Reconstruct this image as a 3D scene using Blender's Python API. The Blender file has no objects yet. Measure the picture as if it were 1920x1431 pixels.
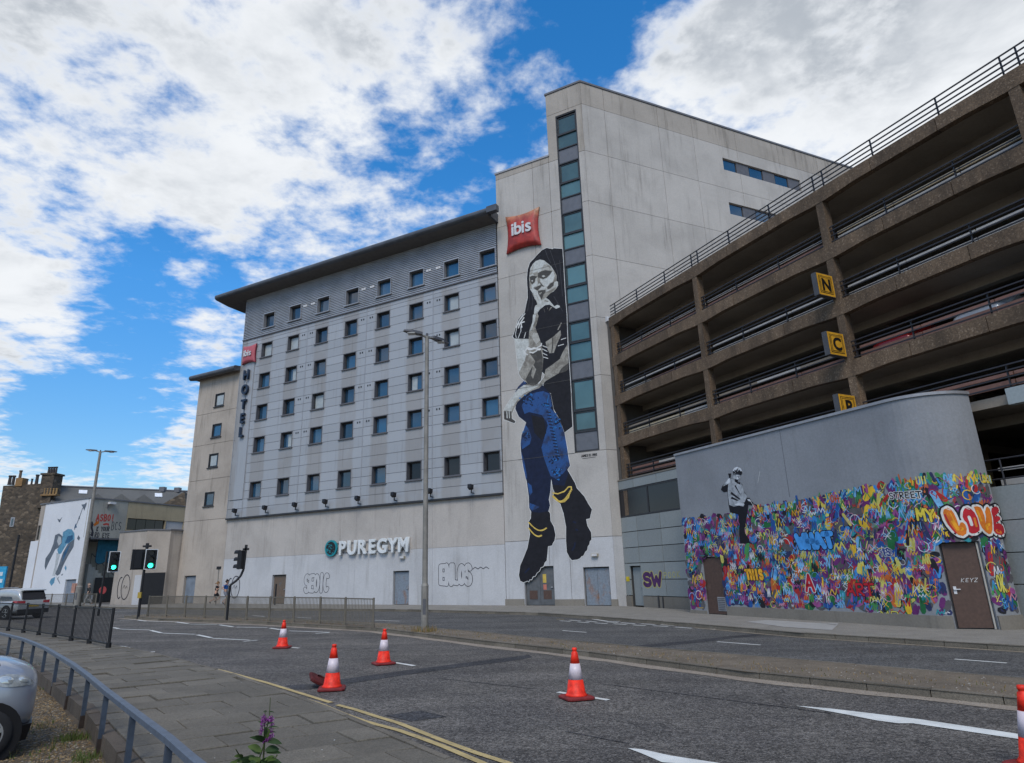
import bpy, bmesh, math, random
import numpy as np
from mathutils import Vector, Matrix
S = bpy.context.scene
COL = S.collection
R = random.Random(7)
rad = math.radians

# ------------------------------------------------------------------ camera
FPX, PITCH, ROLL = 1199.98, 0.288666, -0.0311385     # surveyed from the vanishing points
CAM = np.array([0.0, 0.0, 1.95])
_f = np.array([0, math.cos(PITCH), math.sin(PITCH)])
_u0 = np.array([0, -math.sin(PITCH), math.cos(PITCH)])
_r0 = np.array([1.0, 0, 0])
_r = math.cos(ROLL) * _r0 + math.sin(ROLL) * _u0
_u = -math.sin(ROLL) * _r0 + math.cos(ROLL) * _u0
cd = bpy.data.cameras.new('camera')
cd.sensor_fit = 'HORIZONTAL'; cd.sensor_width = 36.0; cd.lens = FPX / 1920 * 36.0
cd.clip_start = 0.1; cd.clip_end = 2000
cam = bpy.data.objects.new('camera', cd); COL.objects.link(cam)
cam.matrix_world = Matrix(((_r[0], _u[0], -_f[0], CAM[0]), (_r[1], _u[1], -_f[1], CAM[1]), (_r[2], _u[2], -_f[2], CAM[2]), (0, 0, 0, 1)))
S.camera = cam

# ------------------------------------------------------------------ light and sky
SUN_EL, SUN_AZ = rad(50), rad(186)       # azimuth measured clockwise from +Y: behind the camera
W = bpy.data.worlds.new('World'); S.world = W; W.use_nodes = True
nt = W.node_tree; nt.nodes.clear()
def wn(t, **k):
    n = nt.nodes.new(t)
    for a, b in k.items(): setattr(n, a, b)
    return n
def wl(a, b): nt.links.new(a, b)
def wmath(op, a, b=None, clamp=False):
    n = wn('ShaderNodeMath', operation=op, use_clamp=clamp)
    for i, x in enumerate((a, b)):
        if x is None: continue
        if isinstance(x, (int, float)): n.inputs[i].default_value = x
        else: wl(x, n.inputs[i])
    return n.outputs[0]
tc = wn('ShaderNodeTexCoord')
D = tc.outputs['Generated']
sky = wn('ShaderNodeTexSky', sky_type='NISHITA', sun_disc=False, sun_elevation=SUN_EL, sun_rotation=SUN_AZ, altitude=20, air_density=1.0, dust_density=0.35, ozone_density=2.2)
sat = wn('ShaderNodeHueSaturation'); sat.inputs['Saturation'].default_value = 1.38; sat.inputs['Value'].default_value = 1.62
wl(sky.outputs[0], sat.inputs['Color'])
sep = wn('ShaderNodeSeparateXYZ'); wl(D, sep.inputs[0])
hzn = wn('ShaderNodeMapRange'); wl(sep.outputs[2], hzn.inputs['Value'])      # clear maritime air: no bright milky band at the horizon
for k_, v_ in (('From Min', .0), ('From Max', .40), ('To Min', .70), ('To Max', 1.50)): hzn.inputs[k_].default_value = v_
wl(hzn.outputs['Result'], sat.inputs['Value'])
# cloud sheet: the view direction met with a high, slightly curved layer
den = wmath('ADD', wmath('MAXIMUM', sep.outputs[2], 0.0), 0.10)
px_ = wmath('DIVIDE', sep.outputs[0], den); py_ = wmath('DIVIDE', sep.outputs[1], den)
cmb = wn('ShaderNodeCombineXYZ'); wl(px_, cmb.inputs[0]); wl(py_, cmb.inputs[1])
def wnoise(scale, detail, rough, dist=0.0, off=(0, 0, 0), src=None):
    m = wn('ShaderNodeMapping'); m.inputs['Location'].default_value = off
    wl(src or cmb.outputs[0], m.inputs[0])
    n = wn('ShaderNodeTexNoise'); n.inputs['Scale'].default_value = scale; n.inputs['Detail'].default_value = detail
    n.inputs['Roughness'].default_value = rough; n.inputs['Distortion'].default_value = dist
    wl(m.outputs[0], n.inputs['Vector']); return n.outputs['Fac']
def smooth(x, lo, hi):
    n = wn('ShaderNodeMapRange', interpolation_type='SMOOTHSTEP'); wl(x, n.inputs['Value'])
    n.inputs['From Min'].default_value = lo; n.inputs['From Max'].default_value = hi
    return n.outputs['Result']
def pray(x, y):
    d = _f * FPX + _r * (x - 960) - _u * (y - 715.5)
    return d / FPX
# weather: where the day's cloud banks and the clear lanes lie (pixel direction, angular radius in px, weight)
BANKS = [(250, 200, 520, .26), (560, 330, 260, .06), (1640, 170, 360, .22), (1880, 40, 260, .2), (40, 600, 170, .18), (395, 625, 70, .26), (330, 830, 100, .14), (60, 850, 110, .12), (245, 605, 30, .16),
         (480, 60, 280, .14), (890, 110, 100, .24), (1280, 95, 110, .16), (1030, 150, 60, .16), (1450, 110, 160, .10), (830, 300, 140, .08), (300, 430, 160, .10),
         (1010, 40, 150, -.14), (1230, 10, 130, -.14), (1130, 60, 90, -.10), (310, 555, 150, -.36), (190, 725, 150, -.42), (430, 730, 70, -.2), (560, 490, 120, -.14), (480, 520, 90, -.15),
         (760, 300, 60, -.08), (840, 185, 50, -.10), (120, 790, 90, -.24), (270, 885, 60, .02), (330, 480, 90, -.1)]
tot = None
for bx, by, br, bw in BANKS:
    c = pray(bx, by); c = c / np.linalg.norm(c)
    dn = wn('ShaderNodeVectorMath', operation='DISTANCE'); dn.inputs[1].default_value = tuple(c); wl(D, dn.inputs[0])
    ang = br / FPX * 0.95
    t = wmath('MULTIPLY', smooth(dn.outputs['Value'], ang * 1.25, ang * 0.2), bw)
    tot = t if tot is None else wmath('ADD', tot, t)
big = wnoise(0.85, 3, .5, .2, (3.1, 1.7, 0))
mid = wnoise(2.6, 9, .60, .25, (0.3, 5.2, 1))
cel = wnoise(10.5, 7, .58, .15, (7.3, 2.2, 4))
fin = wnoise(34.0, 5, .6, .2, (1.3, 4.2, 2))
def amp(x, a): return wmath('MULTIPLY', wmath('SUBTRACT', x, .5), a)
densy = wmath('ADD', wmath('ADD', amp(big, .55), amp(mid, 1.20)), wmath('ADD', wmath('ADD', amp(cel, .92), amp(fin, .22)), tot))
densy = wmath('ADD', densy, .5)
cover = smooth(densy, .36, .80)
thick = smooth(densy, .60, 1.0)
lowc = wnoise(1.7, 7, .58, .5, (2.2, 9.1, 3))
shade = wmath('MULTIPLY', thick, smooth(lowc, .34, .60))
ccol = wn('ShaderNodeMix', data_type='RGBA'); wl(shade, ccol.inputs['Factor'])
ccol.inputs[6].default_value = (6.1, 6.3, 6.55, 1); ccol.inputs[7].default_value = (3.2, 3.5, 3.9, 1)
mx = wn('ShaderNodeMix', data_type='RGBA'); wl(cover, mx.inputs['Factor']); wl(sat.outputs[0], mx.inputs[6]); wl(ccol.outputs[2], mx.inputs[7])
bg = wn('ShaderNodeBackground'); bg.inputs['Strength'].default_value = 0.10
wl(mx.outputs[2], bg.inputs['Color'])
wo = wn('ShaderNodeOutputWorld'); wl(bg.outputs[0], wo.inputs['Surface'])

sd = bpy.data.lights.new('sun', 'SUN'); sd.energy = 1.5; sd.angle = rad(25); sd.color = (1, .94, .84)
sun = bpy.data.objects.new('sun', sd); COL.objects.link(sun)
sv = Vector((math.sin(SUN_AZ) * math.cos(SUN_EL), math.cos(SUN_AZ) * math.cos(SUN_EL), math.sin(SUN_EL)))
sun.rotation_euler = (-sv).to_track_quat('-Z', 'Y').to_euler()
S.view_settings.view_transform = 'Standard'; S.view_settings.look = 'None'
S.view_settings.exposure = 0.55; S.view_settings.gamma = 1.0; S.view_settings.use_curve_mapping = False
S.cycles.max_bounces = 6; S.cycles.diffuse_bounces = 4; S.cycles.glossy_bounces = 3

# ------------------------------------------------------------------ survey helpers
def gz(x, y): return .03 - .0125 * x - .0044 * y      # the street falls gently to the right and away
def G(px, py, h=0.0):                                   # a sighted point on the ground (h above the road surface)
    d = pray(px, py); s = (.03 + h - 1.95) / (d[2] + .0125 * d[0] + .0044 * d[1])
    return CAM + s * d
class Face:                                             # a vertical face: u along it, off towards the street, v up
    def __init__(s, o, az):
        s.o = np.array([o[0], o[1], 0.0]); s.d = np.array([math.sin(az), math.cos(az), 0.0])
        s.n = np.array([-s.d[1], s.d[0], 0.0])
        if (-s.o) @ s.n < 0: s.n = -s.n
    def uv(s, x, y, off=0.0):
        r = pray(x, y); t = ((s.o + s.n * off - CAM) @ s.n) / (r @ s.n); X = CAM + t * r
        return (X - s.o) @ s.d, X[2]
    def P(s, u, off, v): return s.o + s.d * u + s.n * off + np.array([0, 0, v])
    def M(s, u=0, off=0, v=0):                          # object matrix: local x = u, y = off, z = v (right handed or not, both fine)
        p = s.P(u, off, v)
        return Matrix(((s.d[0], s.n[0], 0, p[0]), (s.d[1], s.n[1], 0, p[1]), (0, 0, 1, p[2]), (0, 0, 0, 1)))
AZH, AZT, AZP = -1.08905196, 1.14120620, -0.46864020
H = Face((5.5725, 38.2846), AZH)                         # hotel street front; u = 0 at the tower corner, growing to the left
T = Face((5.5725, 38.2846), AZT)                         # tower flank, receding to the right
nP = np.array([math.cos(AZP), -math.sin(AZP)])
C = Face(nP * 22.9, AZP)                                 # car park front; u grows away from the camera

# ------------------------------------------------------------------ mesh helpers
class MB:
    def __init__(s): s.v = []; s.f = []; s.m = []
    def add(s, vs, fs, mi=0):
        b = len(s.v); s.v += [tuple(map(float, p)) for p in vs]
        s.f += [tuple(i + b for i in f) for f in fs]; s.m += [mi] * len(fs); return s
    def hexa(s, p, mi=0):                                # 8 corners: bottom 0-3, top 4-7
        return s.add(p, [(3, 2, 1, 0), (4, 5, 6, 7), (0, 1, 5, 4), (1, 2, 6, 5), (2, 3, 7, 6), (3, 0, 4, 7)], mi)
    def box(s, a, b, mi=0, fr=None):                     # axis box in a frame: a, b = (u, off, v)
        (x0, y0, z0), (x1, y1, z1) = a, b
        p = [(x0, y0, z0), (x1, y0, z0), (x1, y1, z0), (x0, y1, z0), (x0, y0, z1), (x1, y0, z1), (x1, y1, z1), (x0, y1, z1)]
        if fr is not None: p = [fr.P(*q) for q in p]
        return s.hexa(p, mi)
    def prism(s, poly, z0, z1, mi=0):                    # plan polygon extruded upwards
        n = len(poly); vs = [(x, y, z0) for x, y in poly] + [(x, y, z1) for x, y in poly]
        return s.add(vs, [tuple(range(n))[::-1], tuple(range(n, 2 * n))] + [(i, (i + 1) % n, n + (i + 1) % n, n + i) for i in range(n)], mi)
    def sweep(s, prof, A, B, mi=0, caps=True):           # prof: list of 3D offsets; from A to B
        n = len(prof); A = np.array(A, float); B = np.array(B, float)
        vs = [A + np.array(q) for q in prof] + [B + np.array(q) for q in prof]
        fs = [(i, (i + 1) % n, n + (i + 1) % n, n + i) for i in range(n)]
        if caps: fs += [tuple(range(n))[::-1], tuple(range(n, 2 * n))]
        return s.add(vs, fs, mi)
    def tube(s, a, b, r0, r1=None, n=8, mi=0):
        a = np.array(a, float); b = np.array(b, float); r1 = r0 if r1 is None else r1
        d = b - a; L = np.linalg.norm(d); d = d / (L or 1)
        x = np.cross(d, (0, 0, 1.0) if abs(d[2]) < .9 else (1.0, 0, 0)); x /= np.linalg.norm(x); y = np.cross(d, x)
        ring = [x * math.cos(2 * math.pi * i / n) + y * math.sin(2 * math.pi * i / n) for i in range(n)]
        vs = [a + q * r0 for q in ring] + [b + q * r1 for q in ring]
        return s.add(vs, [(i, (i + 1) % n, n + (i + 1) % n, n + i) for i in range(n)] + [tuple(range(n))[::-1], tuple(range(n, 2 * n))], mi)
    def path(s, pts, r, n=8, mi=0):
        for a, b in zip(pts[:-1], pts[1:]): s.tube(a, b, r, r, n, mi)
        return s
    def lathe(s, prof, n=20, c=(0, 0, 0), mi=0):         # prof: (r, z)
        vs = []; k = len(prof)
        for r, z in prof: vs += [(c[0] + r * math.cos(2 * math.pi * i / n), c[1] + r * math.sin(2 * math.pi * i / n), c[2] + z) for i in range(n)]
        fs = [(j * n + i, j * n + (i + 1) % n, (j + 1) * n + (i + 1) % n, (j + 1) * n + i) for j in range(k - 1) for i in range(n)]
        fs += [tuple(range(n))[::-1], tuple(range((k - 1) * n, k * n))]
        return s.add(vs, fs, mi)
    def mesh(s, name, mats, loc=(0, 0, 0), smooth=False):
        me = bpy.data.meshes.new(name)
        l = np.array(loc, float); vs = [(p[0] - l[0], p[1] - l[1], p[2] - l[2]) for p in s.v]
        me.from_pydata(vs, [], s.f)
        if not isinstance(mats, (list, tuple)): mats = [mats]
        for m in mats: me.materials.append(m)
        if any(s.m): me.polygons.foreach_set('material_index', s.m)
        bm = bmesh.new(); bm.from_mesh(me)
        if len(bm.faces) < 60000 and not getattr(s, 'flat', False): bmesh.ops.recalc_face_normals(bm, faces=bm.faces)
        bm.to_mesh(me); bm.free()
        if smooth: me.polygons.foreach_set('use_smooth', [True] * len(me.polygons))
        return me
def wloc(o):                                            # world offset of a parent chain (translation only)
    l = np.zeros(3)
    while o is not None: l = l + np.array(o.location); o = o.parent
    return l
def link(name, me, parent=None):
    o = bpy.data.objects.new(name, me); COL.objects.link(o)
    if parent is not None: o.parent = parent
    return o
def part(name, mb, mats, parent, smooth=False, kind=None):   # geometry given in world coordinates
    o = link(name, mb.mesh(name, mats, wloc(parent), smooth), parent)
    if kind: o['kind'] = kind
    return o
def put(name, me, parent, mat):                          # shared mesh placed by a world matrix (parents are never rotated)
    o = link(name, me, parent); l = wloc(parent) if parent is not None else np.zeros(3)
    m = mat.copy(); m.translation = m.translation - Vector(l)
    o.matrix_local = m; return o
def thing(name, label, cat, loc, group=None, kind=None):
    o = bpy.data.objects.new(name, None); COL.objects.link(o); o.location = loc; o.empty_display_size = .3
    if label: o['label'] = label
    if cat: o['category'] = cat
    if group: o['group'] = group
    if kind: o['kind'] = kind
    return o
def tag(o, label, cat, group=None):
    o['label'] = label; o['category'] = cat
    if group: o['group'] = group
    return o
def struct(name, mb, mats, kind='structure', smooth=False):
    o = link(name, mb.mesh(name, mats, (0, 0, 0), smooth)); o['kind'] = kind; return o
def copy_tree(o, loc, parent=None):
    c = o.copy(); COL.objects.link(c); c.parent = parent
    if loc is not None: c.location = loc
    for ch in o.children: copy_tree(ch, None, c)
    return c

# ------------------------------------------------------------------ materials
def _mat(name):
    m = bpy.data.materials.new(name); m.use_nodes = True
    n = m.node_tree; b = n.nodes['Principled BSDF']; return m, n, b
class NB:
    def __init__(s, n): s.n = n
    def new(s, t, **k):
        x = s.n.nodes.new(t)
        for a, b in k.items(): setattr(x, a, b)
        return x
    def link(s, a, b): s.n.links.new(a, b)
    def pos(s, scale=(1, 1, 1), obj=False):
        m = s.new('ShaderNodeMapping'); m.inputs['Scale'].default_value = scale
        if obj: s.link(s.new('ShaderNodeTexCoord').outputs['Object'], m.inputs[0])
        else: s.link(s.new('ShaderNodeNewGeometry').outputs['Position'], m.inputs[0])
        return m.outputs[0]
    def noise(s, vec, scale, detail=4, rough=.55, dist=0):
        x = s.new('ShaderNodeTexNoise'); s.link(vec, x.inputs['Vector'])
        x.inputs['Scale'].default_value = scale; x.inputs['Detail'].default_value = detail; x.inputs['Roughness'].default_value = rough; x.inputs['Distortion'].default_value = dist
        return x.outputs['Fac']
    def ramp(s, x, lo, hi, a=0., b=1.):
        r = s.new('ShaderNodeMapRange', interpolation_type='SMOOTHSTEP'); s.link(x, r.inputs['Value'])
        for k, v in (('From Min', lo), ('From Max', hi), ('To Min', a), ('To Max', b)): r.inputs[k].default_value = v
        return r.outputs['Result']
    def mix(s, f, a, b, mode='MIX'):
        x = s.new('ShaderNodeMix', data_type='RGBA', blend_type=mode)
        for i, v in ((0, f), (6, a), (7, b)):
            if isinstance(v, (int, float)): x.inputs[i].default_value = v
            elif isinstance(v, tuple): x.inputs[i].default_value = v if len(v) == 4 else v + (1,)
            else: s.link(v, x.inputs[i])
        return x.outputs[2]
    def math(s, op, a, b=None):
        x = s.new('ShaderNodeMath', operation=op)
        for i, v in enumerate((a, b)):
            if v is None: continue
            if isinstance(v, (int, float)): x.inputs[i].default_value = v
            else: s.link(v, x.inputs[i])
        return x.outputs[0]
    def val(s, x, col):                                  # multiply a colour by a scalar
        return s.mix(1.0, col, x, 'MULTIPLY')
    def bump(s, h, strength, dist=.01):
        b = s.new('ShaderNodeBump'); b.inputs['Strength'].default_value = strength; b.inputs['Distance'].default_value = dist
        s.link(h, b.inputs['Height']); return b.outputs[0]
def plain(name, col, rough=.6, metal=0., var=.12, scale=3., spec=.3, bump=0., bs=40.):
    m, n, b = _mat(name); B = NB(n)
    k = B.ramp(B.noise(B.pos(), scale, 5, .6), .25, .75, 1 - var, 1 + var)
    B.link(B.val(k, col + (1,)), b.inputs['Base Color'])
    b.inputs['Roughness'].default_value = rough; b.inputs['Metallic'].default_value = metal; b.inputs['Specular IOR Level'].default_value = spec
    if bump: B.link(B.bump(B.noise(B.pos(), bs, 4), bump), b.inputs['Normal'])
    return m
def concrete(name, col, dark, var=.16, streak=.35, panel=.06, rough=.85, fine=.10, dirt_low=None):
    m, n, b = _mat(name); B = NB(n); p = B.pos()
    c = B.mix(B.ramp(B.noise(p, .35, 6, .6, .4), .35, .7), col, tuple(x * (1 - var) for x in col))
    st = B.noise(B.pos((1.6, 1.6, .16)), 1.0, 6, .62)
    st2 = B.noise(B.pos((5.5, 5.5, .35)), 1.0, 4, .6)
    s_ = B.math('MULTIPLY', B.ramp(st, .48, .76), B.ramp(st2, .35, .7))
    c = B.mix(B.math('MULTIPLY', s_, streak), c, dark)
    f = B.ramp(B.noise(p, 14, 5, .65), .2, .8, 1 - fine, 1 + fine)
    c = B.val(f, c)
    oi = B.new('ShaderNodeObjectInfo')
    c = B.val(B.ramp(oi.outputs['Random'], 0, 1, 1 - panel, 1 + panel), c)
    B.link(c, b.inputs['Base Color']); b.inputs['Roughness'].default_value = rough; b.inputs['Specular IOR Level'].default_value = .2
    B.link(B.bump(B.noise(p, 30, 5, .6), .12, .01), b.inputs['Normal'])
    return m
def paint(name, col, rough=.7):
    m, n, b = _mat(name); B = NB(n)
    k = B.ramp(B.noise(B.pos(), 3.2, 7, .68), .25, .75, .74, 1.22)
    B.link(B.val(k, col + (1,)), b.inputs['Base Color']); b.inputs['Roughness'].default_value = rough; b.inputs['Specular IOR Level'].default_value = .2
    return m
def glass(name, col, rough=.06, spec=.9):
    m, n, b = _mat(name); B = NB(n)
    oi = B.new('ShaderNodeObjectInfo')
    k = B.ramp(B.math('ADD', B.math('MULTIPLY', B.noise(B.pos(), .8, 3), .5), oi.outputs['Random']), .2, 1.3, .4, 1.7)
    B.link(B.val(k, col + (1,)), b.inputs['Base Color'])
    b.inputs['Roughness'].default_value = rough; b.inputs['Specular IOR Level'].default_value = spec; b.inputs['IOR'].default_value = 1.6
    return m
def emit(name, col, st):
    m, n, b = _mat(name); b.inputs['Base Color'].default_value = col + (1,)
    b.inputs['Emission Color'].default_value = col + (1,); b.inputs['Emission Strength'].default_value = st; return m
MT = {}
MT['conc'] = concrete('tower_concrete', (.44, .415, .385), (.16, .147, .13), streak=.7, panel=.03)
MT['conc_top'] = concrete('tower_parapet_concrete', (.37, .335, .295), (.12, .108, .09), streak=.95, panel=.03)
MT['conc_f'] = concrete('render_concrete', (.43, .395, .36), (.19, .17, .15), streak=.8, panel=.02)
MT['annex'] = concrete('annex_render', (.41, .358, .305), (.13, .112, .09), var=.22, streak=1.0, panel=.02)
MT['white'] = concrete('white_painted_wall', (.47, .47, .475), (.22, .21, .195), var=.16, streak=.65, panel=.02)
MT['mwhite'] = concrete('mural_white_wall', (.62, .63, .65), (.42, .42, .42), var=.08, streak=.25, panel=.02)
MT['core'] = plain('dark_core', (.05, .05, .05), .9)
MT['dark'] = plain('dark_frame_metal', (.035, .036, .04), .45)
MT['trim'] = plain('grey_trim', (.10, .10, .11), .5)
MT['coping'] = plain('roof_edge_metal', (.13, .13, .14), .45)
MT['eave'] = plain('eaves_metal', (.095, .10, .11), .42, metal=.35, var=.2, scale=1.2)
MT['soffit'] = plain('soffit_board', (.125, .115, .105), .7)
MT['whiteframe'] = plain('pale_frame', (.55, .55, .56), .5)
MT['alu'] = plain('grey_alu', (.30, .30, .31), .45, metal=.3)
MT['glass'] = glass('window_glass', (.012, .045, .085))
MT['glass_dark'] = glass('dark_glass', (.008, .008, .01), .15, .4)
MT['glass_teal'] = glass('stair_glass', (.055, .115, .122), .15, .5)
MT['curtain'] = plain('net_curtain', (.34, .37, .37), .35, spec=.8)
MT['spandrel'] = plain('spandrel_panel', (.115, .12, .135), .4, spec=.4)
MT['door_blue'] = plain('blue_grey_door', (.17, .20, .24), .5, var=.2, scale=2)
MT['door_grey'] = plain('dark_grey_door', (.10, .105, .11), .5, var=.2)
def rusty(name, base, rust, thr):
    m, n, b = _mat(name); B = NB(n); p = B.pos((1, 1, .5))
    f = B.ramp(B.noise(p, 2.2, 7, .68, .3), thr, thr + .2)
    c = B.mix(f, base, rust); c = B.val(B.ramp(B.noise(B.pos(), 11, 5), .2, .8, .8, 1.2), c)
    B.link(c, b.inputs['Base Color']); b.inputs['Roughness'].default_value = .6; return m
MT['door_rust'] = rusty('rusty_blue_door', (.17, .20, .235), (.22, .105, .05), .52)
MT['door_brown'] = rusty('brown_door', (.075, .042, .03), (.16, .10, .07), .60)
# metal cladding: bluish between the windows, pinkish grime washed down below each window column
def cladding():
    m, n, b = _mat('metal_cladding'); B = NB(n)
    g = B.new('ShaderNodeNewGeometry').outputs['Position']
    dt = B.new('ShaderNodeVectorMath', operation='DOT_PRODUCT'); B.link(g, dt.inputs[0]); dt.inputs[1].default_value = tuple(H.d)
    u = B.math('SUBTRACT', dt.outputs['Value'], float(H.o @ H.d))
    u = B.math('ADD', u, B.math('MULTIPLY', B.math('SUBTRACT', B.noise(B.pos((1, 1, .7)), .9, 5, .6), .5), .55))
    ph = B.math('ABSOLUTE', B.math('SUBTRACT', B.math('FRACT', B.math('DIVIDE', B.math('SUBTRACT', u, 7.95 - 1.5825), 3.165)), .5))
    f = B.ramp(ph, .20, .285, 1, 0)
    f = B.math('MULTIPLY', f, B.ramp(B.noise(B.pos((.35, .35, .25)), 1, 4), .30, .52, .25, 1))
    c = B.mix(f, (.335, .348, .366), (.288, .282, .278))
    st = B.noise(B.pos((4.5, 4.5, .25)), 1.0, 5, .62)
    c = B.mix(B.math('MULTIPLY', B.ramp(st, .52, .8), .42), c, (.15, .135, .125))
    oi = B.new('ShaderNodeObjectInfo'); c = B.val(B.ramp(oi.outputs['Random'], 0, 1, .95, 1.05), c)
    B.link(c, b.inputs['Base Color']); b.inputs['Roughness'].default_value = .5; b.inputs['Specular IOR Level'].default_value = .35
    b.inputs['Metallic'].default_value = .1
    return m
MT['clad'] = cladding()
MT['corr'] = plain('corrugated_metal', (.42, .43, .45), .42, metal=.3, var=.12, scale=1.)
MT['tile_panel'] = concrete('grey_facing_panel', (.255, .275, .27), (.13, .13, .12), var=.08, streak=.3, panel=.07)
MT['plinth'] = concrete('stone_plinth', (.21, .19, .16), (.08, .07, .06), streak=.6)
def aggregate(name, a, b_, c_):
    m, n, b = _mat(name); B = NB(n); p = B.pos()
    v = B.new('ShaderNodeTexVoronoi'); v.inputs['Scale'].default_value = 22; B.link(p, v.inputs['Vector'])
    sepc = B.new('ShaderNodeSeparateColor'); B.link(v.outputs['Color'], sepc.inputs[0])
    c = B.mix(B.ramp(sepc.outputs[0], .35, .95), a, b_)
    c = B.mix(B.ramp(sepc.outputs[1], .9, .97), c, c_)
    c = B.val(B.ramp(B.noise(B.pos((1.4, 1.4, .35)), .9, 6, .66), .3, .72, .55, 1.15), c)
    oi = B.new('ShaderNodeObjectInfo'); c = B.val(B.ramp(oi.outputs['Random'], 0, 1, .9, 1.1), c)
    B.link(c, b.inputs['Base Color']); b.inputs['Roughness'].default_value = .9
    B.link(B.bump(v.outputs['Distance'], .25, .015), b.inputs['Normal']); return m
MT['agg'] = aggregate('brown_aggregate_concrete', (.112, .074, .045), (.158, .107, .066), (.23, .165, .11))
MT['slab'] = concrete('car_park_soffit', (.34, .29, .23), (.16, .14, .12), streak=.3, var=.25)
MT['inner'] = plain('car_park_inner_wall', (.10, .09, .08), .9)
MT['rail'] = plain('dark_rail', (.03, .03, .035), .5)
MT['cream_rail'] = plain('cream_barrier', (.55, .47, .33), .6)
MT['pale_rail'] = plain('pale_barrier', (.48, .46, .43), .6)
MT['pink_rail'] = plain('faded_red_barrier', (.26, .14, .11), .6)
MT['red_rail'] = plain('red_barrier', (.32, .05, .035), .6)
MT['graywall'] = concrete('grey_painted_wall', (.245, .255, .27), (.15, .155, .16), var=.16, streak=.5, panel=0)
MT['lamp_pole'] = plain('weathered_pole', (.23, .215, .19), .6, metal=.2, var=.2)
MT['black'] = plain('black_paint', (.014, .014, .016), .45)
# ------------------------------------------------------------------ wall panels with openings
def cells(mb, fr, u0, u1, v0, v1, off0, off1, ops=(), mi=0):
    us = sorted({u0, u1} | {x for o in ops for x in o[:2] if u0 < x < u1}); vs = sorted({v0, v1} | {x for o in ops for x in o[2:] if v0 < x < v1})
    for a, b in zip(us[:-1], us[1:]):
        for c, d in zip(vs[:-1], vs[1:]):
            m = ((a + b) / 2, (c + d) / 2)
            if any(o[0] < m[0] < o[1] and o[2] < m[1] < o[3] for o in ops): continue
            mb.box((a, off0, c), (b, off1, d), mi, fr)
    return mb
def panel(parent, fr, u0, u1, v0, v1, mat, off0=-.10, off1=0., ops=(), gap=.012, name='wall_panel'):
    ops = [o for o in ops if o[0] < u1 - gap and o[1] > u0 + gap and o[2] < v1 - gap and o[3] > v0 + gap]
    mb = cells(MB(), fr, u0 + gap, u1 - gap, v0 + gap, v1 - gap, off0, off1, ops)
    return part(name, mb, mat, parent) if mb.v else None

# ------------------------------------------------------------------ HOTEL
HB = thing('hotel_building', 'big pale hotel with grey metal-clad front, tall concrete stair tower and dark overhanging eaves', 'hotel', tuple(H.P(16, 0, .1)))
# solid cores (set back behind the cladding)
mb = MB()
mb.box((7.0, -12, -1), (33.1, -.36, 26.6), 0, H)
mb.box((2.75, -12, -1), (7.1, -.36, 30.3), 0, H)
mb.box((33.1, -12, -1), (38.6, -.36, 19.7), 0, H)
mb.box((.1, -14, -1), (2.75, -.36, 35.6), 0, H)
part('core', mb, MT['core'], HB)
mb = MB()
# tower flank core: wedge from the corner along the flank
q = [H.P(.12, -.36, 0), T.P(.3, -.36, 0), T.P(41, -.36, 0), T.P(41, -16, 0), H.P(2.7, -30, 0), H.P(2.7, -.36, 0)]
mb.prism([(p[0], p[1]) for p in q], -1, 35.7)
part('tower_core', mb, MT['core'], HB)
# tower front panels
rows = [-1, 3.76, 8.86, 13.6, 17.5, 21.9, 26.0, 30.0, 33.9, 35.75]
STRIP = (.44, 2.06, 8.88, 33.62)
D1 = (3.87, 5.87, -1, 2.21); D2 = (.36, 1.97, -1, 2.07)
for i, (v0, v1) in enumerate(zip(rows[:-1], rows[1:])):
    m = MT['white'] if v1 < 4 else MT['conc_top'] if v0 > 33 or (v0 > 29 and v1 > 30.4) else MT['conc']
    for u0, u1, lim in ((0.0, 2.77, 99), (2.77, 4.1, 30.5), (4.1, 7.15, 30.5)):
        if v0 >= lim - .1: continue
        panel(HB, H, u0, u1, v0, min(v1, lim), m, ops=[STRIP, D1, D2], off0=-.34, gap=.013 if u0 else .014)
# flank panels
fcols = [0.0, 1.92, 6.72, 10.0, 14.4, 19.0, 23.6, 28.2, 33, 38, 41]
SW = [(12.75, 21.12, 31.72, 32.81), (12.75, 21.12, 27.77, 28.81)]
for i, (v0, v1) in enumerate(zip(rows[:-1], rows[1:])):
    for a, b in zip(fcols[:-1], fcols[1:]):
        if v1 < 10 and a > 6: continue
        panel(HB, T, a, b, v0, v1, MT['white'] if v1 < 4 else MT['conc_top'] if v0 > 33 else MT['conc'], off0=-.34, ops=SW, gap=.013)
# left flank of the tall part and back faces
Lf = Face(H.P(2.77, 0, 0)[:2], AZH + math.pi / 2)
mb = MB(); mb.add([H.P(2.79, -.1, 30.2), H.P(2.79, -30, 30.2), H.P(2.79, -30, 35.74), H.P(2.79, -.1, 35.74)], [(0, 1, 2, 3)])
mb.add([H.P(7.16, -.1, 26), H.P(7.16, -12, 26), H.P(7.16, -12, 30.48), H.P(7.16, -.1, 30.48)], [(0, 1, 2, 3)])
mb.add([H.P(38.68, -.1, -1), H.P(38.68, -12, -1), H.P(38.68, -12, 19.6), H.P(38.68, -.1, 19.6)], [(0, 1, 2, 3)])
part('side_wall', mb, MT['annex'], HB)
# copings
mb = MB(); mb.box((-.05, -.5, 35.75), (2.83, .06, 35.90), 0, H); mb.box((0.0, -.5, 35.752), (41, .06, 35.902), 0, T)
part('roof_coping', mb, MT['coping'], HB)
mb = MB(); mb.box((2.70, -.5, 30.48), (7.2, .06, 30.62), 0, H); part('roof_coping', mb, MT['alu'], HB)
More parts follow.
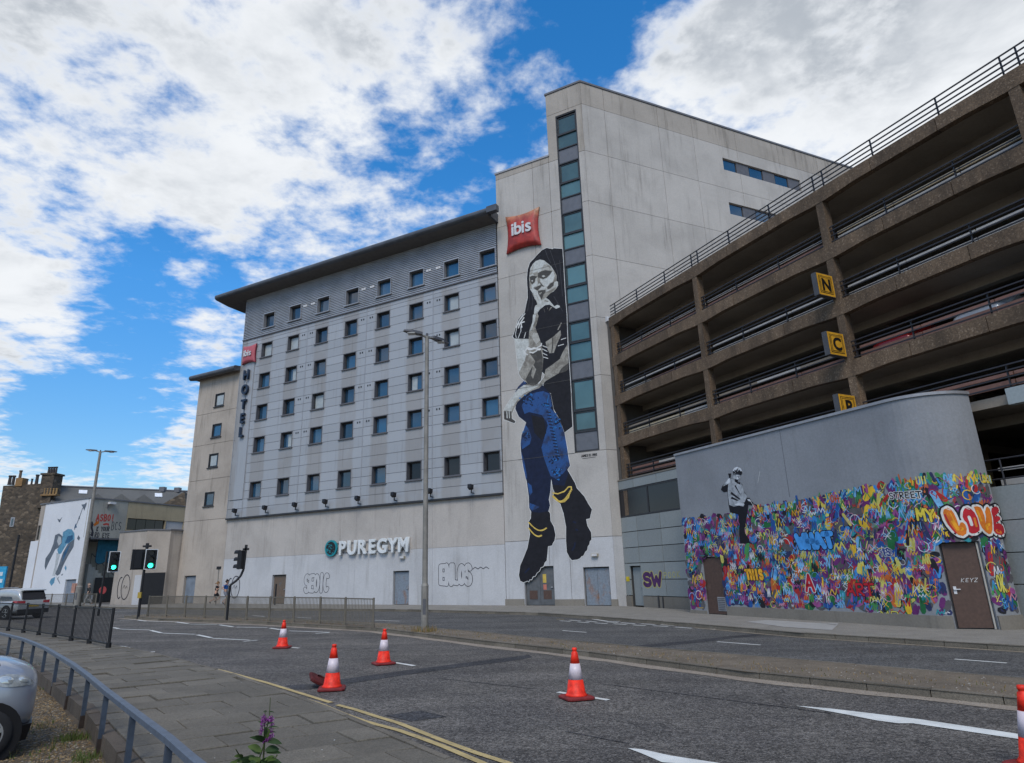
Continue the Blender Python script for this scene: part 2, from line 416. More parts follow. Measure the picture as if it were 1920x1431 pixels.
# stair window strip
sw = link('stair_window', MB().box((.44, -.34, 8.88), (2.06, -.26, 33.62), 0, H).mesh('stair_window_back', MT['dark'], wloc(HB)), HB)
vb = [33.5, 31.95, 30.78, 29.55, 27.96, 26.8, 25.56, 23.95, 22.8, 21.6, 20.02, 18.82, 17.52, 16.06, 14.79, 13.56, 11.5, 10.16, 8.94]
mb = MB(); mb.box((.44, -.255, 8.88), (.52, -.02, 33.62), 0, H); mb.box((1.98, -.255, 8.88), (2.06, -.02, 33.62), 0, H)
for k, v in enumerate([33.56] + vb[1:]): mb.box((.52, -.255, v - .045), (1.98, -.03 - .001 * k, v + .045), 0, H)
part('frame', mb, MT['dark'], sw)
kinds = ['g', 'g', 's', 'g', 'g', 's', 'g', 'g', 's', 'g', 'g', 's', 'g', 'g', 's', 'g', 'g', 's']
for (a, b), k in zip(zip(vb[:-1], vb[1:]), kinds):
    if k == 's': part('spandrel', MB().box((.52, -.255, b + .045), (1.98, -.10, a - .045), 0, H), MT['spandrel'], sw)
    else:
        part('pane', MB().box((.52, -.255, b + .045), (1.98, -.13, a - .045), 0, H), MT['glass_teal'], sw)
        if a - b > 1.3:
            mb = MB(); x0, x1, z0, z1 = .56, 1.94, b + .085, a - .085
            for q in (((x0, z0), (x0 + .06, z1)), ((x1 - .06, z0), (x1, z1)), ((x0 + .06, z0), (x1 - .06, z0 + .06)), ((x0 + .06, z1 - .06), (x1 - .06, z1))):
                mb.box((q[0][0], -.13, q[0][1]), (q[1][0], -.09, q[1][1]), 0, H)
            part('casement', mb, MT['dark'], sw)
# flank strip windows
for (a, b, c, d) in SW:
    w = link('strip_window', MB().box((a, -.34, c), (b, -.27, d), 0, T).mesh('strip_back', MT['dark'], wloc(HB)), HB)
    n = 6; e = (b - a) / n
    for k in range(n):
        u0, u1 = a + k * e + .05, a + (k + 1) * e - .05
        if k % 2 == 0: part('pane', MB().box((u0, -.27, c + .07), (u1, -.16, d - .07), 0, T), MT['glass'], w)
        else: part('spandrel', MB().box((u0, -.27, c + .05), (u1, -.10, d - .05), 0, T), MT['trim'], w)
# metal cladding panels with the window grid
UC = [7.93, 11.03, 14.23, 17.36, 20.62, 23.75, 26.95, 30.08]
VC = [23.75, 21.03, 18.25, 15.46, 12.68, 8.96]
WW, WH = 1.30, 1.34
ops = [(u - WW / 2, u + WW / 2, v - WH / 2, v + WH / 2) for u in UC for v in VC[1:]]
seams = [7.17, 12.67, 19.0, 25.33, 31.4, 33.15]
jv = []
for v in VC[1:]: jv += [v + WH / 2, v, v - WH / 2]
jv += [22.38, (22.38 + jv[0]) / 2]
for a, b in ((0, 1), (1, 2), (2, 3)): jv += [(VC[a + 1] - WH / 2 + VC[b + 1] + WH / 2) / 2]
t0, t1 = VC[4] - WH / 2, VC[5] + WH / 2
jv += [t0 - (t0 - t1) / 3, t0 - 2 * (t0 - t1) / 3, 7.56, 6.84]
jv = sorted(set(round(x, 3) for x in jv))
for s0, s1 in zip(seams[:-1], seams[1:]):
    for v0, v1 in zip(jv[:-1], jv[1:]):
        mid = (v0 + v1) / 2
        cut = sorted((u - WW / 2, u + WW / 2) for u in UC for v in VC[1:] if abs(v - mid) < WH / 2 and s0 < u < s1)
        edges = [s0] + [x for c_ in cut for x in c_] + [s1]
        for a, b in zip(edges[::2], edges[1::2]):
            if b - a > .05: panel(HB, H, a, b, v0, v1, MT['clad'], off0=-.12, off1=.10, gap=.013, name='cladding_panel')
mb = MB()
for s_ in seams[1:5]: mb.box((s_ - .035, .0, 6.84), (s_ + .035, .115, 22.36), 0, H)
part('seam_cover', mb, MT['alu'], HB)
mb = MB(); mb.box((7.16, -.1, 6.72), (33.2, .20, 6.835), 0, H); part('drip_sill', mb, MT['dark'], HB)
mb = MB(); mb.box((33.152, -.36, 6.84), (33.22, .11, 26.35), 0, H); part('corner_trim', mb, MT['alu'], HB)
mb = MB(); mb.box((7.16, -.05, 22.36), (33.21, .19, 22.45), 0, H); part('drip_sill', mb, MT['trim'], HB)
# corrugated top storey, its ridges built
def corr(u0, u1, v0, v1):
    mb = MB(); n = max(1, round((v1 - v0) / .152)); st = (v1 - v0) / n; pr = []
    for k in range(n):
        for f, o in ((0, .03), (.22, .0), (.36, .11), (.70, .11), (.84, .0)): pr.append((v0 + (k + f) * st, o))
    pr.append((v1, .03)); m = len(pr)
    vs = [H.P(u0, o, v) for v, o in pr] + [H.P(u1, o, v) for v, o in pr]
    mb.add(vs, [(i, i + 1, m + i + 1, m + i) for i in range(m - 1)])
    part('corrugated_sheet', mb, MT['corr'], HB)
vw = VC[0]; cu = [7.17]
for u in UC: cu += [u - WW / 2, u + WW / 2]
cu += [33.15]
corr(7.17, 33.15, 22.45, vw - WH / 2); corr(7.17, 33.15, vw + WH / 2, 26.4)
for a, b in zip(cu[::2], cu[1::2]): corr(a, b, vw - WH / 2, vw + WH / 2)
# windows: one set of shared meshes
def win_meshes(w, h, ring, rm, depth):
    a = MB()
    for q in (((-w / 2, -h / 2), (-w / 2 + .05, h / 2)), ((w / 2 - .05, -h / 2), (w / 2, h / 2)), ((-w / 2 + .05, h / 2 - .05), (w / 2 - .05, h / 2)), ((-w / 2 + .05, -h / 2), (w / 2 - .05, -h / 2 + .05))):
        a.box((q[0][0], -depth, q[0][1]), (q[1][0], ring, q[1][1]))
    a.box((-w / 2 - .09, ring - .1, -h / 2 - .075), (w / 2 + .09, ring + .08, -h / 2 - .005))      # sill
    f = MB(); i = .055
    for q in (((-w / 2 + i, -h / 2 + i), (-w / 2 + i + .12, h / 2 - i)), ((w / 2 - i - .07, -h / 2 + i), (w / 2 - i, h / 2 - i)), ((-w / 2 + i + .12, h / 2 - i - .10), (w / 2 - i - .07, h / 2 - i)), ((-w / 2 + i + .12, -h / 2 + i), (w / 2 - i - .07, -h / 2 + i + .07))):
        f.box((q[0][0], -depth + .02, q[0][1]), (q[1][0], -depth + .09, q[1][1]))
    g = MB(); g.box((-w / 2 + .06, -depth - .03, -h / 2 + .06), (w / 2 - .06, -depth + .045, h / 2 - .06))
    c = MB(); c.box((-w / 2 + .2, -depth + .046, -h / 2 + .15), (w / 2 - .15, -depth + .05, h / 2 - .18))
    return (a.mesh('window_surround', rm), f.mesh('window_frame', MT['dark']), g.mesh('window_pane', MT['glass']), g.mesh('window_pane_dark', MT['glass_dark']), c.mesh('blind', MT['curtain']))
WA = win_meshes(WW, WH, .115, MT['trim'], .24)
WT = win_meshes(WW + .10, WH + .06, .15, MT['alu'], .24)
WX = win_meshes(1.2, 1.2, .02, MT['dark'], .14)
blinds = {(0, 2): 1, (1, 7): 1, (1, 6): 1, (2, 6): 1, (3, 2): 1, (3, 5): 1, (4, 6): 1, (1, 1): 1, (2, 1): 1}
def window(M_, ms, dark=False, blind=False):
    w = put('window', ms[0], HB, M_)
    link('frame', ms[1], w); o = link('pane', ms[3] if dark else ms[2], w); o.rotation_euler = (R.gauss(0, .012), 0, R.gauss(0, .014))
    if blind:
        o = link('blind', ms[4], w); k = R.choice([1, .75, .5, .9]); o.scale = (k, 1, 1); o.location.x = (1 - k) * R.choice([-.4, .4]); o.location.y = .02
for r, v in enumerate(VC):
    for k, u in enumerate(UC):
        window(H.M(u, 0, v), WT if r == 0 else WA, dark=(r == 5 and k < 3), blind=(r, k) in blinds and r > 0)
AW = [(35.67, 17.38), (35.65, 14.6), (35.68, 11.95), (35.70, 8.64)]
for i, (u, v) in enumerate(AW): window(H.M(u, 0, v), WX, blind=i in (0, 2))
# vent slots between the window pairs
mb = MB(); mw = MB()
for r, v in enumerate(VC[:5]):
    for a, b in ((0, None), (1, 2), (3, 4), (5, 6)):
        cx = (UC[a] + UC[b]) / 2 if b else None
        for dx in ((-.55, -.33, .33, .55) if b else ()):
            if r == 0: mw.box((cx + dx - .09, .10, v + .25), (cx + dx + .09, .16, v + .45), 0, H)
            else: mb.box((cx + dx - .05, .10, v + .36), (cx + dx + .05, .112, v + .5), 0, H)
part('vent_slots', mb, MT['black'], HB, kind='stuff'); part('vent_cowls', mw, MT['whiteframe'], HB, kind='stuff')
# base wall: painted white below, bare render above, doors
DH = [(14.58, 15.93, -1, 2.23), (26.03, 27.48, -1, 2.26), (36.35, 37.8, -1, 2.43)]
bs = [7.17, 12.67, 19.36, 25.33, 31.4, 33.1]
for a, b in zip(bs[:-1], bs[1:]):
    panel(HB, H, a, b, -1, 3.62, MT['white'], ops=DH, off0=-.3, gap=.006); panel(HB, H, a, b, 3.62, 6.72, MT['conc_f'], off0=-.3, gap=.006)
# annex
av = [-1, 6.9, 10.35, 13.45, 16.3, 19.75]; aops = [(u - .6, u + .6, v - .6, v + .6) for u, v in AW] + DH
for v0, v1 in zip(av[:-1], av[1:]): panel(HB, H, 33.1 if v0 < 6 else 33.23, 38.68, v0, v1, MT['annex'], ops=aops, off0=-.3, gap=.014)
# doors
def door(fr, u0, u1, v0, v1, off, mat, parent, leaves=1, handle=True, vents=0):
    d = link('door', MB().box((u0 + .02, off - .05, v0), (u1 - .02, off, v1 - .02), 0, fr).mesh('door_back', MT['dark'], wloc(parent)), parent)
    e = (u1 - u0 - .12) / leaves
    for k in range(leaves):
        a = u0 + .06 + k * e
        part('leaf', MB().box((a + .008, off, v0 + .03), (a + e - .008, off + .045, v1 - .08), 0, fr), mat, d)
        if vents: part('vent_grille', MB().box((a + e * .22, off + .045, v0 + .35), (a + e * .78, off + .06, v0 + .85), 0, fr), MT['door_brown'], d)
    if handle: part('handle', MB().box((u0 + .15, off + .045, v0 + 1.0), (u0 + .28, off + .10, v0 + 1.06), 0, fr), MT['alu'], d)
    return d
def gv(fr, u): p = fr.P(u, 0, 0); return gz(p[0], p[1]) + .12
door(H, 14.58, 15.93, gv(H, 15), 2.23, -.2, MT['door_rust'], HB)
door(H, 26.03, 27.48, gv(H, 27), 2.26, -.2, rusty('rust_brown_door', (.12, .085, .06), (.10, .115, .125), .56), HB)
door(H, 36.35, 37.8, gv(H, 37), 2.43, -.2, MT['door_blue'], HB)
dd = door(H, 3.87, 5.87, gv(H, 5), 2.21, -.2, MT['door_grey'], HB, 2, vents=1)
part('notice', MB().box((4.45, -.155, 1.25), (4.68, -.145, 1.75), 0, H), paint('yellow_notice', (.50, .36, .08)), dd)
part('notice', MB().box((4.45, -.155, .85), (4.66, -.145, 1.15), 0, H), paint('red_notice', (.45, .16, .12)), dd)
door(H, .36, 1.97, gv(H, 1), 2.07, -.2, MT['door_rust'], HB, 2, handle=False)
# concrete plinth steps beside the tower doors
mb = MB(); mb.box((5.9, .0, -1), (7.2, .07, .34), 0, H); mb.box((1.99, .0, -1), (3.85, .07, .30), 0, H); mb.box((-.05, .0, -1), (.34, .07, .28), 0, H)
part('plinth', mb, MT['plinth'], HB)
# main eaves: rounded nose, sloping soffit, shallow roof
def eave(u0, u1, o, vb_, vt, vw_, inner, name='roof'):
    pr = [(inner, vw_), (0.0, vw_)]; r = (vt - vb_) / 2
    for k in range(9):
        a = -math.pi / 2 + math.pi * k / 8; pr.append((o - r + r * math.cos(a), (vb_ + vt) / 2 + r * math.sin(a)))
    pr.append((inner, vt + .35)); n = len(pr)
    A = [H.P(u0, p, v) for p, v in pr]; B_ = [H.P(u1, p, v) for p, v in pr]
    mb = MB(); mb.add(A + B_, [(i, (i + 1) % n, n + (i + 1) % n, n + i) for i in range(n)] + [tuple(range(n))[::-1], tuple(range(n, 2 * n))])
    for i in range(2): mb.m[i] = 1
    return part(name, mb, [MT['eave'], MT['soffit']], HB)
eave(7.16, 35.85, 1.5, 26.5, 27.02, 26.36, -2.2)
mb = MB(); mb.box((6.35, 1.08, 26.53), (7.158, 1.50, 27.0), 0, H); mb.box((7.0, .02, 26.40), (7.158, 1.078, 27.1), 0, H); part('eave_end', mb, MT['eave'], HB)
eave(33.24, 39.2, .8, 19.55, 20.02, 19.7, -2.2)
# downpipe on the flank
mb = MB(); mb.tube(T.P(.78, .08, .2), T.P(.78, .08, 17.2), .07, n=8); mb.box((.62, .0, 17.2), (.98, .24, 17.5), 0, T)
part('downpipe', mb, MT['whiteframe'], HB)
# floodlights along the ledge
fl = thing('floodlight', '', 'floodlight', (0, 0, 0), 'floodlights along the hotel ledge')
hd = MB(); hd.hexa([(-.17, .34, .22), (.17, .34, .22), (.13, .62, .34), (-.13, .62, .34), (-.17, .30, .52), (.17, .30, .52), (.13, .58, .58), (-.13, .58, .58)])
b_ = MB(); b_.box((-.03, .02, .0), (.03, .36, .06)); b_.box((-.03, .30, .06), (.03, .36, .26))
l_ = MB(); l_.add([(-.15, .343, .235), (.15, .343, .235), (.15, .303, .505), (-.15, .303, .505)], [(0, 1, 2, 3)])
hm, bm_, lm = hd.mesh('floodlight_head', MT['black']), b_.mesh('floodlight_bracket', MT['dark']), l_.mesh('floodlight_lens', MT['glass'])
us = sorted([H.uv(400 + x * .2917, 900 + y * .2917, .3)[0] for x, y in ((150, 222), (343, 205), (535, 188), (730, 165), (938, 148), (1170, 125), (1403, 100), (1665, 80))], reverse=True)
words = ['first', 'second', 'third', 'fourth', 'fifth', 'sixth', 'seventh', 'eighth']
for i, u in enumerate(us):
    t = thing('floodlight', f'small black floodlight under the metal cladding, {words[i]} from the far left end', 'floodlight', tuple(H.P(u, .1, 6.95)), 'floodlights along the hotel ledge')
    M_ = Matrix(((H.d[0], H.n[0], 0, 0), (H.d[1], H.n[1], 0, 0), (0, 0, 1, 0), (0, 0, 0, 1)))
    for nm, me in (('head', hm), ('bracket', bm_), ('lens', lm)):
        o = link(nm, me, t); o.matrix_local = M_
bpy.data.objects.remove(fl)

# ------------------------------------------------------------------ lettering helpers
def text_mesh(ch, size, extrude, offset=0.0, bevel=0.0, shear=0.0, align='CENTER'):
    cu = bpy.data.curves.new('letter', 'FONT'); cu.body = ch; cu.size = size; cu.extrude = extrude; cu.offset = offset
    cu.bevel_depth = bevel; cu.bevel_resolution = 1; cu.shear = shear; cu.align_x = align; cu.resolution_u = 4
    o = bpy.data.objects.new('letter', cu); COL.objects.link(o)
    me = bpy.data.meshes.new_from_object(o.evaluated_get(bpy.context.evaluated_depsgraph_get()))
    bpy.data.objects.remove(o); bpy.data.curves.remove(cu); return me
def fmat(fr, u, off, v, flip=True):                      # text x runs towards the viewer's right
    p = fr.P(u, off, v); d = -fr.d if flip else fr.d
    return Matrix(((d[0], 0, fr.n[0], p[0]), (d[1], 0, fr.n[1], p[1]), (0, 1, 0, p[2]), (0, 0, 0, 1)))
def letters(word, fr, u_left, u_right, v, size, off, mat, parent, extrude=.05, offset=.0, bevel=.0, sx=1.0, flip=True, mats=None, name='letter'):
    n = len(word)
    for i, ch in enumerate(word):
        me = text_mesh(ch, size, extrude, offset, bevel); me.materials.clear(); me.materials.append(mat)
        u = u_left + (u_right - u_left) * (i + .5) / n
        o = put(name, me, parent, fmat(fr, u, off, v, flip) @ Matrix.Diagonal((sx, 1, 1, 1)))
# gym sign
GS = thing('gym_sign', 'raised white wall sign spelling PUREGYM beside a round teal and black emblem', 'sign', tuple(H.P(17.8, .1, 3.45)))
wl_mat = plain('white_letters', (.60, .62, .62), .5)
mb = MB()
for v in (3.62, 4.28): mb.box((14.7, .04, v), (22.0, .07, v + .04), 0, H)
part('mounting_rail', mb, MT['trim'], GS)
letters('PUREGYM', H, 20.88, 14.5, 3.50, 1.32, .16, wl_mat, GS, .09, .040, .006, sx=.93)
teal = plain('teal_disc', (.012, .22, .26), .4)
E_ = MB(); 
def disc(mb, fr, u, v, r0, off0, off1, n=28, mi=0):
    a = [fr.P(u + r0 * math.cos(2 * math.pi * k / n), off0, v + r0 * math.sin(2 * math.pi * k / n)) for k in range(n)]
    b = [fr.P(u + r0 * math.cos(2 * math.pi * k / n), off1, v + r0 * math.sin(2 * math.pi * k / n)) for k in range(n)]
    mb.add(a + b, [(k, (k + 1) % n, n + (k + 1) % n, n + k) for k in range(n)] + [tuple(range(n))[::-1], tuple(range(n, 2 * n))], mi)
disc(E_, H, 21.55, 3.98, .58, .04, .17); em = part('emblem', E_, teal, GS)
E_ = MB(); disc(E_, H, 21.55, 3.98, .46, .17, .178); part('emblem_field', E_, MT['black'], em)
E_ = MB()
for k in range(46):
    a = R.uniform(0, 6.28); r_ = .42 * math.sqrt(R.random()); w = R.uniform(.02, .05)
    u, v = 21.55 + r_ * math.cos(a), 3.98 + r_ * math.sin(a)
    E_.box((u - w, .178, v - w * .6), (u + w, .182 + k * .0002, v + w * .6), 0, H)
part('emblem_dots', E_, teal, em, kind='stuff')
# blade lettering HOTEL on its vertical strip
HS = thing('hotel_sign', 'dark letters HOTEL stacked down the left edge of the metal front', 'sign', tuple(H.P(32.2, .1, 14)))
mb = MB(); mb.box((31.42, .101, 8.3), (32.95, .16, 20.2), 0, H); part('backing_strip', mb, MT['clad'], HS)
navy = plain('navy_letter', (.018, .03, .055), .4)
letters_v = [18.62, 17.30, 15.98, 14.75, 13.55]
for ch, v in zip('HOTEL', letters_v):
    me = text_mesh(ch, 1.16, .09, .035); me.materials.clear(); me.materials.append(navy)
    put('letter', me, HS, fmat(H, 32.12, .30, v) @ Matrix.Diagonal((.85, 1, 1, 1)))
mb = MB(); mb.tube(H.P(32.12, .2, 13.4), H.P(32.12, .2, 19.6), .02, n=6); part('mounting_rail', mb, MT['trim'], HS)
# pillow signs
def pillow(u0, u1, v0, v1, fr, off, th, label, red, txt_size, side=None):
    w, h = u0 - u1, v1 - v0; n = 18
    t = thing('pillow_sign', label, 'sign', tuple(fr.P((u0 + u1) / 2, off, v0)), 'red pillow signs on the hotel')
    mb = MB(); vs = []
    for j in range(n + 1):
        for i in range(n + 1):
            s, q = i / n * 2 - 1, j / n * 2 - 1
            x = s * (1 - .13 * (1 - q * q)) * w / 2; y = q * (1 - .13 * (1 - s * s)) * h / 2
            z = th * (max(0, (1 - s * s) * (1 - q * q))) ** .33
            vs.append(fr.P((u0 + u1) / 2 - x, off + z, (v0 + v1) / 2 + y))
    mb.add(vs, [(j * (n + 1) + i, j * (n + 1) + i + 1, (j + 1) * (n + 1) + i + 1, (j + 1) * (n + 1) + i) for j in range(n) for i in range(n)])
    part('cushion', mb, red, t, smooth=True)
    mb = MB(); e = [(-1, -1), (1, -1), (1, 1), (-1, 1)]; rim = []
    for (a, b) in zip(e, e[1:] + e[:1]):
        for k in range(10):
            s = a[0] + (b[0] - a[0]) * k / 10; q = a[1] + (b[1] - a[1]) * k / 10
            rim.append(((u0 + u1) / 2 - s * (1 - .13 * (1 - q * q)) * w / 2, (v0 + v1) / 2 + q * (1 - .13 * (1 - s * s)) * h / 2))
    m = len(rim); mb.add([fr.P(u, off, v) for u, v in rim] + [fr.P(u, off - .12, v) for u, v in rim], [(i, (i + 1) % m, m + (i + 1) % m, m + i) for i in range(m)] + [tuple(range(m, 2 * m))])
    part('back_shell', mb, side or red, t)
    letters('ibis', fr, (u0 + u1) / 2 + w * .30, (u0 + u1) / 2 - w * .30, (v0 + v1) / 2 - h * .13, txt_size, off + th + .03, MT['whiteframe'], t, .02, txt_size * .022, sx=.95)
    return t
def redcloth():
    m, n, b = _mat('red_sign_faded'); B = NB(n); g = B.new('ShaderNodeNewGeometry').outputs['Position']
    sp = B.new('ShaderNodeSeparateXYZ'); B.link(g, sp.inputs[0])
    z = B.math('ADD', sp.outputs[2], B.math('MULTIPLY', B.noise(B.pos((4, 4, .6)), 1, 5), 1.3))
    c = B.mix(B.ramp(z, 26.2, 27.3), (.40, .035, .025), (.42, .19, .09)); c = B.val(B.ramp(B.noise(B.pos(), 2.5, 5), .3, .7, .6, 1.1), c)
    B.link(c, b.inputs['Base Color']); b.inputs['Roughness'].default_value = .5; return m
pillow(6.34, 3.62, 23.62, 26.6, H, .16, .34, 'large red pillow sign, faded orange at its top, high on the concrete tower', redcloth(), 1.35)
pillow(32.85, 31.2, 20.05, 21.75, H, .30, .20, 'small pinkish red pillow sign above the stacked letters at the left edge', plain('pink_red_sign', (.42, .10, .12), .5), .78, plain('dark_red_side', (.22, .02, .04), .5))
for u, v, nm in ((15.1, 3.02, 'small beige bulkhead lamp under the white gym letters'), (1.15, 2.65, 'small beige bulkhead lamp above the rusty double door of the tower')):
    t = thing('bulkhead_lamp', nm, 'lamp', tuple(H.P(u, 0, v)), 'bulkhead lamps over doors')
    part('casing', MB().box((u - .20, .0, v), (u + .20, .16, v + .17), 0, H), plain('beige_casing', (.38, .34, .25), .5), t)
    part('cover', MB().box((u - .16, .16, v + .02), (u + .16, .19, v + .15), 0, H), MT['whiteframe'], t)
# ------------------------------------------------------------------ CAR PARK
CP = thing('car_park', 'multi-storey car park of brown pebbled concrete decks with dark railings', 'car park', tuple(C.P(15, 0, -.1)))
UE, UL = -12.0, 31.28                                    # right end (beyond the frame) and far end by the tower
COLS = [30.98, 23.39, 15.6, 8.1, .6, -6.9]
BT = [17.34, 14.68, 12.17, 9.57, 7.06]
def dep(u):
    d = min(abs(u - c) for c in COLS); t = min(1, max(0, (d - .36) / 1.3)); return .64 - .09 * t
joints = [UL]
for c in COLS: joints += [c - 2.45, c - 5.05]
joints = [j for j in joints if j > UE] + [UE]
pale = concrete('pale_painted_beam', (.33, .37, .37), (.2, .2, .19), streak=.2)
for k, vt in enumerate(BT):
    segs = list(zip(joints[:-1], joints[1:]))
    for a, b in segs:
        if k == 4 and a > 12: continue
        n = max(2, int((a - b) / .3)); us_ = [a - .012 - (a - b - .024) * i / n for i in range(n + 1)]
        mb = MB(); top = [C.P(u, 0, vt) for u in us_]; bot = [C.P(u, 0, vt - (dep(u) if k < 4 else .52)) for u in us_]
        tb = [C.P(u, -.3, vt) for u in us_]; bb = [C.P(u, -.3, vt - (dep(u) if k < 4 else .52)) for u in us_]
        m = n + 1; mb.add(top + bot + tb + bb, [(i, i + 1, m + i + 1, m + i) for i in range(n)] + [(m + i, m + i + 1, 3 * m + i + 1, 3 * m + i) for i in range(n)] + [(2 * m + i, 2 * m + i + 1, i + 1, i) for i in range(n)]
                          + [(0, m, 3 * m, 2 * m), (m - 1, 2 * m - 1, 4 * m - 1, 3 * m - 1)])
        part('edge_beam', mb, pale if k == 4 else MT['agg'], CP)
    # deck behind the beam, with cross ribs
    mb = MB(); mb.box((UE, -18, vt - .44), (UL, -.302, vt - .12), 0, C)
    for c in COLS:
        mb.box((c - .16, -18, vt - .75), (c + .16, -2.46, vt - .442), 0, C)
    mb.box((UE, -2.45, vt - .80), (UL, -2.1, vt - .443), 0, C)
    part('deck', mb, MT['slab'], CP)
# columns (front face flush with the beams, 0.4 m deep)
for c in COLS:
    for k in range(4):
        if BT[k + 1] < 7.3 and c < 12: pass
        mb = MB(); mb.box((c - .165, -.42, BT[k + 1] + (.002 if k < 3 else -3)), (c + .165, -.012, BT[k] - .50), 0, C)
        part('column', mb, MT['agg'], CP)
# inner walls
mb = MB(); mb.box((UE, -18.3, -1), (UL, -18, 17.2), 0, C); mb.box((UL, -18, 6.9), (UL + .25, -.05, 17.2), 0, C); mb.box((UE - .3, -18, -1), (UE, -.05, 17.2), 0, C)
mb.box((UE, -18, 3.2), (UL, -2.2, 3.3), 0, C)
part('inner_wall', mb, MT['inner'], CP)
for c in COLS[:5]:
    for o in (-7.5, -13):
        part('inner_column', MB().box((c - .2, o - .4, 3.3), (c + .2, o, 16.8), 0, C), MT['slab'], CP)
# railings: posts and rails per deck
post = MB(); post.box((-.022, -.03, -.12), (.022, .03, .78)); post.box((-.03, -.05, -.14), (.03, .05, -.04)); pm = post.mesh('rail_post', MT['rail'])
for k, vt in enumerate(BT):
    poff = -.13 if k == 0 else -.20
    pu = sorted({round(j - .12, 2) for j in joints[1:-1]} | {round(c + (.18 if c < 30 else -.3), 2) for c in COLS} | {round(c - .3, 2) for c in COLS[1:]})
    for u in pu:
        if UE + .2 < u < UL - .2 and not (k == 4 and 11.7 < u < 26.2): put('rail_post', pm, CP, C.M(u, poff, vt))
    for z in ((.78, .56, .36, .16) if k == 0 else (.78, .60, .38, .12)):
        mb = MB(); mb.sweep([C.n * a + np.array([0, 0, b]) for a, b in ((-.022, -.022), (.022, -.022), (.022, .022), (-.022, .022))], C.P(UE, poff + .05, vt + z), C.P(UL - .15, poff + .05, vt + z))
        part('rail', mb, MT['rail'], CP)
# inner crash barriers in odd colours, bay by bay
pal = {0: 'cream_rail', 1: 'pale_rail', 2: 'pink_rail', 3: 'red_rail', 4: 'slab'}
look = {1: [(.50, [1, 1, 0, 0, 0, 0]), (.20, [2, 2, 1, 2, 2, 2])], 2: [(.52, [1, 1, 1, 1, 1, 1]), (.12, [1, 1, 1, 2, 1, 1])], 3: [(.50, [4, 4, 2, 1, 1, 1]), (.14, [0, 2, 2, 1, 2, 2])], 4: [(.50, [2, 2, 2, 2, 2, 1]), (.15, [2, 2, 2, 2, 1, 1])]}
for k, L in look.items():
    for z, cs in L:
        for i, c in enumerate(COLS):
            for j in (0, 1, 2):
                a, b = c - .25 - j * 2.48, c - .25 - (j + 1) * 2.48
                if a < UE + .5: continue
                ci = cs[i] if R.random() < .7 else R.choice([1, 2, cs[i]])
                h = .11 if z > .3 else .20
                if k == 2 and z < .3 and i == 0 and j == 2: ci = 2
                part('barrier_rail', MB().box((b + .02, -.52 - .01 * j, BT[k] + z), (a - .02, -.46, BT[k] + z + h), 0, C), MT[pal[ci]], CP)
# lower facing of square panels, its band of dark glazing and the door
rows_t = [.46, 1.33, 2.21, 3.07, 3.95, 4.80]; cols_t = [26.2, 28.05, 30.13, 31.62]
ops_t = [(30.1, 31.12, -1, 2.06)]
for a, b in zip(cols_t[:-1], cols_t[1:]):
    for v0, v1 in zip(rows_t[:-1], rows_t[1:]): panel(CP, C, a, b, v0, v1, MT['tile_panel'], ops=ops_t, off0=-.08, off1=.0, gap=.02, name='facing_panel')
    panel(CP, C, a, b, 6.40, 6.92, MT['tile_panel'], off0=-.08, off1=.0, gap=.02, name='facing_panel')
part('backing_wall', cells(MB(), C, 26.1, 31.7, -1, 6.9, -.3, -.085, [(30.1, 31.12, -1, 2.06)]), MT['core'], CP)
sill = MB(); sill.box((26.1, -.1, 6.92), (31.62, .02, 7.0), 0, C); part('ledge', sill, MT['plinth'], CP)
w = link('window', MB().box((26.2, -.085, 4.82), (31.6, -.06, 6.38), 0, C).mesh('window_back', MT['dark'], wloc(CP)), CP)
for a, b in ((26.25, 28.9), (29.0, 31.55)): part('pane', MB().box((a, -.06, 4.88), (b, -.03, 6.32), 0, C), MT['glass_dark'], w)
fm = MB()
for q in (((26.2, 4.80), (31.6, 4.88)), ((26.2, 6.32), (31.6, 6.39)), ((28.9, 4.88), (29.0, 6.32)), ((31.55, 4.88), (31.6, 6.32))): fm.box((q[0][0], -.06, q[0][1]), (q[1][0], .0, q[1][1]), 0, C)
part('frame', fm, MT['dark'], w)
mb = MB(); mb.box((26.1, -.2, -1), (30.05, .03, .44), 0, C); mb.box((31.15, -.2, -1), (31.75, .03, .44), 0, C)
part('plinth', mb, MT['plinth'], CP)
door(C, 30.1, 31.12, gv(C, 30.5), 2.06, -.22, MT['tile_panel'], CP)
mb = MB(); mb.tube(C.P(28.7, .05, -.2), C.P(28.7, .05, .5), .05); mb.tube(C.P(28.35, .05, -.2), C.P(28.35, .05, .45), .04); part('drain_pipe', mb, MT['dark'], CP)
# right hand lower storey: panels, dark opening with railing
rows_r = [-1, 1.12, 2.06, 3.03, 4.09]; cols_r = [11.9, 9.2, 6.5, 3.8, 1.1, -1.6, -4.3, -7.0, -9.7, UE]
for a, b in zip(cols_r[:-1], cols_r[1:]):
    for v0, v1 in zip(rows_r[:-1], rows_r[1:]): panel(CP, C, b, a, v0, v1, MT['tile_panel'], off0=-.2, off1=0, gap=.014, name='facing_panel')
part('backing_wall', cells(MB(), C, UE, 26.1, -1, 4.0, -.4, -.205), MT['core'], CP)
for z in (4.95, 4.62, 4.32):
    mb = MB(); mb.tube(C.P(UE, -.25, z), C.P(11.75, -.25, z), .028, n=6); part('rail', mb, MT['rail'], CP)
for u in (11.3, 9.0, 6.7, 4.4): part('rail_post', MB().tube(C.P(u, -.25, 4.09), C.P(u, -.25, 4.97), .03, n=6), MT['rail'], CP)
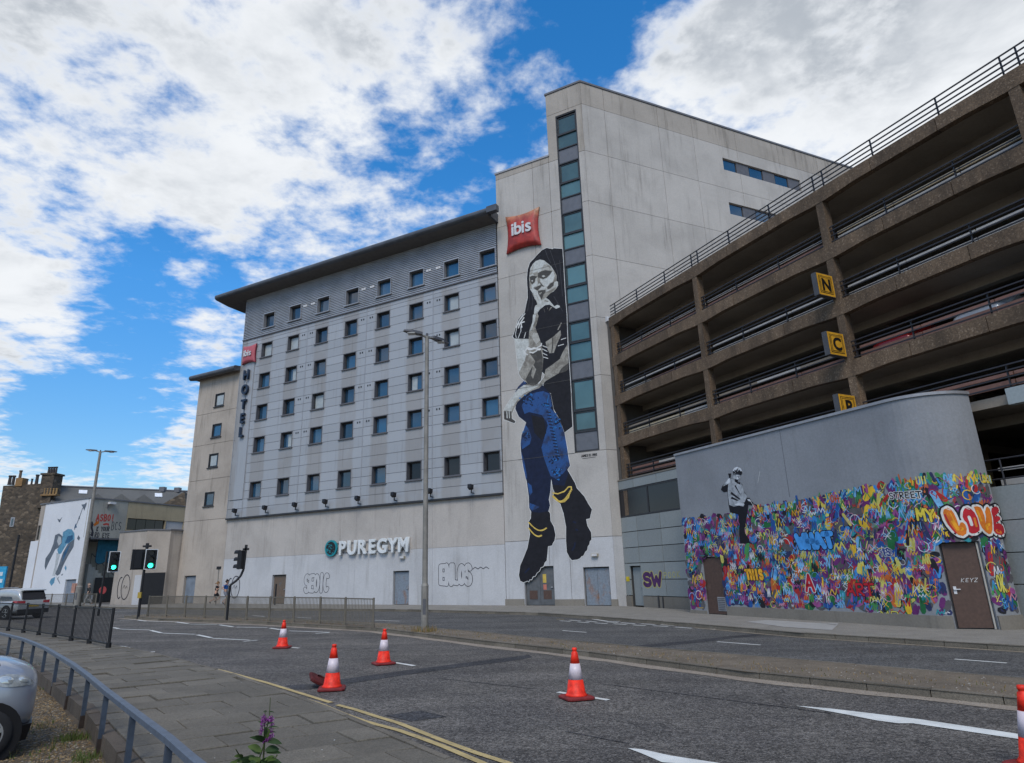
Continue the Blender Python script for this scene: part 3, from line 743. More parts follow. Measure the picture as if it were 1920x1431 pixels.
for z, h in ((4.62, .10), (4.15, .22)): part('barrier_rail', MB().box((UE, -.75, z), (11.6, -.65, z + h), 0, C), MT['pale_rail'], CP)
# lit fluorescent tube under the first deck
t = thing('tube_light', 'lit fluorescent tube under the lowest car park deck at the right edge', 'lamp', tuple(C.P(10, -3, 6.3)))
part('fitting', MB().box((9.55, -3.55, 6.42), (9.75, -2.2, 6.50), 0, C), MT['trim'], t)
part('tube', MB().box((9.6, -3.5, 6.36), (9.7, -2.25, 6.418), 0, C), emit('warm_tube', (1, .86, .55), 4), t)
# flag signs N C P on the second column
yel = paint('sign_yellow', (.52, .27, .022), .5); blk = paint('sign_black', (.012, .011, .010), .5)
S_ = Face(C.P(15.59, 0, 0)[:2], 0.0); S_.d = C.n.copy(); S_.n = -C.d
for ch, v0, v1, which in (('N', 12.28, 13.26, 'topmost'), ('C', 9.73, 10.70, 'middle'), ('P', 7.16, 8.13, 'lowest')):
    t = thing('letter_sign', f'square yellow and black letter {ch} sign, {which} of three projecting from the car park', 'sign', tuple(C.P(15.6, .5, v0)), 'projecting letter signs')
    part('casing', MB().box((.02, -.22, v0), (1.04, 0, v1), 0, S_), plain('sign_casing', (.07, .07, .075), .5), t)
    cu, cv = .53, (v0 + v1) / 2
    mb = MB()
    for i, (r0, mi) in enumerate(((.475, 0), (.385, 1), (.355, 0), (.325, 1), (.30, 0))):
        mb.box((cu - r0, -.001, cv - r0), (cu + r0, .004 + .004 * i, cv + r0), mi, S_)
    part('face', mb, [yel, blk], t)
    me = text_mesh(ch, .72, .006, .022); me.materials.clear(); me.materials.append(blk)
    put('letter', me, t, fmat(S_, cu, .030, cv - .25))
    mb = MB(); mb.tube(C.P(15.70, -.16, v0 + .25), C.P(15.70, .03, v0 + .25), .02); mb.tube(C.P(15.70, -.16, v1 - .25), C.P(15.70, .03, v1 - .25), .02)
    part('bracket', mb, MT['dark'], t)

# ------------------------------------------------------------------ GRAFFITI WALL: straight, then rounding back into the car park
A0, A1, RD = 24.0, 13.2, 1.73                            # along-positions of the straight part; radius of the round end
PW = 20.87; WOFF = 22.9 - PW                              # stands this far in front of the car park face
def wall_pt(s, v, off=0.0):
    L = A0 - A1
    if s <= L: return C.P(A0 - s, WOFF + off, v)
    a = (s - L) / RD; r = RD + off
    return C.P(A1 - r * math.sin(a), WOFF - RD + r * math.cos(a), v)
SL = A0 - A1 + RD * math.pi / 2
def wall_uv(x, y):
    r = pray(x, y); d2 = np.array([r @ C.d, -(r @ C.n)])          # ray in plan, (along, perp)
    c0 = np.array([(CAM - C.o) @ C.d, 22.9 - ((CAM - C.o) @ C.n) ])
    t = None
    o2 = np.array([CAM @ C.d - C.o @ C.d, -((CAM - C.o) @ C.n)])   # perp measured from the car park face, negative outside
    tp = (-WOFF - o2[1]) / d2[1]; al = o2[0] + tp * d2[0]
    if al >= A1: return A0 - al, (CAM + tp * r)[2]
    cc = np.array([A1, -(WOFF - RD)]); m = o2 - cc
    a_, b_2, c_ = d2 @ d2, 2 * (m @ d2), m @ m - RD * RD; dis = b_2 * b_2 - 4 * a_ * c_
    if dis < 0: return SL, (CAM + (-b_2 / 2 / a_) * r)[2]
    tp = (-b_2 - math.sqrt(dis)) / 2 / a_; q = o2 + tp * d2 - cc
    ang = math.atan2(-q[0], -q[1]); return (A0 - A1) + RD * ang, (CAM + tp * r)[2]
GW = thing('rounded_wall', 'tall grey painted wall with a rounded right end in front of the car park', 'wall', tuple(C.P(18, WOFF, -.1)))
def wq(x, y): s, v = wall_uv(x, y); return s, v
dl0, dl1 = wq(1315, 1046)[0], wq(1352, 1046)[0]; dlt = wq(1330, 1044)[1]
dr0, dr1 = wq(1758, 1017)[0], wq(1836, 1015)[0]; drt = wq(1790, 1016)[1]
VT = 7.08
ss = [0] + [i * .9 for i in range(1, 12)] + [A0 - A1 + RD * math.pi / 2 * i / 12 for i in range(13)] + [dl0, dl1, dr0, dr1]; ss = sorted(set(ss))
vv = sorted({-1, dlt, drt, 3.6, 4.4, 5.6, VT})
mb = MB()
for a, b in zip(ss[:-1], ss[1:]):
    for c, d in zip(vv[:-1], vv[1:]):
        m = (a + b) / 2
        if (dl0 < m < dl1 and d <= dlt + .001) or (dr0 < m < dr1 and d <= drt + .001): continue
        mb.add([wall_pt(a, c), wall_pt(b, c), wall_pt(b, d), wall_pt(a, d)], [(0, 1, 2, 3)])
for s_, vt_ in ((dl0, dlt), (dl1, dlt), (dr0, drt), (dr1, drt)): mb.add([wall_pt(s_, -1), wall_pt(s_, -1, -.3), wall_pt(s_, vt_, -.3), wall_pt(s_, vt_)], [(0, 1, 2, 3)])
for a, b, vt_ in ((dl0, dl1, dlt), (dr0, dr1, drt)): mb.add([wall_pt(a, vt_), wall_pt(b, vt_), wall_pt(b, vt_, -.3), wall_pt(a, vt_, -.3)], [(0, 1, 2, 3)])
mb.add([wall_pt(0, -1), wall_pt(0, VT), C.P(A0, -.0, VT), C.P(A0, -.0, -1)], [(0, 1, 2, 3)])
pl = [wall_pt(s_, VT) for s_ in ss] + [C.P(A0, 0, VT)]; mb.add(pl, [tuple(range(len(pl)))])
part('wall', mb, MT['graywall'], GW)
def ribbon(s0, s1, v0, v1, o0, o1, skip=(), n=60):
    mb = MB(); e = sorted({s0 + (s1 - s0) * i / n for i in range(n + 1)} | {x for q in skip for x in q if s0 < x < s1})
    for a, b in zip(e[:-1], e[1:]):
        if any(q[0] < (a + b) / 2 < q[1] for q in skip): continue
        mb.hexa([wall_pt(a, v0, o0), wall_pt(b, v0, o0), wall_pt(b, v0, o1), wall_pt(a, v0, o1), wall_pt(a, v1, o0), wall_pt(b, v1, o0), wall_pt(b, v1, o1), wall_pt(a, v1, o1)])
    return mb
part('coping', ribbon(-.03, SL, VT + .002, VT + .10, -.35, .05), MT['alu'], GW)
mb = ribbon(dl1 + .02, SL, -1, .27, .002, .05, skip=[(dr0 - .02, dr1 + .02)]); mb2 = ribbon(.0, dl0 - .02, -1, .05, .002, .05, n=3); mb.add(mb2.v, mb2.f)
part('plinth', mb, MT['plinth'], GW)
# downward joint on the upper wall
sj = wq(1468, 850)[0]; part('wall_joint', MB().hexa([wall_pt(sj, 4.4, .001), wall_pt(sj + .02, 4.4, .001), wall_pt(sj + .02, 4.4, .004), wall_pt(sj, 4.4, .004), wall_pt(sj, 7.05, .001), wall_pt(sj + .02, 7.05, .001), wall_pt(sj + .02, 7.05, .004), wall_pt(sj, 7.05, .004)]), MT['trim'], GW)
def chord_door(s0, s1, vt, rec, label):
    a, b = wall_pt(s0, 0, -rec), wall_pt(s1, 0, -rec); dd = (b - a); Lq = np.hypot(dd[0], dd[1]); d = dd / Lq
    f = Face(a[:2], math.atan2(d[0], d[1])); g = gz(a[0], a[1]) + .12
    dr = link('door', MB().box((0, -.06, -.6), (Lq, 0, vt), 0, f).mesh('door_back', MT['dark'], wloc(GW)), GW)
    part('leaf', MB().box((.05, .0, g + .03), (Lq - .05, .045, vt - .05), 0, f), MT['door_brown'], dr)
    return dr, f, Lq, g
dA, fA, LA, gA = chord_door(dl0, dl1, dlt, .10, '')
mb = MB(); mb.box((LA * .55, .045, gA + .15), (LA * .93, .06, gA + .72), 0, fA); part('vent_frame', mb, MT['alu'], dA)
for k in range(7): part('vent_slat', MB().box((LA * .58, .06, gA + .19 + k * .075), (LA * .90, .075, gA + .225 + k * .075), 0, fA), MT['trim'], dA)
dB, fB, LB, gB = chord_door(dr0, dr1, drt, .16, '')
mb = MB(); mb.box((.12, .045, gB + 1.0), (.20, .06, gB + 1.22), 0, fB); mb.box((.12, .06, gB + 1.12), (.30, .10, gB + 1.15), 0, fB); part('handle', mb, MT['whiteframe'], dB)
mb = MB(); mb.box((LB - .045, .046, gB), (LB + .0, .10, drt - .02), 0, fB); part('jamb', mb, plain('pale_jamb', (.36, .34, .30), .7), dB)
# ------------------------------------------------------------------ PAINT ON WALLS: flat strokes and shapes a few millimetres proud
class Paint:
    def __init__(s, fn): s.fn = fn; s.parts = {}
    def mbof(s, k): return s.parts.setdefault(k, MB())
    def poly(s, k, pts, off, mi=0): s.mbof(k).add([s.fn(a, b, off) for a, b in pts], [tuple(range(len(pts)))], mi)
    def bent(s, k, pts, off, mi=0, st=.05):              # a filled shape cut into narrow slices so that it follows the curve
        def clip(L, x, sg):
            o = []
            for p, q in zip(L, L[1:] + L[:1]):
                pi, qi = (p[0] - x) * sg >= 0, (q[0] - x) * sg >= 0
                if pi: o.append(p)
                if pi != qi: t = (x - p[0]) / (q[0] - p[0]); o.append((x, p[1] + (q[1] - p[1]) * t))
            return o
        x = min(p[0] for p in pts)
        while x < max(p[0] for p in pts):
            L = clip(clip([tuple(p) for p in pts], x, 1), x + st, -1)
            if len(L) > 2: s.poly(k, L, off, mi)
            x += st
    def cap(s, k, a, b, w, off, mi=0, n=5):
        a = np.array(a, float); b = np.array(b, float); d = b - a; L = np.hypot(*d); d = d / L if L > 1e-6 else np.array([1., 0]); q = np.array([-d[1], d[0]]); r = w / 2
        pts = [b + r * (d * math.sin(t) + q * math.cos(t)) for t in np.linspace(0, math.pi, n)] + [a + r * (-d * math.sin(t) - q * math.cos(t)) for t in np.linspace(0, math.pi, n)]
        s.poly(k, pts, off, mi)
    def line(s, k, pts, w, off, mi=0, step=4e-5, n=5, taper=False):
        if getattr(s, 'bend', None) is not None:
            out = [pts[0]]
            for a, b in zip(pts[:-1], pts[1:]):
                m = max(1, int(np.hypot(b[0] - a[0], b[1] - a[1]) / .16)) if max(a[0], b[0]) > s.bend else 1
                out += [(a[0] + (b[0] - a[0]) * i / m, a[1] + (b[1] - a[1]) * i / m) for i in range(1, m + 1)]
            pts = out
        for i, (a, b) in enumerate(zip(pts[:-1], pts[1:])):
            ww = w * (1 - .5 * i / max(1, len(pts) - 1)) if taper else w
            s.cap(k, a, b, ww, off + i * step, mi, n)
# a small stroke alphabet (unit boxes)
def arc(cx, cy, rx, ry, a0, a1, n=8): return [(cx + rx * math.cos(rad(a0 + (a1 - a0) * i / n)), cy + ry * math.sin(rad(a0 + (a1 - a0) * i / n))) for i in range(n + 1)]
FONT = {'L': [[(.15, 1), (.15, .1), (.8, .05)]], 'O': [arc(.5, .5, .38, .45, 90, 450, 14)], 'V': [[(.08, 1), (.48, .03), (.88, 1)]], 'E': [[(.85, .97), (.2, .95), (.2, .05), (.85, .03)], [(.2, .5), (.75, .5)]],
 'W': [[(.02, 1), (.25, .03), (.5, .7), (.75, .03), (.98, 1)]], 'H': [[(.15, 1), (.15, 0)], [(.85, 1), (.85, 0)], [(.15, .5), (.85, .5)]], 'A': [[(.05, 0), (.5, 1), (.95, 0)], [(.22, .35), (.78, .35)]],
 'T': [[(.02, .97), (.98, .97)], [(.5, .97), (.5, 0)]], 'I': [[(.5, 1), (.5, 0)]], 'S': [arc(.5, .74, .33, .24, 20, 270, 8) + arc(.5, .26, .35, .25, 90, -160, 8)], 'R': [[(.15, 0), (.15, 1), (.6, 1)] + arc(.58, .76, .28, .24, 90, -90, 6) + [(.2, .5), (.88, 0)]],
 'Y': [[(.05, 1), (.5, .5), (.95, 1)], [(.5, .5), (.5, 0)]], 'N': [[(.12, 0), (.12, 1), (.88, 0), (.88, 1)]], 'U': [[(.12, 1), (.12, .35)] + arc(.5, .33, .38, .32, 180, 360, 8) + [(.88, 1)]], 'D': [[(.15, 0), (.15, 1)] + arc(.3, .5, .58, .5, 90, -90, 8) + [(.15, 0)]],
 'F': [[(.15, 0), (.15, .97), (.85, .97)], [(.15, .52), (.7, .52)]], 'B': [[(.15, 0), (.15, 1)] + arc(.45, .76, .35, .24, 90, -90, 6) + arc(.45, .26, .42, .26, 90, -90, 6) + [(.15, 0)]], 'P': [[(.15, 0), (.15, 1), (.5, 1)] + arc(.5, .74, .36, .26, 90, -90, 6) + [(.15, .48)]],
 'K': [[(.15, 1), (.15, 0)], [(.85, 1), (.17, .45), (.88, 0)]], 'C': [arc(.52, .5, .4, .47, 50, 310, 10)], 'G': [arc(.52, .5, .4, .47, 50, 330, 10) + [(.88, .48), (.6, .48)]], 'M': [[(.05, 0), (.1, 1), (.5, .35), (.9, 1), (.95, 0)]], 'J': [[(.8, 1), (.8, .3)] + arc(.5, .3, .3, .27, 0, -170, 6)],
 'X': [[(.1, 0), (.9, 1)], [(.1, 1), (.9, 0)]], '!': [[(.5, 1), (.5, .3)], [(.5, .05), (.5, .04)]], ' ': [], '1': [[(.3, .8), (.5, 1), (.5, 0)]], 'Z': [[(.1, 1), (.9, 1), (.1, 0), (.9, 0)]]}
def word(P, key, txt, x, y, w, h, lw, off, mi=0, right=-1, slant=0.0, rise=0.0, gap=.18, n=5, jit=0.0):
    # x, y: left end of the base line as the viewer sees it; right = sign of "viewer's right" in the wall coordinate
    cw = w / len(txt)
    for i, ch in enumerate(txt):
        for st in FONT[ch]:
            pts = [(x + right * ((i + gap / 2 + px * (1 - gap)) * cw + slant * py * h), y + py * h + rise * (i + px) / len(txt) + R.uniform(-jit, jit)) for px, py in st]
            P.line(key, pts, lw, off + i * 2e-4, mi, n=n)
# ---- murals in tower coordinates
def hz(x0, y0, k): return lambda L: [H.uv(x0 + x * k, y0 + y * k) for x, y in L]
zA, zB, zC, zD = hz(960, 455, .11184), hz(935, 590, .14677), hz(960, 700, .13978), hz(960, 880, .15371)
WM = thing('woman_mural', 'towering mural of a dark-haired woman with finger to her lips, blue jeans, black boots', 'mural', tuple(H.P(3.5, .02, .2)))
Pw = Paint(lambda u, v, off: H.P(u, .004 + off, v))
ink = paint('mural_black', (.014, .014, .018))
def spray(name, a, b_, sc=1.6, lo=.42, hi=.62):
    m, n, b = _mat(name); B = NB(n); p = B.pos()
    c = B.mix(B.ramp(B.noise(p, sc, 7, .62, .5), lo, hi), a, b_); c = B.val(B.ramp(B.noise(p, 9, 5, .65), .25, .75, .8, 1.18), c)
    B.link(c, b.inputs['Base Color']); b.inputs['Roughness'].default_value = .75; return m
halo = paint('mural_halo', (.58, .58, .56)); lite = spray('mural_light_skin', (.47, .485, .465), (.36, .36, .33), 1.8, .45, .68); midc = spray('mural_mid_skin', (.29, .275, .24), (.17, .155, .13), 2.2, .42, .62); dk = spray('mural_dark_skin', (.045, .042, .038), (.10, .092, .08), 2.5, .5, .7)
blue = spray('mural_blue', (.010, .062, .21), (.011, .022, .065), 1.3, .46, .66); sky_b = paint('mural_bright_blue', (.02, .14, .38)); navy_m = paint('mural_navy', (.011, .017, .042)); gold = paint('mural_gold', (.62, .44, .10)); cream = spray('mural_warm_skin', (.37, .36, .325), (.28, .265, .23), 2.0)
hair = zA([(845, 105), (700, 95), (680, 110), (580, 90), (500, 130), (440, 190), (350, 290), (300, 340), (265, 450), (250, 600), (262, 800), (265, 920), (240, 1030), (215, 1170), (150, 1230), (100, 1300), (60, 1431)]) + zB([(200, 230), (180, 280), (200, 305), (390, 312), (400, 560), (600, 780), (560, 960)]) + zC([(520, 270), (560, 480), (640, 620), (705, 795), (812, 715), (800, 500), (775, 0)]) + zB([(925, 1000), (905, 700), (880, 350), (870, 0)]) + zA([(900, 1000), (880, 700), (860, 300)])
jeans = zC([(190, 110), (150, 130), (50, 250), (60, 350), (45, 480), (90, 580), (190, 660), (165, 740), (128, 830), (115, 950), (120, 1050), (150, 1250), (190, 1431)]) + zD([(165, 80), (180, 150), (205, 330), (210, 470), (235, 520), (340, 530), (445, 510), (465, 440), (450, 370), (470, 260), (478, 120), (500, 190), (640, 200), (690, 40)]) + zC([(745, 1290), (780, 1240), (760, 1140), (740, 1000), (720, 900), (700, 790), (640, 620), (560, 500), (520, 280), (400, 150)])
bootl = zD([(235, 515), (230, 600), (205, 640), (205, 700), (220, 790), (190, 960), (150, 1060), (100, 1180), (85, 1290), (100, 1360), (140, 1380), (190, 1360), (205, 1370), (215, 1345), (240, 1345), (255, 1310), (285, 1300), (305, 1262), (335, 1240), (350, 1200), (385, 1185), (400, 1140), (425, 1110), (430, 1060), (440, 940), (490, 930), (500, 900), (520, 870), (530, 800), (510, 700), (470, 630), (465, 540), (445, 512)])
bootr = zD([(470, 60), (480, 110), (490, 180), (500, 240), (520, 280), (500, 330), (520, 370), (590, 420), (630, 540), (660, 700), (660, 880), (670, 1010), (700, 1070), (730, 1110), (800, 1100), (830, 1085), (850, 1060), (870, 1055), (895, 1005), (915, 990), (925, 940), (945, 915), (950, 880), (968, 860), (970, 830), (965, 770), (920, 690), (905, 610), (950, 600), (975, 490), (930, 420), (880, 330), (790, 230), (770, 170), (690, 30), (600, 20)])
arm2 = zB([(885, 370), (890, 620), (800, 690), (770, 750), (700, 790), (600, 850), (520, 940), (430, 970), (380, 1000), (300, 1060), (240, 1120), (200, 1200), (170, 1270), (170, 1330), (215, 1360), (205, 1390), (150, 1370), (70, 1340), (65, 1230), (100, 1160), (180, 1050), (240, 960), (320, 900), (370, 890), (440, 910), (520, 880), (580, 800), (600, 700), (700, 630), (780, 570), (820, 480)])
arm1 = zA([(375, 1190), (430, 1180), (445, 1250), (400, 1350), (340, 1431)]) + zB([(515, 0), (490, 100), (470, 170), (500, 250), (530, 330), (560, 450), (570, 560), (560, 720), (540, 840), (480, 900), (420, 910), (370, 885), (330, 845), (290, 810), (262, 760), (250, 700), (240, 600), (225, 480), (205, 305), (385, 315), (390, 210), (430, 100)])
for pts in (hair, jeans, bootl, bootr, arm2, arm1): Pw.line('painted_outline', pts + pts[:1], .075, .0003, 0, step=1.2e-5)
Pw.poly('hair_and_top', hair, .0024); Pw.poly('jeans', jeans, .0036, 0); Pw.poly('boots', bootl, .0030); Pw.poly('boots', bootr, .0028)
Pw.poly('jeans', zC([(150, 400), (205, 300), (330, 255), (420, 240), (505, 275), (535, 440), (470, 520), (450, 640), (400, 560), (230, 520), (170, 545), (130, 440)]), .0040, 1)
Pw.poly('jeans', zC([(470, 480), (520, 470), (600, 560), (660, 690), (705, 800), (740, 1000), (772, 1240), (690, 1340), (600, 1420), (520, 1380), (470, 1250), (430, 1140), (395, 1000), (440, 850), (480, 700), (440, 560)]), .0044, 1)
Pw.poly('jeans', zC([(180, 690), (230, 760), (262, 860), (240, 950), (140, 1020), (120, 950), (133, 830)]), .0046, 1)
Pw.poly('jeans', zC([(122, 1040), (165, 1180), (205, 1400), (188, 1425), (150, 1250)]), .0047, 1)
Pw.poly('jeans', zD([(190, 160), (240, 200), (250, 280), (215, 330)]), .0047, 1); Pw.poly('jeans', zD([(215, 410), (290, 440), (335, 460), (250, 505), (215, 470)]), .0047, 1)
Pw.poly('jeans', zC([(260, 560), (430, 600), (460, 800), (400, 900), (300, 800)]), .0045, 3)
Pw.poly('jeans', zB([(325, 845), (350, 880), (240, 960), (205, 1000), (250, 920)]), .0050, 1)
for pts in ([(490, 300), (478, 380), (482, 450)], [(500, 510), (520, 600), (560, 760), (590, 920), (610, 1040), (632, 1150)], [(560, 560), (620, 640), (665, 720)]): Pw.line('jeans', zC(pts), .045, .0054, 2)
for k in range(15):
    y = 520 + k * 42; x = 465 + k * 9; Pw.line('jeans', zC([(x, y), (x + 48, y + 8)]), .075, .0058 + k * 2e-5, 0)
for k in range(150):
    c = R.choice([(230, 330, 85, 70), (230, 330, 85, 70), (190, 850, 40, 75), (600, 640, 70, 100), (560, 1170, 80, 40), (590, 1330, 100, 80), (590, 1330, 100, 80), (450, 430, 40, 30)])
    x, y = c[0] + R.gauss(0, .5) * c[2], c[1] + R.gauss(0, .5) * c[3]
    Pw.line('jeans', zC([(x, y), (x + R.uniform(-22, 22), y + R.uniform(-12, 12))]), R.uniform(.05, .10), .0062 + k * 1.2e-5, R.choice([0, 0, 2]))
Pw.poly('arms', arm2, .0062, 1); Pw.poly('arms', zB([(325, 900), (440, 915), (520, 905), (430, 955), (330, 1005), (265, 1060), (205, 1140), (165, 1235), (70, 1225), (102, 1160), (182, 1052), (245, 960)]), .0070, 0)
Pw.poly('arms', zB([(68, 1235), (160, 1238), (168, 1330), (213, 1362), (203, 1388), (150, 1368), (72, 1336)]), .0071, 2)
for x in (105, 135): Pw.line('arms', zB([(x, 1240), (x + 5, 1320)]), .07, .0075, 0)
Pw.poly('arms', zB([(890, 620), (800, 690), (775, 750), (850, 730), (890, 700)]), .0072, 2)
Pw.poly('arms', arm1, .0078, 1); Pw.poly('arms', zB([(207, 308), (383, 318), (385, 400), (360, 440), (350, 520), (335, 590), (290, 680), (268, 735), (252, 700), (242, 600), (227, 480)]), .0086, 0)
Pw.poly('arms', zB([(400, 500), (540, 440), (565, 560), (560, 720), (540, 838), (480, 898), (420, 908), (372, 882), (342, 830), (400, 720), (470, 600)]), .0088, 2)
Pw.poly('arms', zB([(440, 640), (480, 700), (440, 820), (415, 780)]), .0092, 1); Pw.poly('arms', zB([(440, 0), (480, 0), (455, 100), (425, 190), (400, 215), (432, 100)]), .0090, 0)
Pw.poly('arms', zB([(500, 240), (530, 330), (480, 380), (420, 290), (450, 230)]), .0090, 3)
Pw.poly('neck_and_chest', zB([(600, 350), (690, 290), (790, 200), (800, 260), (745, 380), (705, 490), (650, 495), (610, 410)]), .0066, 1)
Pw.line('neck_and_chest', zB([(690, 300), (690, 400), (680, 480)]), .08, .0070, 2); Pw.line('neck_and_chest', zB([(760, 190), (800, 110)]), .08, .0068, 1)
face = zA([(470, 285), (540, 300), (600, 350), (660, 400), (690, 450), (720, 500), (745, 560), (740, 640), (772, 660), (775, 720), (740, 775), (700, 820), (640, 850), (600, 880), (560, 930), (520, 975), (490, 985), (400, 960), (360, 900), (340, 840), (308, 790), (298, 680), (290, 600), (300, 500), (310, 430), (350, 360), (400, 310)])
Pw.poly('face', face, .0076, 0)
for k, (mi, L) in enumerate([(3, [(500, 440), (545, 370), (610, 385), (660, 440), (690, 480), (560, 452)]), (1, [(580, 360), (650, 410), (640, 430), (590, 400)]), (1, [(700, 470), (745, 560), (740, 650), (690, 665), (722, 560)]), (2, [(590, 750), (640, 690), (705, 655), (695, 720), (640, 770), (600, 782)]), (1, [(540, 850), (640, 800), (740, 745), (735, 778), (640, 848), (560, 928), (505, 972)]),
  (1, [(350, 520), (430, 490), (430, 560), (390, 555)]), (1, [(430, 600), (470, 590), (470, 680), (440, 690), (430, 640)]), (3, [(320, 450), (360, 380), (340, 520), (305, 540)]), (1, [(300, 650), (320, 700), (330, 780), (305, 760)]), (2, [(300, 580), (340, 560), (380, 560), (432, 572), (392, 602), (382, 660), (340, 702), (312, 660)]), (2, [(432, 520), (500, 480), (560, 465), (670, 480), (640, 530), (580, 590), (520, 612), (470, 592), (438, 590)]),
  (2, [(365, 760), (420, 742), (497, 710), (480, 752), (430, 802), (400, 790)]), (2, [(438, 812), (500, 800), (562, 795), (560, 840), (530, 872), (500, 962), (478, 920), (448, 862)]), (1, [(460, 850), (497, 840), (470, 872)]), (0, [(505, 562), (530, 552), (556, 566), (530, 578)]), (0, [(330, 640), (352, 634), (345, 658)]), (2, [(400, 930), (360, 880), (350, 850), (380, 860), (400, 900)]), (2, [(470, 665), (500, 700), (540, 740), (500, 730)])]):
    Pw.line('face', zA(L) + zA(L)[:1], .07 if mi == 2 else .05, .0079 + k * 3e-4, {2: 1, 1: 3, 3: 3, 0: 3}[mi], step=4e-6, n=4); Pw.poly('face', zA(L), .0082 + k * 3e-4, mi)
Pw.poly('hand', zA([(375, 785), (410, 800), (430, 860), (470, 970), (490, 982), (570, 925), (620, 960), (670, 1020), (710, 1070), (760, 1045), (800, 1060), (806, 1085), (740, 1112), (690, 1080), (630, 1040), (560, 1050), (510, 1090), (470, 1120), (430, 1180), (370, 1200), (375, 1120), (390, 1060), (428, 1040), (410, 980), (380, 940), (355, 850)]), .0140, 0)
for i, L in enumerate(([(560, 130), (600, 250), (650, 340)], [(640, 130), (700, 300), (760, 480), (800, 700)], [(480, 210), (420, 260), (360, 330)], [(800, 300), (820, 600), (850, 900)], [(290, 620), (300, 800), (290, 1000), (260, 1150)], [(330, 850), (350, 980), (330, 1120)], [(700, 900), (760, 1000), (850, 1150)])): Pw.line('hair_and_top', zA(L), .035, .0027 + i * 6e-5, 1)
for k, L in enumerate([[(530, 985), (600, 1000), (620, 985), (560, 965)], [(530, 1090), (560, 1180), (545, 1150)], [(590, 1070), (610, 1130), (595, 1110)], [(650, 1080), (680, 1085), (620, 1150)], [(400, 850), (440, 930), (450, 990), (420, 920)]]): Pw.poly('hand', zA(L), .0146 + k * 1e-4, 1)
for L in ([(215, 1195), (120, 1310), (75, 1420)], [(200, 1260), (130, 1360), (110, 1431)], [(205, 1330), (150, 1345), (165, 1420)]): Pw.line('sleeve_stripes', zA(L), .09, .0066)
for L in ([(235, 150), (215, 250), (225, 295)], [(285, 150), (285, 210), (250, 300)], [(345, 230), (325, 300)], [(310, 0), (270, 60), (250, 130)], [(565, 400), (620, 420)], [(560, 440), (620, 470)], [(560, 490), (620, 520)], [(560, 540), (630, 560)], [(800, 320), (860, 300)], [(760, 400), (830, 380)]): Pw.line('sleeve_stripes', zB(L), .05, .0070)
for L in ([(370, 420), (420, 440), (480, 430), (545, 395), (548, 370)], [(365, 435), (330, 470), (335, 500), (370, 512)], [(400, 480), (440, 490), (490, 460)]): Pw.line('bracelet', zB(L), .09, .0110, 0)
for k in range(16): Pw.cap('bracelet', *zB([(375 + k * 10.5, 430 + 8 * math.sin(k * .6)), (377 + k * 10.5, 446 + 8 * math.sin(k * .6))]), .07, .0118 + k * 2e-5, 0)
for L in ([(500, 290), (560, 300), (640, 270), (690, 215), (725, 215), (725, 250)], [(500, 320), (540, 360), (580, 400), (640, 395), (690, 345), (710, 270)]): Pw.line('ankle_chain', zD(L), .075, .0058)
for k in range(22): t = k / 21; Pw.cap('ankle_chain', *zD([(498 + 225 * t, 330 + 100 * math.sin(t * math.pi) - 90 * t), (504 + 225 * t, 342 + 100 * math.sin(t * math.pi) - 90 * t)]), .08, .0062 + k * 2e-5)
for k in range(18): t = k / 17; Pw.cap('ankle_chain', *zD([(205 + 210 * t, 650 + 95 * math.sin(t * math.pi * .75)), (212 + 210 * t, 654 + 95 * math.sin(t * math.pi * .75))]), .075, .0062 + k * 2e-5)
for k in range(14): t = k / 13; Pw.cap('ankle_chain', *zD([(205 + 150 * t, 720 + 95 * math.sin(t * math.pi * .65)), (212 + 150 * t, 726 + 95 * math.sin(t * math.pi * .65))]), .075, .0062 + k * 2e-5)
for L in ([(770, 900), (760, 950), (735, 985)], [(750, 640), (775, 650)], [(780, 735), (800, 742)], [(160, 1260), (210, 1210)]): Pw.line('boots', zD(L), .10, .0040, 1)
skins = [lite, midc, dk, cream]; jm = [navy_m, blue, sky_b, ink]
for k, ms in (('painted_outline', halo), ('hair_and_top', [ink, paint('hair_strand', (.05, .05, .058))]), ('boots', [ink, navy_m]), ('jeans', jm), ('neck_and_chest', skins), ('arms', skins), ('face', skins), ('hand', skins), ('sleeve_stripes', halo), ('bracelet', halo), ('ankle_chain', gold)):
    part(k, Pw.mbof(k), ms, WM)
mb = MB()
for i, v in enumerate((8.86, 13.6, 17.5, 21.9)): mb.box((2.1, .0185, v - .011), (6.0 if v < 20 else 4.6, .0195, v + .011), 0, H)
part('joint_line', mb, paint('joint_grey', (.085, .083, .08)), WM, kind='stuff')
# the boot toe carries on across the recessed door
q = zD([(140, 1190), (380, 1185), (350, 1215), (335, 1240), (305, 1262), (285, 1300), (255, 1310), (240, 1345), (215, 1345), (205, 1370), (150, 1378)])
mb = MB(); mb.add([H.P(*(lambda a: (a[0] + (a[0] - 4.9) * 0, -.150, a[1]))(p)) for p in q], [tuple(range(len(q)))]); part('boot_toe', mb, ink, WM)
# signature
tx = Paint(lambda u, v, off: H.P(u, .004 + off, v)); u0, v0 = H.uv(1089, 854)
word(tx, 'a', 'JAMES', u0, v0 - .12, .48, .14, .035, 0); word(tx, 'a', 'KLINGE', u0 - .52, v0 - .12, .55, .14, .035, 0)
tx.line('a', [(u0 - .1, v0 - .22), (u0 - .95, v0 - .20)], .03, .0)
part('signature', tx.mbof('a'), ink, WM)
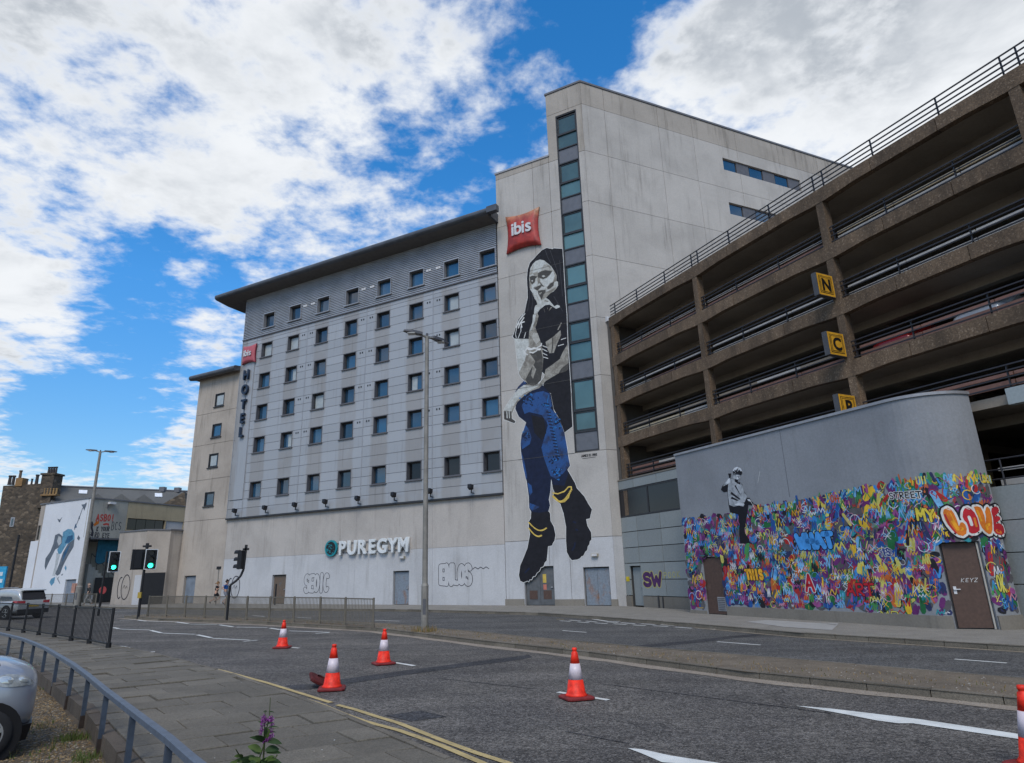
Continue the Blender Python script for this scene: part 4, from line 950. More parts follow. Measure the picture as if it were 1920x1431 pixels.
# ---- colourful graffiti on the rounded wall
GM = thing('graffiti_mural', 'dense multicoloured spray-paint graffiti covering the lower half of the rounded grey wall', 'mural', tuple(wall_pt(5, .2, .02)))
Pg = Paint(lambda s, v, off: wall_pt(s, v, .003 + off)); Pg.bend = A0 - A1 - .2
PAL = [(0.019, 0.083, 0.282), (0.045, 0.218, 0.512), (0.166, 0.397, 0.64), (0.384, 0.028, 0.028), (0.512, 0.128, 0.032), (0.666, 0.422, 0.032), (0.538, 0.486, 0.115), (0.019, 0.128, 0.045), (0.064, 0.256, 0.077), (0.128, 0.028, 0.128), (0.294, 0.077, 0.218), (0.563, 0.576, 0.589), (0.018, 0.018, 0.023), (0.028, 0.036, 0.096), (0.096, 0.092, 0.096), (0.461, 0.218, 0.294), (0.026, 0.23, 0.269)]
pmats = [paint('spray_paint', c) for c in PAL]
def skip_door(s, v): return (dl0 - .03 < s < dl1 + .03 and v < dlt + .03) or (dr0 - .03 < s < dr1 + .03 and v < drt + .03)
tl = [wq(x, y) for x, y in ((1281, 974), (1375, 968), (1440, 955), (1500, 945), (1560, 932), (1630, 915), (1700, 905), (1780, 898), (1850, 900))]
def vtop(s): return float(np.interp(s, [a for a, _ in tl], [b for _, b in tl]))
def vbot(s): return .04 if s < dl0 else .265
# undercoat: cloudy dark patches so that little bare wall shows
UN = [13, 14, 0, 9, 12, 14, 14, 7, 3, 9, 10, 13, 12, 14]
def ok_seg(pts, m=0): return all(0.02 < a < SL - .02 and not skip_door(a, b) and vbot(a) + m < b < 6.2 for a, b in pts)
cnt = 0
def stroke(pts, w, ci, layer):
    global cnt
    if not ok_seg(pts, w * .3) or (layer != .0052 and max(b - vtop(a) for a, b in pts) > .07): return
    cnt += 1
    if pts[0][0] > A0 - A1 - .2: w = min(w, .17)
    Pg.line('paint_strokes', pts, w, layer + R.random() * .0026, ci, step=2.5e-5, n=4)
for k in range(1900):
    s = R.uniform(.05, SL - .05); v = vbot(s) + (vtop(s) - vbot(s)) * R.random() ** .95
    w = R.uniform(.18, .36); a = R.uniform(0, math.pi)
    stroke([(s, v), (s + .12 * math.cos(a), v + .12 * math.sin(a))], w, R.choice(UN), 0.0)
for k in range(1250):
    s = R.uniform(.05, SL - .05); v = vbot(s) + (vtop(s) + .04 - vbot(s)) * R.random()
    ci = R.choice([0, 0, 0, 1, 1, 2, 3, 3, 4, 5, 6, 7, 7, 8, 9, 9, 9, 10, 10, 12, 12, 13, 13, 14, 14, 16]); L = R.uniform(.16, .66); a = R.gauss(1.1, .8)
    if R.random() < .5: stroke([(s, v), (s + L * .6 * math.cos(a), v + L * math.sin(a))], R.uniform(.08, .26), ci, .003)
    else:
        n = R.randint(3, 6); w = R.uniform(.18, .5); h = R.uniform(.16, .42); t = R.uniform(-.6, .6)
        stroke([(s + w * i / n, v + (h if i % 2 else 0) + t * w * i / n) for i in range(n + 1)], R.uniform(.03, .07), ci, .0032)
for k in range(900):
    s = R.uniform(.05, SL - .05); v = vbot(s) + (vtop(s) + .10 - vbot(s)) * R.random()
    ci = R.choice([1, 2, 2, 2, 3, 4, 5, 5, 6, 6, 8, 10, 11, 11, 15, 15, 11, 12, 16]); t = R.random(); h = R.uniform(.10, .32)
    if t < .30: n = R.randint(3, 6); w = R.uniform(.14, .36); stroke([(s + w * i / n, v + (h if i % 2 else 0) * R.uniform(.6, 1.2)) for i in range(n + 1)], R.uniform(.014, .045), ci, .0062)
    elif t < .52:
        a0 = R.uniform(0, 360); stroke([(s + x, v + y) for x, y in arc(0, 0, h * .6, h * .6, a0, a0 + R.uniform(140, 330), 7)], R.uniform(.012, .03), ci, .0062)
    elif t < .68:
        for d in (-1, 1): stroke([(s - h * .4, v - d * h * .4), (s + h * .4, v + d * h * .4)], .02, ci, .0062)
        if R.random() < .5: stroke([(s - h * .5, v), (s + h * .5, v)], .02, ci, .0062)
    elif t < .86:
        for j in range(R.randint(2, 5)): stroke([(s + R.uniform(-.1, .1), v + R.uniform(-.1, .1)), (s + R.uniform(-.1, .1), v + R.uniform(-.1, .12))], R.uniform(.015, .035), ci, .0064)
    else: stroke([(s, v), (s, v - R.uniform(.1, .35))], R.uniform(.008, .018), ci, .006)
for k in range(150):                                     # ragged fringe reaching up the grey wall
    s = R.uniform(.4, SL - .1); v = vtop(s) + R.uniform(-.08, .14)
    if s < 3: continue
    a = R.uniform(0, 3.14); L = R.uniform(.04, .2)
    stroke([(s, v - .1), (s + L * math.cos(a), v + L * math.sin(a))], R.uniform(.04, .12), R.choice([0, 1, 2, 3, 4, 5, 6, 7, 8, 9, 10, 12, 13, 16]), .0052)
    if k % 5 == 0: word(Pg, 'paint_strokes', R.choice(['W', 'M', 'OK', 'UH', 'N']), s, vtop(s) - .1, .3, .24, .035, .007, R.choice([2, 5, 6, 4]), 1)
part('paint_strokes', Pg.mbof('paint_strokes'), pmats, GM, kind='stuff')
# words that can be read
def wword(name, txt, px0, py0, px1, py1, h, lw, fill, out, out_w, slant=0., off=.009, jit=0., hl=None):
    a, b = wq(px0, py0), wq(px1, py1); P_ = Paint(lambda s, v, o: wall_pt(s, v, .004 + o)); P_.bend = A0 - A1 - .2; w = b[0] - a[0]; st = R.getstate()
    word(P_, 'a', txt, a[0], a[1], w, h, lw + out_w, off, 0, 1, slant, b[1] - a[1], .12, 6, jit); R.setstate(st)
    word(P_, 'a', txt, a[0], a[1], w, h, lw, off + .0022, 1, 1, slant, b[1] - a[1], .12, 6, jit)
    if hl: R.setstate(st); word(P_, 'a', txt, a[0], a[1], w, h * .98, lw * .4, off + .0046, 2, 1, slant, b[1] - a[1], .12, 5, jit)
    part(name, P_.mbof('a'), [out, fill] + ([hl] if hl else []), GM)
pw, pb = paint('white_spray', (.60, .60, .58)), paint('black_spray', (.012, .012, .016))
# LOVE: fat balloon letters, drawn in picture shape on the wall
def zF(L): return [wq(1730 + x * .08854, 930 + y * .08854) for x, y in L]
Pl = Paint(lambda s, v, o: wall_pt(s, v, .004 + o)); Pl.bend = 0
LV = {'L': [(520, 250), (600, 290), (660, 370), (720, 500), (765, 640), (800, 560), (850, 560), (900, 610), (930, 700), (920, 800), (850, 850), (760, 830), (640, 740), (540, 620), (470, 500), (430, 360), (445, 290)],
      'O': [(950, 245), (1020, 280), (1090, 350), (1150, 470), (1195, 640), (1200, 730), (1120, 790), (1040, 800), (980, 770), (960, 660), (925, 570), (870, 510), (840, 440), (850, 330), (885, 265)],
      'V': [(1075, 230), (1150, 220), (1215, 245), (1260, 320), (1300, 430), (1325, 580), (1330, 440), (1310, 340), (1330, 250), (1360, 225), (1410, 280), (1445, 400), (1465, 560), (1468, 720), (1440, 800), (1390, 810), (1320, 760), (1250, 680), (1205, 590), (1170, 460), (1120, 350)],
      'E': [(1450, 260), (1530, 220), (1585, 250), (1605, 310), (1570, 380), (1515, 430), (1600, 430), (1640, 470), (1600, 530), (1520, 585), (1620, 580), (1690, 640), (1720, 740), (1690, 820), (1620, 830), (1540, 800), (1495, 740), (1490, 600), (1475, 450), (1440, 330)]}
orange = paint('orange_spray', (.58, .16, .02)); crim = paint('crimson_spray', (.42, .02, .03)); amber = paint('amber_spray', (.68, .30, .02))
allp = []
for i, (ch, L) in enumerate(LV.items()):
    pts = zF(L); Pl.line('lettering', pts + pts[:1], .24, .0085 + i * 2e-4, 1, step=1e-5, n=6)
for i, (ch, L) in enumerate(LV.items()):
    pts = zF(L); Pl.line('lettering', pts + pts[:1], .13, .0105 + i * 2e-4, 0, step=1e-5, n=6)
for i, (ch, L) in enumerate(LV.items()): Pl.bent('lettering', zF(L), .0135 + i * 1e-4, 2 if ch in 'LV' else 3)
for i, (mi, L, w) in enumerate([(4, [(560, 380), (640, 540), (740, 700), (830, 700)], .10), (2, [(520, 320), (600, 500)], .09), (3, [(470, 400), (560, 600), (700, 780)], .05), (4, [(1360, 700), (1340, 640), (1400, 600)], .08), (4, [(1150, 320), (1230, 520)], .07), (2, [(1090, 480), (1130, 640)], .07), (2, [(1560, 740), (1640, 770)], .10), (0, [(975, 450), (1010, 540), (1030, 610)], .09), (0, [(500, 270), (580, 300)], .02), (0, [(925, 265), (985, 285)], .02)]):
    Pl.line('lettering', zF(L), w, .0146 + i * 3e-4, mi, step=1e-5, n=6)
lv = part('lettering', Pl.mbof('lettering'), [pw, pb, orange, crim, amber], GM); lv['label'] = 'red and orange balloon letters reading LOVE edged in white'
bl = paint('sky_spray', (.06, .27, .62)); ye = paint('yolk_spray', (.72, .36, .03)); rd = paint('red_spray', (.45, .02, .03))
wword('lettering', 'WHAT', 1498, 1028, 1566, 1024, .46, .20, bl, pb, .06, -.14)
wword('lettering', 'THIS', 1400, 1086, 1433, 1086, .36, .11, ye, pb, .05, -.08)
wword('lettering', 'A', 1511, 1108, 1529, 1108, .56, .11, rd, pw, .06, 0)
wword('lettering', 'STREET', 1668, 936, 1730, 933, .20, .035, pb, pw, .045, 0)
wword('lettering', 'IS', 1656, 1042, 1672, 1042, .24, .05, paint('navy_spray', (.03, .05, .18)), pw, .03, -.1)
wword('lettering', 'OH', 1558, 942, 1575, 942, .26, .06, paint('rust_spray', (.50, .10, .04)), bl, .03, 0)
wword('lettering', 'YES', 1650, 1043, 1676, 1043, .22, .03, paint('navy_spray', (.03, .05, .18)), pw, .025, 0, off=.0084)
wword('lettering', 'WHO', 1438, 1007, 1474, 1006, .20, .018, pw, pb, .02, 0)
wword('lettering', 'NY', 1486, 968, 1502, 967, .22, .03, ye, pb, .02, 0)
wword('lettering', 'LOVE', 1562, 1080, 1600, 1078, .20, .022, paint('lemon_spray', (.55, .50, .10)), pb, .02, 0)
wword('lettering', 'ART', 1588, 1116, 1642, 1116, .36, .075, rd, pb, .03, 0)
wword('lettering', 'MR', 1652, 1160, 1690, 1162, .24, .03, paint('lemon_spray', (.55, .50, .10)), pb, .02, 0)
wword('lettering', 'WAVY', 1310, 1024, 1328, 1024, .22, .03, bl, pb, .02, 0)
wword('lettering', 'MY', 1720, 975, 1756, 978, .36, .07, paint('lemon_spray', (.62, .50, .06)), pb, .03, 0)
wword('lettering', 'OK', 1872, 1110, 1888, 1110, .5, .05, paint('lemon_spray', (.55, .50, .10)), pb, .03, 0)
# scrawl on the right door
sc = MB(); Pd = Paint(lambda s, v, o: fB.P(s, .048 + o, v)); word(Pd, 'a', 'KEYZ', .34, gB + 1.34, .46, .11, .011, 0, 0, 1, .3); part('door_scrawl', Pd.mbof('a'), pw, dB)
# ---- the painted violin player sitting on the graffiti
BM = thing('violinist_mural', 'black and white stencil of a boy sitting on the graffiti holding a violin', 'mural', tuple(wall_pt(2.5, 3, .02)))
Pb = Paint(lambda s, v, o: wall_pt(s, v, .013 + o))
def zE(L): return [wq(1330 + x * .11881, 860 + y * .11881) for x, y in L]
Pb.poly('figure', zE([(380, 330), (430, 380), (480, 370), (525, 410), (545, 500), (580, 560), (600, 620), (640, 620), (665, 670), (700, 700), (680, 740), (620, 730), (605, 850), (590, 960), (560, 1100), (570, 1180), (630, 1270), (640, 1330), (560, 1345), (490, 1340), (475, 1200), (480, 1020), (460, 880), (330, 850), (310, 740), (300, 640), (290, 520), (230, 530), (185, 490), (210, 430), (280, 360), (320, 310)]), 0, 0)
for k, (mi, L) in enumerate([(1, [(330, 330), (440, 390), (530, 430), (560, 540), (600, 600), (560, 690), (320, 730), (305, 620), (295, 520), (300, 420)]), (1, [(330, 320), (385, 330), (440, 390), (500, 520), (540, 640), (510, 660), (440, 620), (380, 560), (340, 480), (300, 400), (270, 415), (220, 440), (250, 380), (300, 330)]), (2, [(300, 320), (330, 310), (330, 380), (280, 400), (270, 380)]), (1, [(490, 380), (530, 430), (560, 540), (600, 600), (580, 620), (540, 580), (500, 470)]), (1, [(330, 690), (440, 660), (520, 670), (560, 720), (540, 760), (470, 740), (390, 760), (320, 730)]), (2, [(400, 730), (460, 695), (550, 710), (545, 745), (470, 740)]), (2, [(600, 640), (640, 640), (660, 680), (620, 670)]),
  (0, [(350, 520), (500, 640), (480, 650), (340, 560)]), (0, [(360, 600), (470, 660), (440, 668), (340, 630)]), (0, [(400, 430), (500, 590), (490, 560), (420, 420)]), (1, [(395, 250), (480, 260), (495, 300), (470, 350), (430, 370), (390, 330), (378, 290)]), (2, [(430, 255), (460, 270), (470, 320), (440, 330)]), (0, [(400, 320), (460, 335), (450, 380), (410, 370)]), (0, [(375, 200), (420, 150), (500, 170), (525, 230), (500, 260), (440, 240), (390, 260)]), (2, [(375, 190), (395, 150), (440, 130), (500, 150), (528, 210), (500, 200), (440, 165), (400, 210)]), (0, [(300, 235), (350, 235), (340, 300), (322, 310)]), (3, [(700, 730), (740, 730), (770, 790), (750, 830), (710, 820), (690, 770)]), (0, [(690, 705), (760, 730), (775, 860), (760, 850), (755, 760), (720, 728)])]):
    Pb.poly('figure', zE(L), .0006 + k * 2.5e-4, mi)
Pb.line('bow', zE([(650, 660), (690, 730), (720, 790)]), .02, .006)
Pb.line('bow', zE([(800, 200), (790, 260), (770, 380)]), .015, .0)
for i_, L in enumerate(([(385, 215), (410, 180), (430, 225)], [(430, 165), (450, 205), (470, 170)], [(480, 180), (500, 215), (515, 200)], [(400, 250), (420, 215)], [(460, 150), (440, 190)])): Pb.line('figure', zE(L), .03, .0062 + i_ * 1e-4, i_ % 2)
for i_, L in enumerate(([(450, 285), (475, 288)], [(440, 335), (470, 335)], [(465, 300), (478, 318)])): Pb.line('figure', zE(L), .022, .0068 + i_ * 1e-4, 0)
part('figure', Pb.mbof('figure'), [pb, spray('grey_stencil', (.38, .40, .42), (.22, .235, .25), 3.0), paint('pale_stencil', (.56, .58, .60)), paint('violin_red', (.36, .10, .09))], BM); part('bow', Pb.mbof('bow'), pw, BM)

# ---- tags on the other walls
ink2 = paint('tag_ink', (.03, .03, .04))
def tagthing(name, label, fr, txt, x0, y0, x1, y1, h, lw, mats, outline=0, kind='graffiti', slant=0, off=.004, extra=None, right=-1):
    a, b = fr.uv(x0, y0), fr.uv(x1, y1); P_ = Paint(lambda u, v, o: fr.P(u, off + o, v)); w = abs(b[0] - a[0])
    t = thing(name, label, kind, tuple(fr.P(a[0], off, a[1])), 'graffiti tags on the walls')
    if outline:
        word(P_, 'a', txt, a[0], a[1], w, h, lw + outline, 0, 0, right, slant, b[1] - a[1], .02, 7); word(P_, 'a', txt, a[0], a[1], w, h, lw, .003, 1, right, slant, b[1] - a[1], .02, 7)
    else: word(P_, 'a', txt, a[0], a[1], w, h, lw, 0, 0, right, slant, b[1] - a[1])
    part('lettering', P_.mbof('a'), mats, t)
    if extra: P2 = Paint(lambda u, v, o: fr.P(u, off + o, v)); extra(P2, a, w); part('flourish', P2.mbof('a'), mats[0] if isinstance(mats, list) else mats, t)
wfill = MT['white']
tagthing('graffiti_tag', 'black outlined bubble letters on the white wall between two rusty doors', H, 'SEOIC', 570, 1110, 616, 1108, 1.15, .26, [ink2, wfill], .075)
tagthing('graffiti_tag', 'black outlined bubble letters with a thick shadow beside the lamp post', H, 'ENLOS', 824, 1095, 884, 1095, 1.15, .30, [ink2, wfill], .08, extra=lambda P, a, w: P.line('a', [(a[0] - w - .1 - .2 * i, a[1] + .85 + (.12 if i % 2 else 0)) for i in range(7)], .045, .0))
def oval(name, label, fr, cx, cy, sc_, off=.004, dx=(-.55, .1)):
    u, v = fr.uv(cx, cy, off); P_ = Paint(lambda a, b, o: fr.P(a, off + o, b)); t = thing(name, label, 'graffiti', tuple(fr.P(u, off, v)), 'graffiti tags on the walls')
    P_.line('a', [(u - x, v + y) for x, y in arc(.12 * sc_, 0, .42 * sc_, .72 * sc_, 0, 360, 22)], .075, 0); P_.line('a', [(u - x, v + y) for x, y in arc(-.42 * sc_, -.05, .24 * sc_, .62 * sc_, 75, 300, 14)], .085, .001)
    P_.line('a', [(u + .15 * sc_, v - .1), (u, v + .15), (u - .1 * sc_, v - .12), (u - .25 * sc_, v + .1), (u - .3 * sc_, v - .1)], .035, .002)
    part('lettering', P_.mbof('a'), ink2, t)
oval('graffiti_tag', 'black oval throw-up on the white wall behind the cranked signal pole', H, 439, 1101, 1.15)
tagthing('graffiti_tag', 'purple and yellow letters on the grey panels beside the service door', C, 'SW', 1206, 1098, 1241, 1098, .62, .22, [paint('yellow_tag', (.42, .38, .12)), paint('purple_tag', (.075, .03, .10))], .09, off=.004)
tagthing('graffiti_tag', 'thin faded yellow scrawl on the grey panels next to the rounded wall', C, 'POOK', 1244, 1085, 1277, 1082, .30, .035, paint('yellow_tag', (.42, .38, .12)), off=.004)
# ------------------------------------------------------------------ BUILDINGS AT THE LEFT
def ztop(x, y, z): r = pray(x, y); return CAM + r * (z - 1.95) / r[2]
KA = ztop(171, 934.5, 10.05)
K = Face(KA[:2], math.atan2(*(ztop(350, 951, 10.05) - KA)[:2])); M = Face(KA[:2], AZH)
CB = thing('mural_building', 'low white flat-roofed block with a blue figure mural and graffiti, left of the hotel', 'building', tuple(M.P(3, 0, .4)))
part('mural_wall', cells(MB(), M, -.0, 7.9, -1, 10.05, -.3, 0, [(.35, 2.15, -1, 2.5)]), MT['mwhite'], CB)
part('end_wall', cells(MB(), M, 7.92, 8.8, -1, 10.05, -.35, -.03, [(8.2, 8.75, 6.5, 7.95)]), MT['annex'], CB)
part('window', MB().box((8.2, -.3, 6.5), (8.75, -.12, 7.95), 0, M), MT['glass_dark'], CB)
part('pilaster', MB().box((8.1, -.02, -1), (9.5, .02, 6.4), 0, M), MT['mwhite'], CB)
door(M, .35, 2.15, .4, 2.5, -.18, MT['door_blue'], CB)
beige = concrete('stained_beige_render', (.42, .35, .235), (.16, .12, .08), streak=.6, panel=.03); greyr = concrete('stained_grey_render', (.36, .35, .31), (.13, .12, .10), streak=.6)
part('upper_wall', MB().box((.02, -.3, 6.35), (4.0, 0, 10.04), 0, K), greyr, CB)
part('upper_wall', cells(MB(), K, 4.02, 13.5, 7.12, 10.04, -.3, 0, [(4.15, 8.63, 7.25, 8.42), (8.72, 10.95, 7.5, 8.4), (11.0, 11.6, 7.5, 8.4)]), beige, CB)
w = link('window', MB().box((4.15, -.3, 7.25), (8.63, -.26, 8.42), 0, K).mesh('window_back', MT['dark'], wloc(CB)), CB)
for k in range(4): part('pane', MB().box((4.2 + k * 1.11, -.26, 7.32), (5.26 + k * 1.11, -.2, 8.36), 0, K), MT['glass_dark'], w)
part('blank_panel', MB().box((8.72, -.2, 7.5), (10.95, -.1, 8.4), 0, K), MT['white'], CB); part('window', MB().box((11.0, -.2, 7.5), (11.6, -.12, 8.4), 0, K), MT['glass_dark'], CB)
mb = MB(); mb.box((-.05, -.5, 10.042), (13.5, .07, 10.17), 0, K); mb.box((-.12, -.5, 10.052), (8.85, .07, 10.175), 0, M); part('roof_edge', mb, MT['coping'], CB)
mb = MB(); mb.add([K.P(0, 0, 10.0), K.P(13.5, 0, 10.0), M.P(8.8, -9, 10.0), M.P(8.8, 0, 10.0)], [(0, 1, 2, 3)]); part('roof', mb, MT['coping'], CB)
part('recess_wall', MB().box((.6, -4.2, -1), (13, -4, 6.3), 0, K), greyr, CB)
mb = MB(); mb.box((.6, -4, 6.2), (8, -.01, 6.34), 0, K); part('soffit', mb, MT['trim'], CB)
part('side_wall', MB().add([M.P(.01, -.3, -1), K.P(.6, -4.1, -1), K.P(.6, -4.1, 6.3), M.P(.01, -.3, 6.3)], [(0, 1, 2, 3)]), greyr, CB)
# stair in the recess
st = MB()
for k in range(12): st.box((1.6 + k * .36, -2.6, .3), (1.96 + k * .36, -1.2, 3.9 - k * .29), 0, K)
part('stair', st, greyr, CB)
mb = MB(); mb.tube(K.P(1.7, -1.15, 4.9), K.P(5.9, -1.15, 1.6), .035); [mb.tube(K.P(1.7 + .7 * i, -1.15, 3.9 - .56 * i), K.P(1.7 + .7 * i, -1.15, 4.9 - .55 * i), .025) for i in range(7)]; part('stair_rail', mb, MT['dark'], CB)
part('gate', MB().box((2.4, -1.1, .3), (5.6, -1.05, 2.6), 0, K), MT['black'], CB)
# projecting entrance block
BK = thing('entrance_block', 'small flat-topped beige block with oval graffiti and black roller door left of the hotel', 'building', tuple(H.P(41.5, 2.5, .3)))
b0, b1 = H.P(43.5, 2.5, 0), H.P(39.72, 2.5, 0); b2 = b1 + T.d * 1.75; b3 = H.P(38.75, .02, 0)
part('wall', MB().prism([tuple(p[:2]) for p in (b0, b1, b2, H.P(38.72, .75, 0), H.P(38.72, -3, 0), H.P(43.5, -1.5, 0))], -1, 6.15), MT['annex'], BK)
part('roof_edge', MB().prism([tuple(p[:2]) for p in (b0 + H.n * .05 + H.d * .05, b1 + H.n * .07, b2 + H.n * .05 - H.d * .05, H.P(38.60, .8, 0), H.P(38.60, -3, 0), H.P(43.55, -1.5, 0))], 6.152, 6.27), MT['coping'], BK)
BT_ = Face(b1[:2], AZT); part('roller_door', MB().box((.12, .004, -.3), (1.7, .03, 2.75), 0, BT_), MT['black'], BK)
part('white_corner', MB().box((39.73, 2.502, -.3), (40.6, 2.506, 2.6), 0, H), MT['white'], BK)
# tags there
tagthing('graffiti_tag', 'red block letters on the grey upper wall behind the far lamp post', K, 'ASBO!', 179, 977, 214, 977, .62, .12, paint('tag_red', (.40, .06, .05)), off=.006, right=1)
tagthing('graffiti_tag', 'black capitals in two lines under the red letters on the grey upper wall', K, 'K YOUR', 180, 996, 205, 996, .42, .07, ink2, off=.006, right=1, extra=lambda P, a, w: word(P, 'a', 'THIRD EYE', a[0] - .9, a[1] - .58, w + 1.0, .44, .07, .0, 0, 1))
tagthing('graffiti_tag', 'thin black scrawled letters beside the red block letters', K, 'BCS', 207, 994, 227, 994, .8, .06, ink2, off=.006, right=1)
Pf = Paint(lambda u, v, o: K.P(u, .006 + o, v)); zz = lambda L: [K.uv(40 + x * .18165, 880 + y * .18165) for x, y in L]
fx = thing('fox_stencil', 'small orange and black stencil figures below the red block letters', 'graffiti', tuple(K.P(1, 0, 7)), 'graffiti tags on the walls')
Pf.poly('fox', zz([(745, 570), (775, 535), (805, 540), (800, 560), (770, 580), (755, 590)]), 0, 1); Pf.poly('figure', zz([(712, 535), (735, 540), (745, 570), (735, 600), (745, 640), (740, 690), (715, 690), (725, 640), (712, 600)]), .001, 0); Pf.poly('scrawl', zz([(840, 565), (875, 555), (905, 560), (905, 585), (880, 575), (850, 580)]), .0, 2)
fm_ = [ink2, paint('fox_orange', (.45, .13, .02)), paint('tag_red', (.40, .06, .05))]
for k_ in ('fox', 'figure', 'scrawl'): part(k_, Pf.mbof(k_), fm_, fx)
tagthing('graffiti_tag', 'fat teal bubble letters in the stair recess behind the traffic light', Face(K.P(0, -1.0, 0)[:2], math.atan2(K.d[0], K.d[1])), 'BUE', 184, 1050, 221, 1046, 2.1, .75, [ink2, paint('tag_teal', (.02, .12, .18))], .14, off=.004, right=1)
BF = Face(H.P(0, 2.5, 0)[:2], AZH)
oval('graffiti_tag', 'black oval throw-up low on the beige entrance block', BF, 233, 1101, 1.35, off=.012)
# blue figure mural
FM = thing('figure_mural', 'tall mural of a bent blue-clad figure with small birds on the white building', 'mural', tuple(M.P(3.5, .01, 1.5)))
Pm = Paint(lambda u, v, o: M.P(u, .004 + o, v)); zm = lambda L: [M.uv(40 + x * .18165, 880 + y * .18165) for x, y in L]
mm = [paint('mural_sky_blue', (.10, .25, .36)), paint('mural_slate', (.11, .13, .155)), paint('mural_pale_grey', (.40, .42, .43)), paint('mural_deep_blue', (.03, .10, .19))]
for k, (mi, L) in enumerate([(1, [(350, 680), (390, 662), (425, 690), (430, 770), (400, 800), (350, 830), (320, 890), (275, 980), (250, 1040), (240, 1000), (250, 920), (300, 850), (330, 770)]), (2, [(385, 690), (410, 700), (415, 760), (385, 790), (370, 740)]), (0, [(430, 650), (480, 617), (520, 620), (548, 660), (550, 720), (530, 760), (470, 770), (410, 870), (385, 880), (370, 830), (420, 760)]), (3, [(480, 690), (530, 680), (535, 720), (490, 760), (450, 765)]), (2, [(365, 860), (400, 880), (380, 960), (350, 1100), (320, 1100), (350, 980)]),
   (1, [(550, 720), (540, 800), (480, 900), (430, 1000), (400, 1080), (370, 1100), (350, 1080), (390, 980), (430, 860), (480, 770)]), (3, [(510, 760), (470, 860), (420, 960), (440, 860)]), (0, [(310, 1130), (350, 1110), (340, 1170), (310, 1205), (290, 1165)]), (2, [(360, 1100), (385, 1130), (400, 1175), (395, 1180), (370, 1140)]), (1, [(620, 365), (655, 360), (672, 340), (676, 360), (660, 400), (650, 430), (640, 400)]), (1, [(372, 510), (400, 520), (425, 490), (405, 530), (400, 548), (388, 545)]), (1, [(575, 715), (590, 680), (608, 710), (595, 738)]), (0, [(445, 1020), (460, 990), (468, 1020), (460, 1050)]), (3, [(545, 610), (560, 560), (575, 600)]), (1, [(588, 510), (600, 480), (606, 515)]), (1, [(410, 1090), (435, 1075), (420, 1100)])]): Pm.poly('figure' if k < 7 else 'bird%d' % k, zm(L), k * 4e-4, mi)
Pm.line('ribbon', zm([(550, 620), (565, 580), (600, 500), (630, 410), (650, 380)]), .10, .007); Pm.line('ribbon', zm([(390, 1110), (375, 1130), (400, 1180)]), .06, .007)
[part(k_.rstrip('0123456789'), m_, mm, FM) for k_, m_ in Pm.parts.items() if k_ != 'ribbon']; part('ribbon', Pm.mbof('ribbon'), mm[1], FM)
# stone gable with chimney stacks
def rubble():
    m, n, b = _mat('rubble_stone'); B = NB(n); p = B.pos((1, 1, 1.7))
    v = B.new('ShaderNodeTexVoronoi'); v.inputs['Scale'].default_value = 2.0; B.link(p, v.inputs['Vector'])
    sc = B.new('ShaderNodeSeparateColor'); B.link(v.outputs['Color'], sc.inputs[0])
    c = B.mix(sc.outputs[0], (.045, .035, .026), (.11, .082, .055)); c = B.mix(B.ramp(sc.outputs[1], .82, .95), c, (.15, .115, .08))
    e = B.new('ShaderNodeTexVoronoi', feature='DISTANCE_TO_EDGE'); e.inputs['Scale'].default_value = 2.0; B.link(p, e.inputs['Vector'])
    c = B.mix(B.ramp(e.outputs['Distance'], 0, .10, 1, 0), c, (.062, .052, .04)); c = B.val(B.ramp(B.noise(B.pos(), .35, 4), .3, .7, .75, 1.15), c)
    B.link(c, b.inputs['Base Color']); b.inputs['Roughness'].default_value = .95; B.link(B.bump(e.outputs['Distance'], .5, .08), b.inputs['Normal']); return m
MT['rubble'] = rubble()
SG = thing('stone_tenement', 'dark rubble stone gable end crowned with chimney stacks and pots', 'building', (-69, 90, .6))
def at(x, y, D): r = pray(x, y); return CAM + r * D / r[1]
mb = MB(); gp = [at(-40, 1120, 90), at(112, 1120, 90), at(103, 935, 90), at(76, 907, 90), at(6, 911, 90), at(-8, 1000, 90), at(-40, 1040, 90)]
gp[0] = np.array([gp[0][0], 90, -1]); gp[1] = np.array([gp[1][0], 90, -1]); n = len(gp)
mb.add(gp + [p + np.array([-4, 12, 0]) for p in gp], [tuple(range(n)), tuple(range(n, 2 * n))[::-1]] + [(i, (i + 1) % n, n + (i + 1) % n, n + i) for i in range(n)])
part('gable_wall', mb, MT['rubble'], SG)
a, b = at(75, 912, 89.6), at(102, 890, 89.6)
mb = MB(); mb.box((a[0], 89.6, a[2] - 3), (b[0], 91.4, b[2])); mb.box((a[0] - .15, 89.45, b[2]), (b[0] + .15, 91.55, b[2] + .25)); cs = part('chimney', mb, MT['rubble'], SG)
pot = MB(); pot.lathe([(.17, 0), (.15, .1), (.13, .8), (.17, .85), (.17, .98), (.12, .98)], 10); pot_m = pot.mesh('chimney_pot', plain('clay_pot', (.12, .085, .06), .8))
pot_d = pot.mesh('chimney_pot', plain('soot_pot', (.05, .045, .045), .8)); pot_y = pot.mesh('chimney_pot', plain('buff_pot', (.30, .19, .08), .8))
for k in range(4): put('chimney_pot', pot_d, cs, Matrix.Translation((a[0] + .35 + k * (b[0] - a[0] - .7) / 3, 90.3, b[2] + .25)))
for x, y, s in ((17, 908, 1.35), (24, 908, 1.35), (50, 908, .85), (59, 907.5, .85), (68, 907, 1.4)):
    p = at(x, y, 90.2); put('chimney_pot', pot_d, SG, Matrix.Translation((p[0], p[1], p[2] - .1)) @ Matrix.Scale(s, 4))
